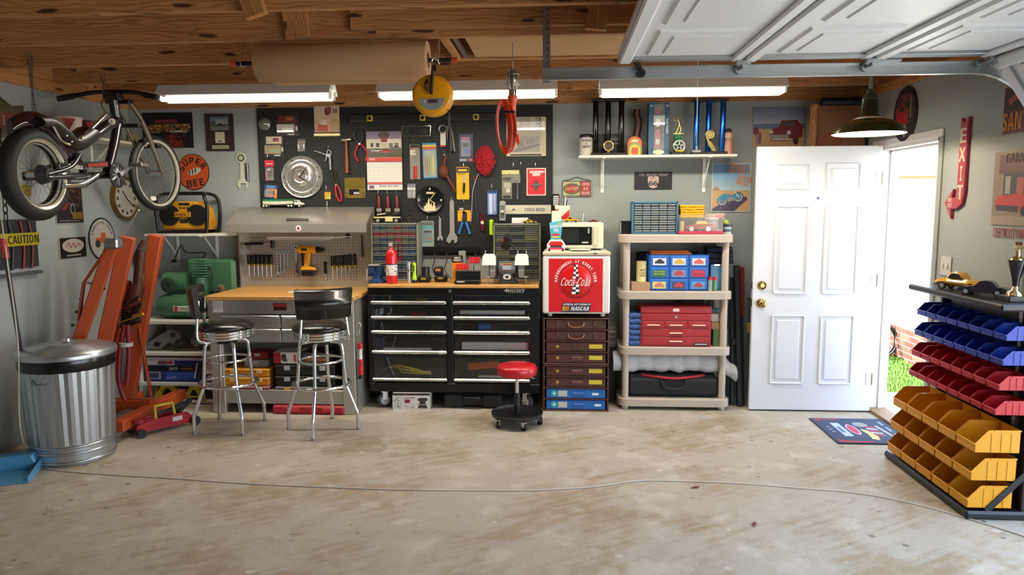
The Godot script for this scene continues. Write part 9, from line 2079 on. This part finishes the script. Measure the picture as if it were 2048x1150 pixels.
	for e in [v3(0.02, 0, 0.42), v3(-0.3, 0, 0.33), v3(0.0, 0, -0.44), v3(-0.3, 0, -0.36)]: part(h, "caster", MB.new().cyl(e + v3(-0.015, 0.035, 0), e + v3(0.015, 0.035, 0), 0.035).box(e + v3(0, 0.06, 0), v3(0.05, 0.02, 0.05), 0.003), mat("6a6c6c", 0.4, 0.5))
	single("telescopic_wand", MB.new().cyl(v3(-3.038, 1.372, 1.1), v3(-2.914, 1.555, 1.1), 0.004, -1, 7).ball(v3(-2.914, 1.555, 1.1), v3(0.009, 0.009, 0.009), 8, 6), chrome, "thin chrome telescopic wand sticking up from the orange hoist", "wand")
	var rh := single("red_hose", MB.new().tube(smooth_path([v3(-3.052, 0.754, 1.12), v3(-3.094, 0.577, 1.13), v3(-3.11, 0.363, 1.14), v3(-3.082, 0.216, 1.13)]), 0.018, 8).tube(smooth_path([v3(-3.03, 0.754, 1.12), v3(-3.031, 0.542, 1.13), v3(-3.054, 0.328, 1.14)]), 0.018, 8), mat("7a1a20", 0.5), "dark red hose bundle hanging inside the orange hoist", "hose")
	part(rh, "wrap", MB.new().cyl(v3(-3.048, 0.606, 1.13), v3(-3.047, 0.631, 1.13), 0.045, -1, 14), mat("b0aca8", 0.5))
	var hs := [["141618", 600], ["1c3a2c", 610], ["b89a20", 615], ["101214", 622], ["1a3430", 630], ["14120f", 636], ["8c2c24", 606], ["202428", 642]]
	for i in 8: single("screwdriver", MB.new().cyl(Vector3.ZERO, v3(0.085, 0.025 + 0.004 * i, 0.02), 0.0105, 0.009, 9).cyl(v3(-0.1, -0.03, 0), Vector3.ZERO, 0.004, -1, 6), mat(hs[i][0], 0.35), ["black", "dark green", "yellow", "jet black", "green", "brown-black", "red", "charcoal"][i] + " handled screwdriver in the tool holder on the hoist", "screwdriver", v3(-3.031, 0.784, 1.08) + v3(0.01 * (i % 3), 0.022 * i - 0.03, 0.012 * (i % 2)), 0.0, "screwdrivers held on the hoist")
	single("tool_holder", MB.new().box(Vector3.ZERO, v3(0.1, 0.2, 0.03), 0.01), mat("2a1c18", 0.6), "dark tool holder strapped to the orange hoist", "tool holder", v3(-3.096, 0.831, 1.04))
	# floor jack
	var j := thing("floor_jack", "red hydraulic floor jack with a yellow handle on the floor", "floor jack", v3(-2.82, 0, 1.12), 0.95)
	var jr := mat("a00f20", 0.35)
	for z in [-0.05, 0.05]: part(j, "side_plate", MB.new().slab(pts2([-0.2, 0.03, -0.2, 0.08, -0.1, 0.1, 0.12, 0.11, 0.22, 0.06, 0.22, 0.02, 0.0, 0.03]), z - 0.006, z + 0.006, 0.002), jr)
	part(j, "lift_arm", MB.new().bar(v3(-0.14, 0.09, 0), v3(0.14, 0.06, 0), 0.05, 0.03, 0.004), jr)
	part(j, "saddle", MB.new().cyl(v3(-0.16, 0.09, 0), v3(-0.16, 0.115, 0), 0.045), mat("8c1420", 0.4))
	part(j, "handle_socket", MB.new().bar(v3(0.1, 0.1, 0), v3(0.22, 0.17, -0.02), 0.035, 0.035, 0.006).bar(v3(-0.05, 0.13, 0.02), v3(0.16, 0.15, 0.02), 0.022, 0.022, 0.004), black)
	part(j, "carry_handle", MB.new().tube([v3(-0.06, 0.1, 0.03), v3(-0.06, 0.19, 0.03), v3(0.06, 0.19, 0.03), v3(0.075, 0.1, 0.03)], 0.012, 6), mat("b8a81c", 0.5))
	part(j, "label", MB.new().box(v3(0.08, 0.075, 0.058), v3(0.07, 0.03, 0.003)), mat("d0c8c4"))
	for e in [[-0.18, 0.03], [0.2, 0.035]]:
		for z in [-0.075, 0.075]: part(j, "wheel", MB.new().cyl(v3(e[0], e[1], z - 0.012), v3(e[0], e[1], z + 0.012), e[1], -1, 18), rubber)

func bicycle() -> void:
	var o := thing("chopper_bicycle", "black and chrome chopper bicycle hung by chains from the ceiling", "bicycle", v3(-3.07, 0, 1.1))
	var bl := mat("100a0f", 0.28, 0.0, 0.4)
	var rear := v3(0, 1.771, 0.763)
	var fro := v3(0, 1.832, -0.523)
	for w in [[rear, 0.272, 0.05, "rear_wheel"], [fro, 0.285, 0.027, "front_wheel"]]:
		var n := Node3D.new()
		n.name = w[3]; o.add_child(n); n.position = w[0]; n.rotation.y = 0.0 if w[3] == "rear_wheel" else -0.12
		var r: float = w[1] - w[2]
		part(n, "tyre", MB.new().tube(ring(Vector3.ZERO, Vector3.RIGHT, r, 44), w[2], 12, true), rubber)
		part(n, "rim", MB.new().at(Vector3.ZERO, v3(0, 0, PI / 2)).lathe([Vector2(r - w[2] * 0.95, -0.02), Vector2(r - w[2] * 0.55, -w[2] * 0.85), Vector2(r - w[2] * 0.3, -w[2] * 0.95)], 44).lathe([Vector2(r - w[2] * 0.3, w[2] * 0.95), Vector2(r - w[2] * 0.55, w[2] * 0.85), Vector2(r - w[2] * 0.95, 0.02), Vector2(r - w[2] * 0.95, -0.02)], 44), mat("c4c0b0", 0.25, 0.5))
		part(n, "hub", MB.new().cyl(v3(-0.05, 0, 0), v3(0.05, 0, 0), 0.022), chrome)
		for k in 32:
			var a := TAU * k / 32
			var b := a + (0.7 if k % 2 else -0.7)
			part(n, "spoke", MB.new().cyl(v3(0.03 if k % 4 < 2 else -0.03, sin(b) * 0.025, cos(b) * 0.025), v3(0, sin(a) * (r - w[2] * 0.9), cos(a) * (r - w[2] * 0.9)), 0.0012, -1, 4, false), mat("5c5c5c", 0.3, 0.8))
	var tubes := [["frame_tube", bl, 0.036, [v3(0, 2.188, -0.083), v3(0, 2.101, 0.099), v3(0, 1.984, 0.318), v3(0, 1.961, 0.44)]], ["down_tube", bl, 0.032, [v3(0, 2.195, -0.089), v3(0, 2.004, -0.017), v3(0, 1.809, 0.082)]], ["seat_tube", bl, 0.024, [v3(0, 1.98, 0.475), v3(0, 1.908, 0.399), v3(0, 1.78, 0.31)]], ["bottom_tube", bl, 0.024, [v3(0, 1.764, 0.554), v3(0, 1.78, 0.315), v3(0, 1.8, -0.018)]], ["top_trim", chrome, 0.012, [v3(0.03, 2.2, 0.097), v3(0.03, 2.114, 0.222), v3(0.03, 2.012, 0.383), v3(0.03, 1.982, 0.453)]]]
	for s in [0.07, -0.07]: tubes.append_array([["rear_stay", bl, 0.016, [v3(0, 1.908, 0.408) + v3(s * 0.5, 0, 0), v3(0, 1.822, 0.556) + v3(s, 0, 0), rear + v3(s, 0, 0)]], ["chain_stay", bl, 0.016, [v3(0, 1.78, 0.315) + v3(s * 0.5, 0, 0), rear + v3(s, -0.02, 0)]], ["fork_leg", mat("9a948c", 0.2, 0.9), 0.016, [v3(0, 2.314, -0.108) + v3(s, 0, 0), v3(0, 2.174, -0.272) + v3(s, 0, 0), v3(0, 1.886, -0.481) + v3(s * 0.8, 0, 0), fro + v3(s * 0.8, 0, 0)]]])
	for e in tubes: part(o, e[0], MB.new().tube(smooth_path(e[3], 5), e[2], 9), e[1])
	part(o, "head_tube", MB.new().cyl(v3(0, 2.179, -0.065), v3(0, 2.325, -0.041), 0.032), bl)
	for e in [v3(0, 2.307, -0.107), v3(0, 2.153, -0.209)]: part(o, "fork_clamp", MB.new().box(e, v3(0.18, 0.03, 0.06), 0.008), bl)
	part(o, "head_badge", MB.new().cyl(v3(0.032, 2.157, 0.039), v3(0.04, 2.155, 0.052), 0.022), mat("c8c4b4", 0.4))
	words(o, "S", v3(0.042, 2.155, 0.055), 0.016, 0.028, black, v3(0, PI / 2, 0))
	part(o, "fender", MB.new().tube(smooth_path(arc_on(rear, 0.295, 0.2, 2.2), 3), 0.07, 12, false, 0.3), mat("2a1a22", 0.12, 0.3, 0.9))
	part(o, "seat", MB.new().tube(smooth_path([v3(0, 2.079, 0.758), v3(0, 2.083, 0.65), v3(0, 2.027, 0.525), v3(0, 1.985, 0.447), v3(0, 2.02, 0.338), v3(0, 2.066, 0.254)], 5), 0.085, 14, false, 0.42), mat("17120f", 0.35))
	part(o, "seat_trim", MB.new().tube(smooth_path([v3(0.06, 2.087, 0.739), v3(0.06, 2.065, 0.674), v3(0.06, 1.983, 0.605), v3(0.06, 1.96, 0.526)], 5), 0.009, 7), chrome)
	for e in [v3(0.065, 2.06, 0.608),v3(0.065, 2.014, 0.559),v3(0.065, 1.982, 0.517),v3(0.065, 1.996, 0.455),v3(0.065, 2.015, 0.415)]: part(o, "stud", MB.new().ball(e, v3(0.009, 0.009, 0.009), 8, 6), chrome)
	part(o, "handlebar", MB.new().tube(smooth_path([v3(0, 2.359, -0.044) + v3(-0.34, -0.05, 0.07), v3(0, 2.359, -0.044) + v3(-0.16, 0.0, 0.01), v3(0, 2.366, -0.045), v3(0, 2.359, -0.044) + v3(0.16, 0.0, 0.01), v3(0, 2.359, -0.044) + v3(0.36, -0.04, 0.07)], 6), 0.015, 9), mat("121214", 0.3))
	for s in [-1.0, 1.0]:
		part(o, "grip", MB.new().cyl(v3(0, 2.359, -0.044) + v3(s * 0.35, -0.045, 0.07), v3(0, 2.359, -0.044) + v3(s * 0.25, -0.024, 0.045), 0.02), rubber)
		part(o, "brake_lever", MB.new().tube(smooth_path([v3(0, 2.359, -0.044) + v3(s * 0.2, 0.01, 0.0), v3(0, 2.359, -0.044) + v3(s * 0.28, 0.0, -0.03), v3(0, 2.359, -0.044) + v3(s * 0.36, -0.03, -0.02)]), 0.006, 6), steel)
	part(o, "stem", MB.new().cyl(v3(0, 2.359, -0.044), v3(0, 2.28, -0.058), 0.03).box(v3(0, 2.338, -0.042), v3(0.12, 0.06, 0.07), 0.012), bl)
	part(o, "brake_cable", MB.new().tube(smooth_path([v3(0.08, 2.32, 0.118), v3(0.1, 2.254, 0.246), v3(0.08, 2.208, 0.184), v3(0.05, 2.191, 0.052)]), 0.004, 6), black)
	var cr := v3(0.06, 1.796, 0.061)
	part(o, "chainring", MB.new().at(cr, v3(0, PI / 2, 0)).slab(disc(0.088, 0.088, 32), -0.004, 0.004), mat("1c1a1a", 0.35))
	for k in 12: part(o, "chainring_fin", MB.new().bar(cr + v3(0.006, sin(k * PI / 6) * 0.02, cos(k * PI / 6) * 0.02), cr + v3(0.006, sin(k * PI / 6) * 0.07, cos(k * PI / 6) * 0.07), 0.012, 0.004), chrome)
	part(o, "chain_guard", MB.new().bar(v3(0.065, 1.82, 0.647), v3(0.065, 1.864, 0.171), 0.01, 0.04, 0.003), bl)
	part(o, "guard_stripe", MB.new().bar(v3(0.073, 1.843, 0.387), v3(0.073, 1.863, 0.184), 0.004, 0.02), mat("8c1c24", 0.4))
	words(o, "Schwinn", v3(0.074, 1.83, 0.505), 0.13, 0.03, white, v3(0, PI / 2, 0), "Droid Serif", 0.2)
	part(o, "hub_cover", MB.new().cyl(rear + v3(0.02, 0, -0.02), rear + v3(0.08, 0, -0.02), 0.06, 0.04), mat("2a2c30", 0.35))
	for s in [1.0, -1.0]:
		var e: Vector3 = cr + v3(0.02 * s - (0.12 if s < 0 else 0.0), s * 0.075, -s * 0.15)
		part(o, "crank", MB.new().bar(cr + v3(0.02 * s - (0.1 if s < 0 else 0.0), 0, 0), e, 0.014, 0.026, 0.004), chrome)
		part(o, "pedal", MB.new().box(e + v3(s * 0.05, 0, 0), v3(0.09, 0.028, 0.09), 0.006), mat("8c867c", 0.25, 0.8))
	part(o, "exhaust_pipe", MB.new().tube(smooth_path([v3(0.06, 1.708, 0.608), v3(0.06, 1.725, 0.434), v3(0.06, 1.787, 0.277)]), 0.014, 8), chrome)
	part(o, "reflector", MB.new().slab(rounded(0.07, 0.03, 0.012), 0, 0.006), mat("c0bcb0", 0.3), v3(0.03, 1.642, -0.409), v3(0, PI / 2, 0))
	for e in [[v3(0, 2.092, 0.748), 0.94, 0.02], [v3(0, 2.09, 0.716), 0.99, -0.03], [v3(0, 2.342, 0.068), -0.24, 0.02], [v3(0, 2.347, 0.034), -0.24, -0.03]]: chain(o, e[0], v3(e[0].x + e[2], 2.46, e[0].z), 0.006)

func arc_on(c: Vector3, r: float, a0: float, a1: float) -> Array:
	var p := []
	for i in 9:
		var a := lerpf(a0, a1, i / 8.0)
		p.append(c + v3(0, sin(a) * r, -cos(a) * r))
	return p
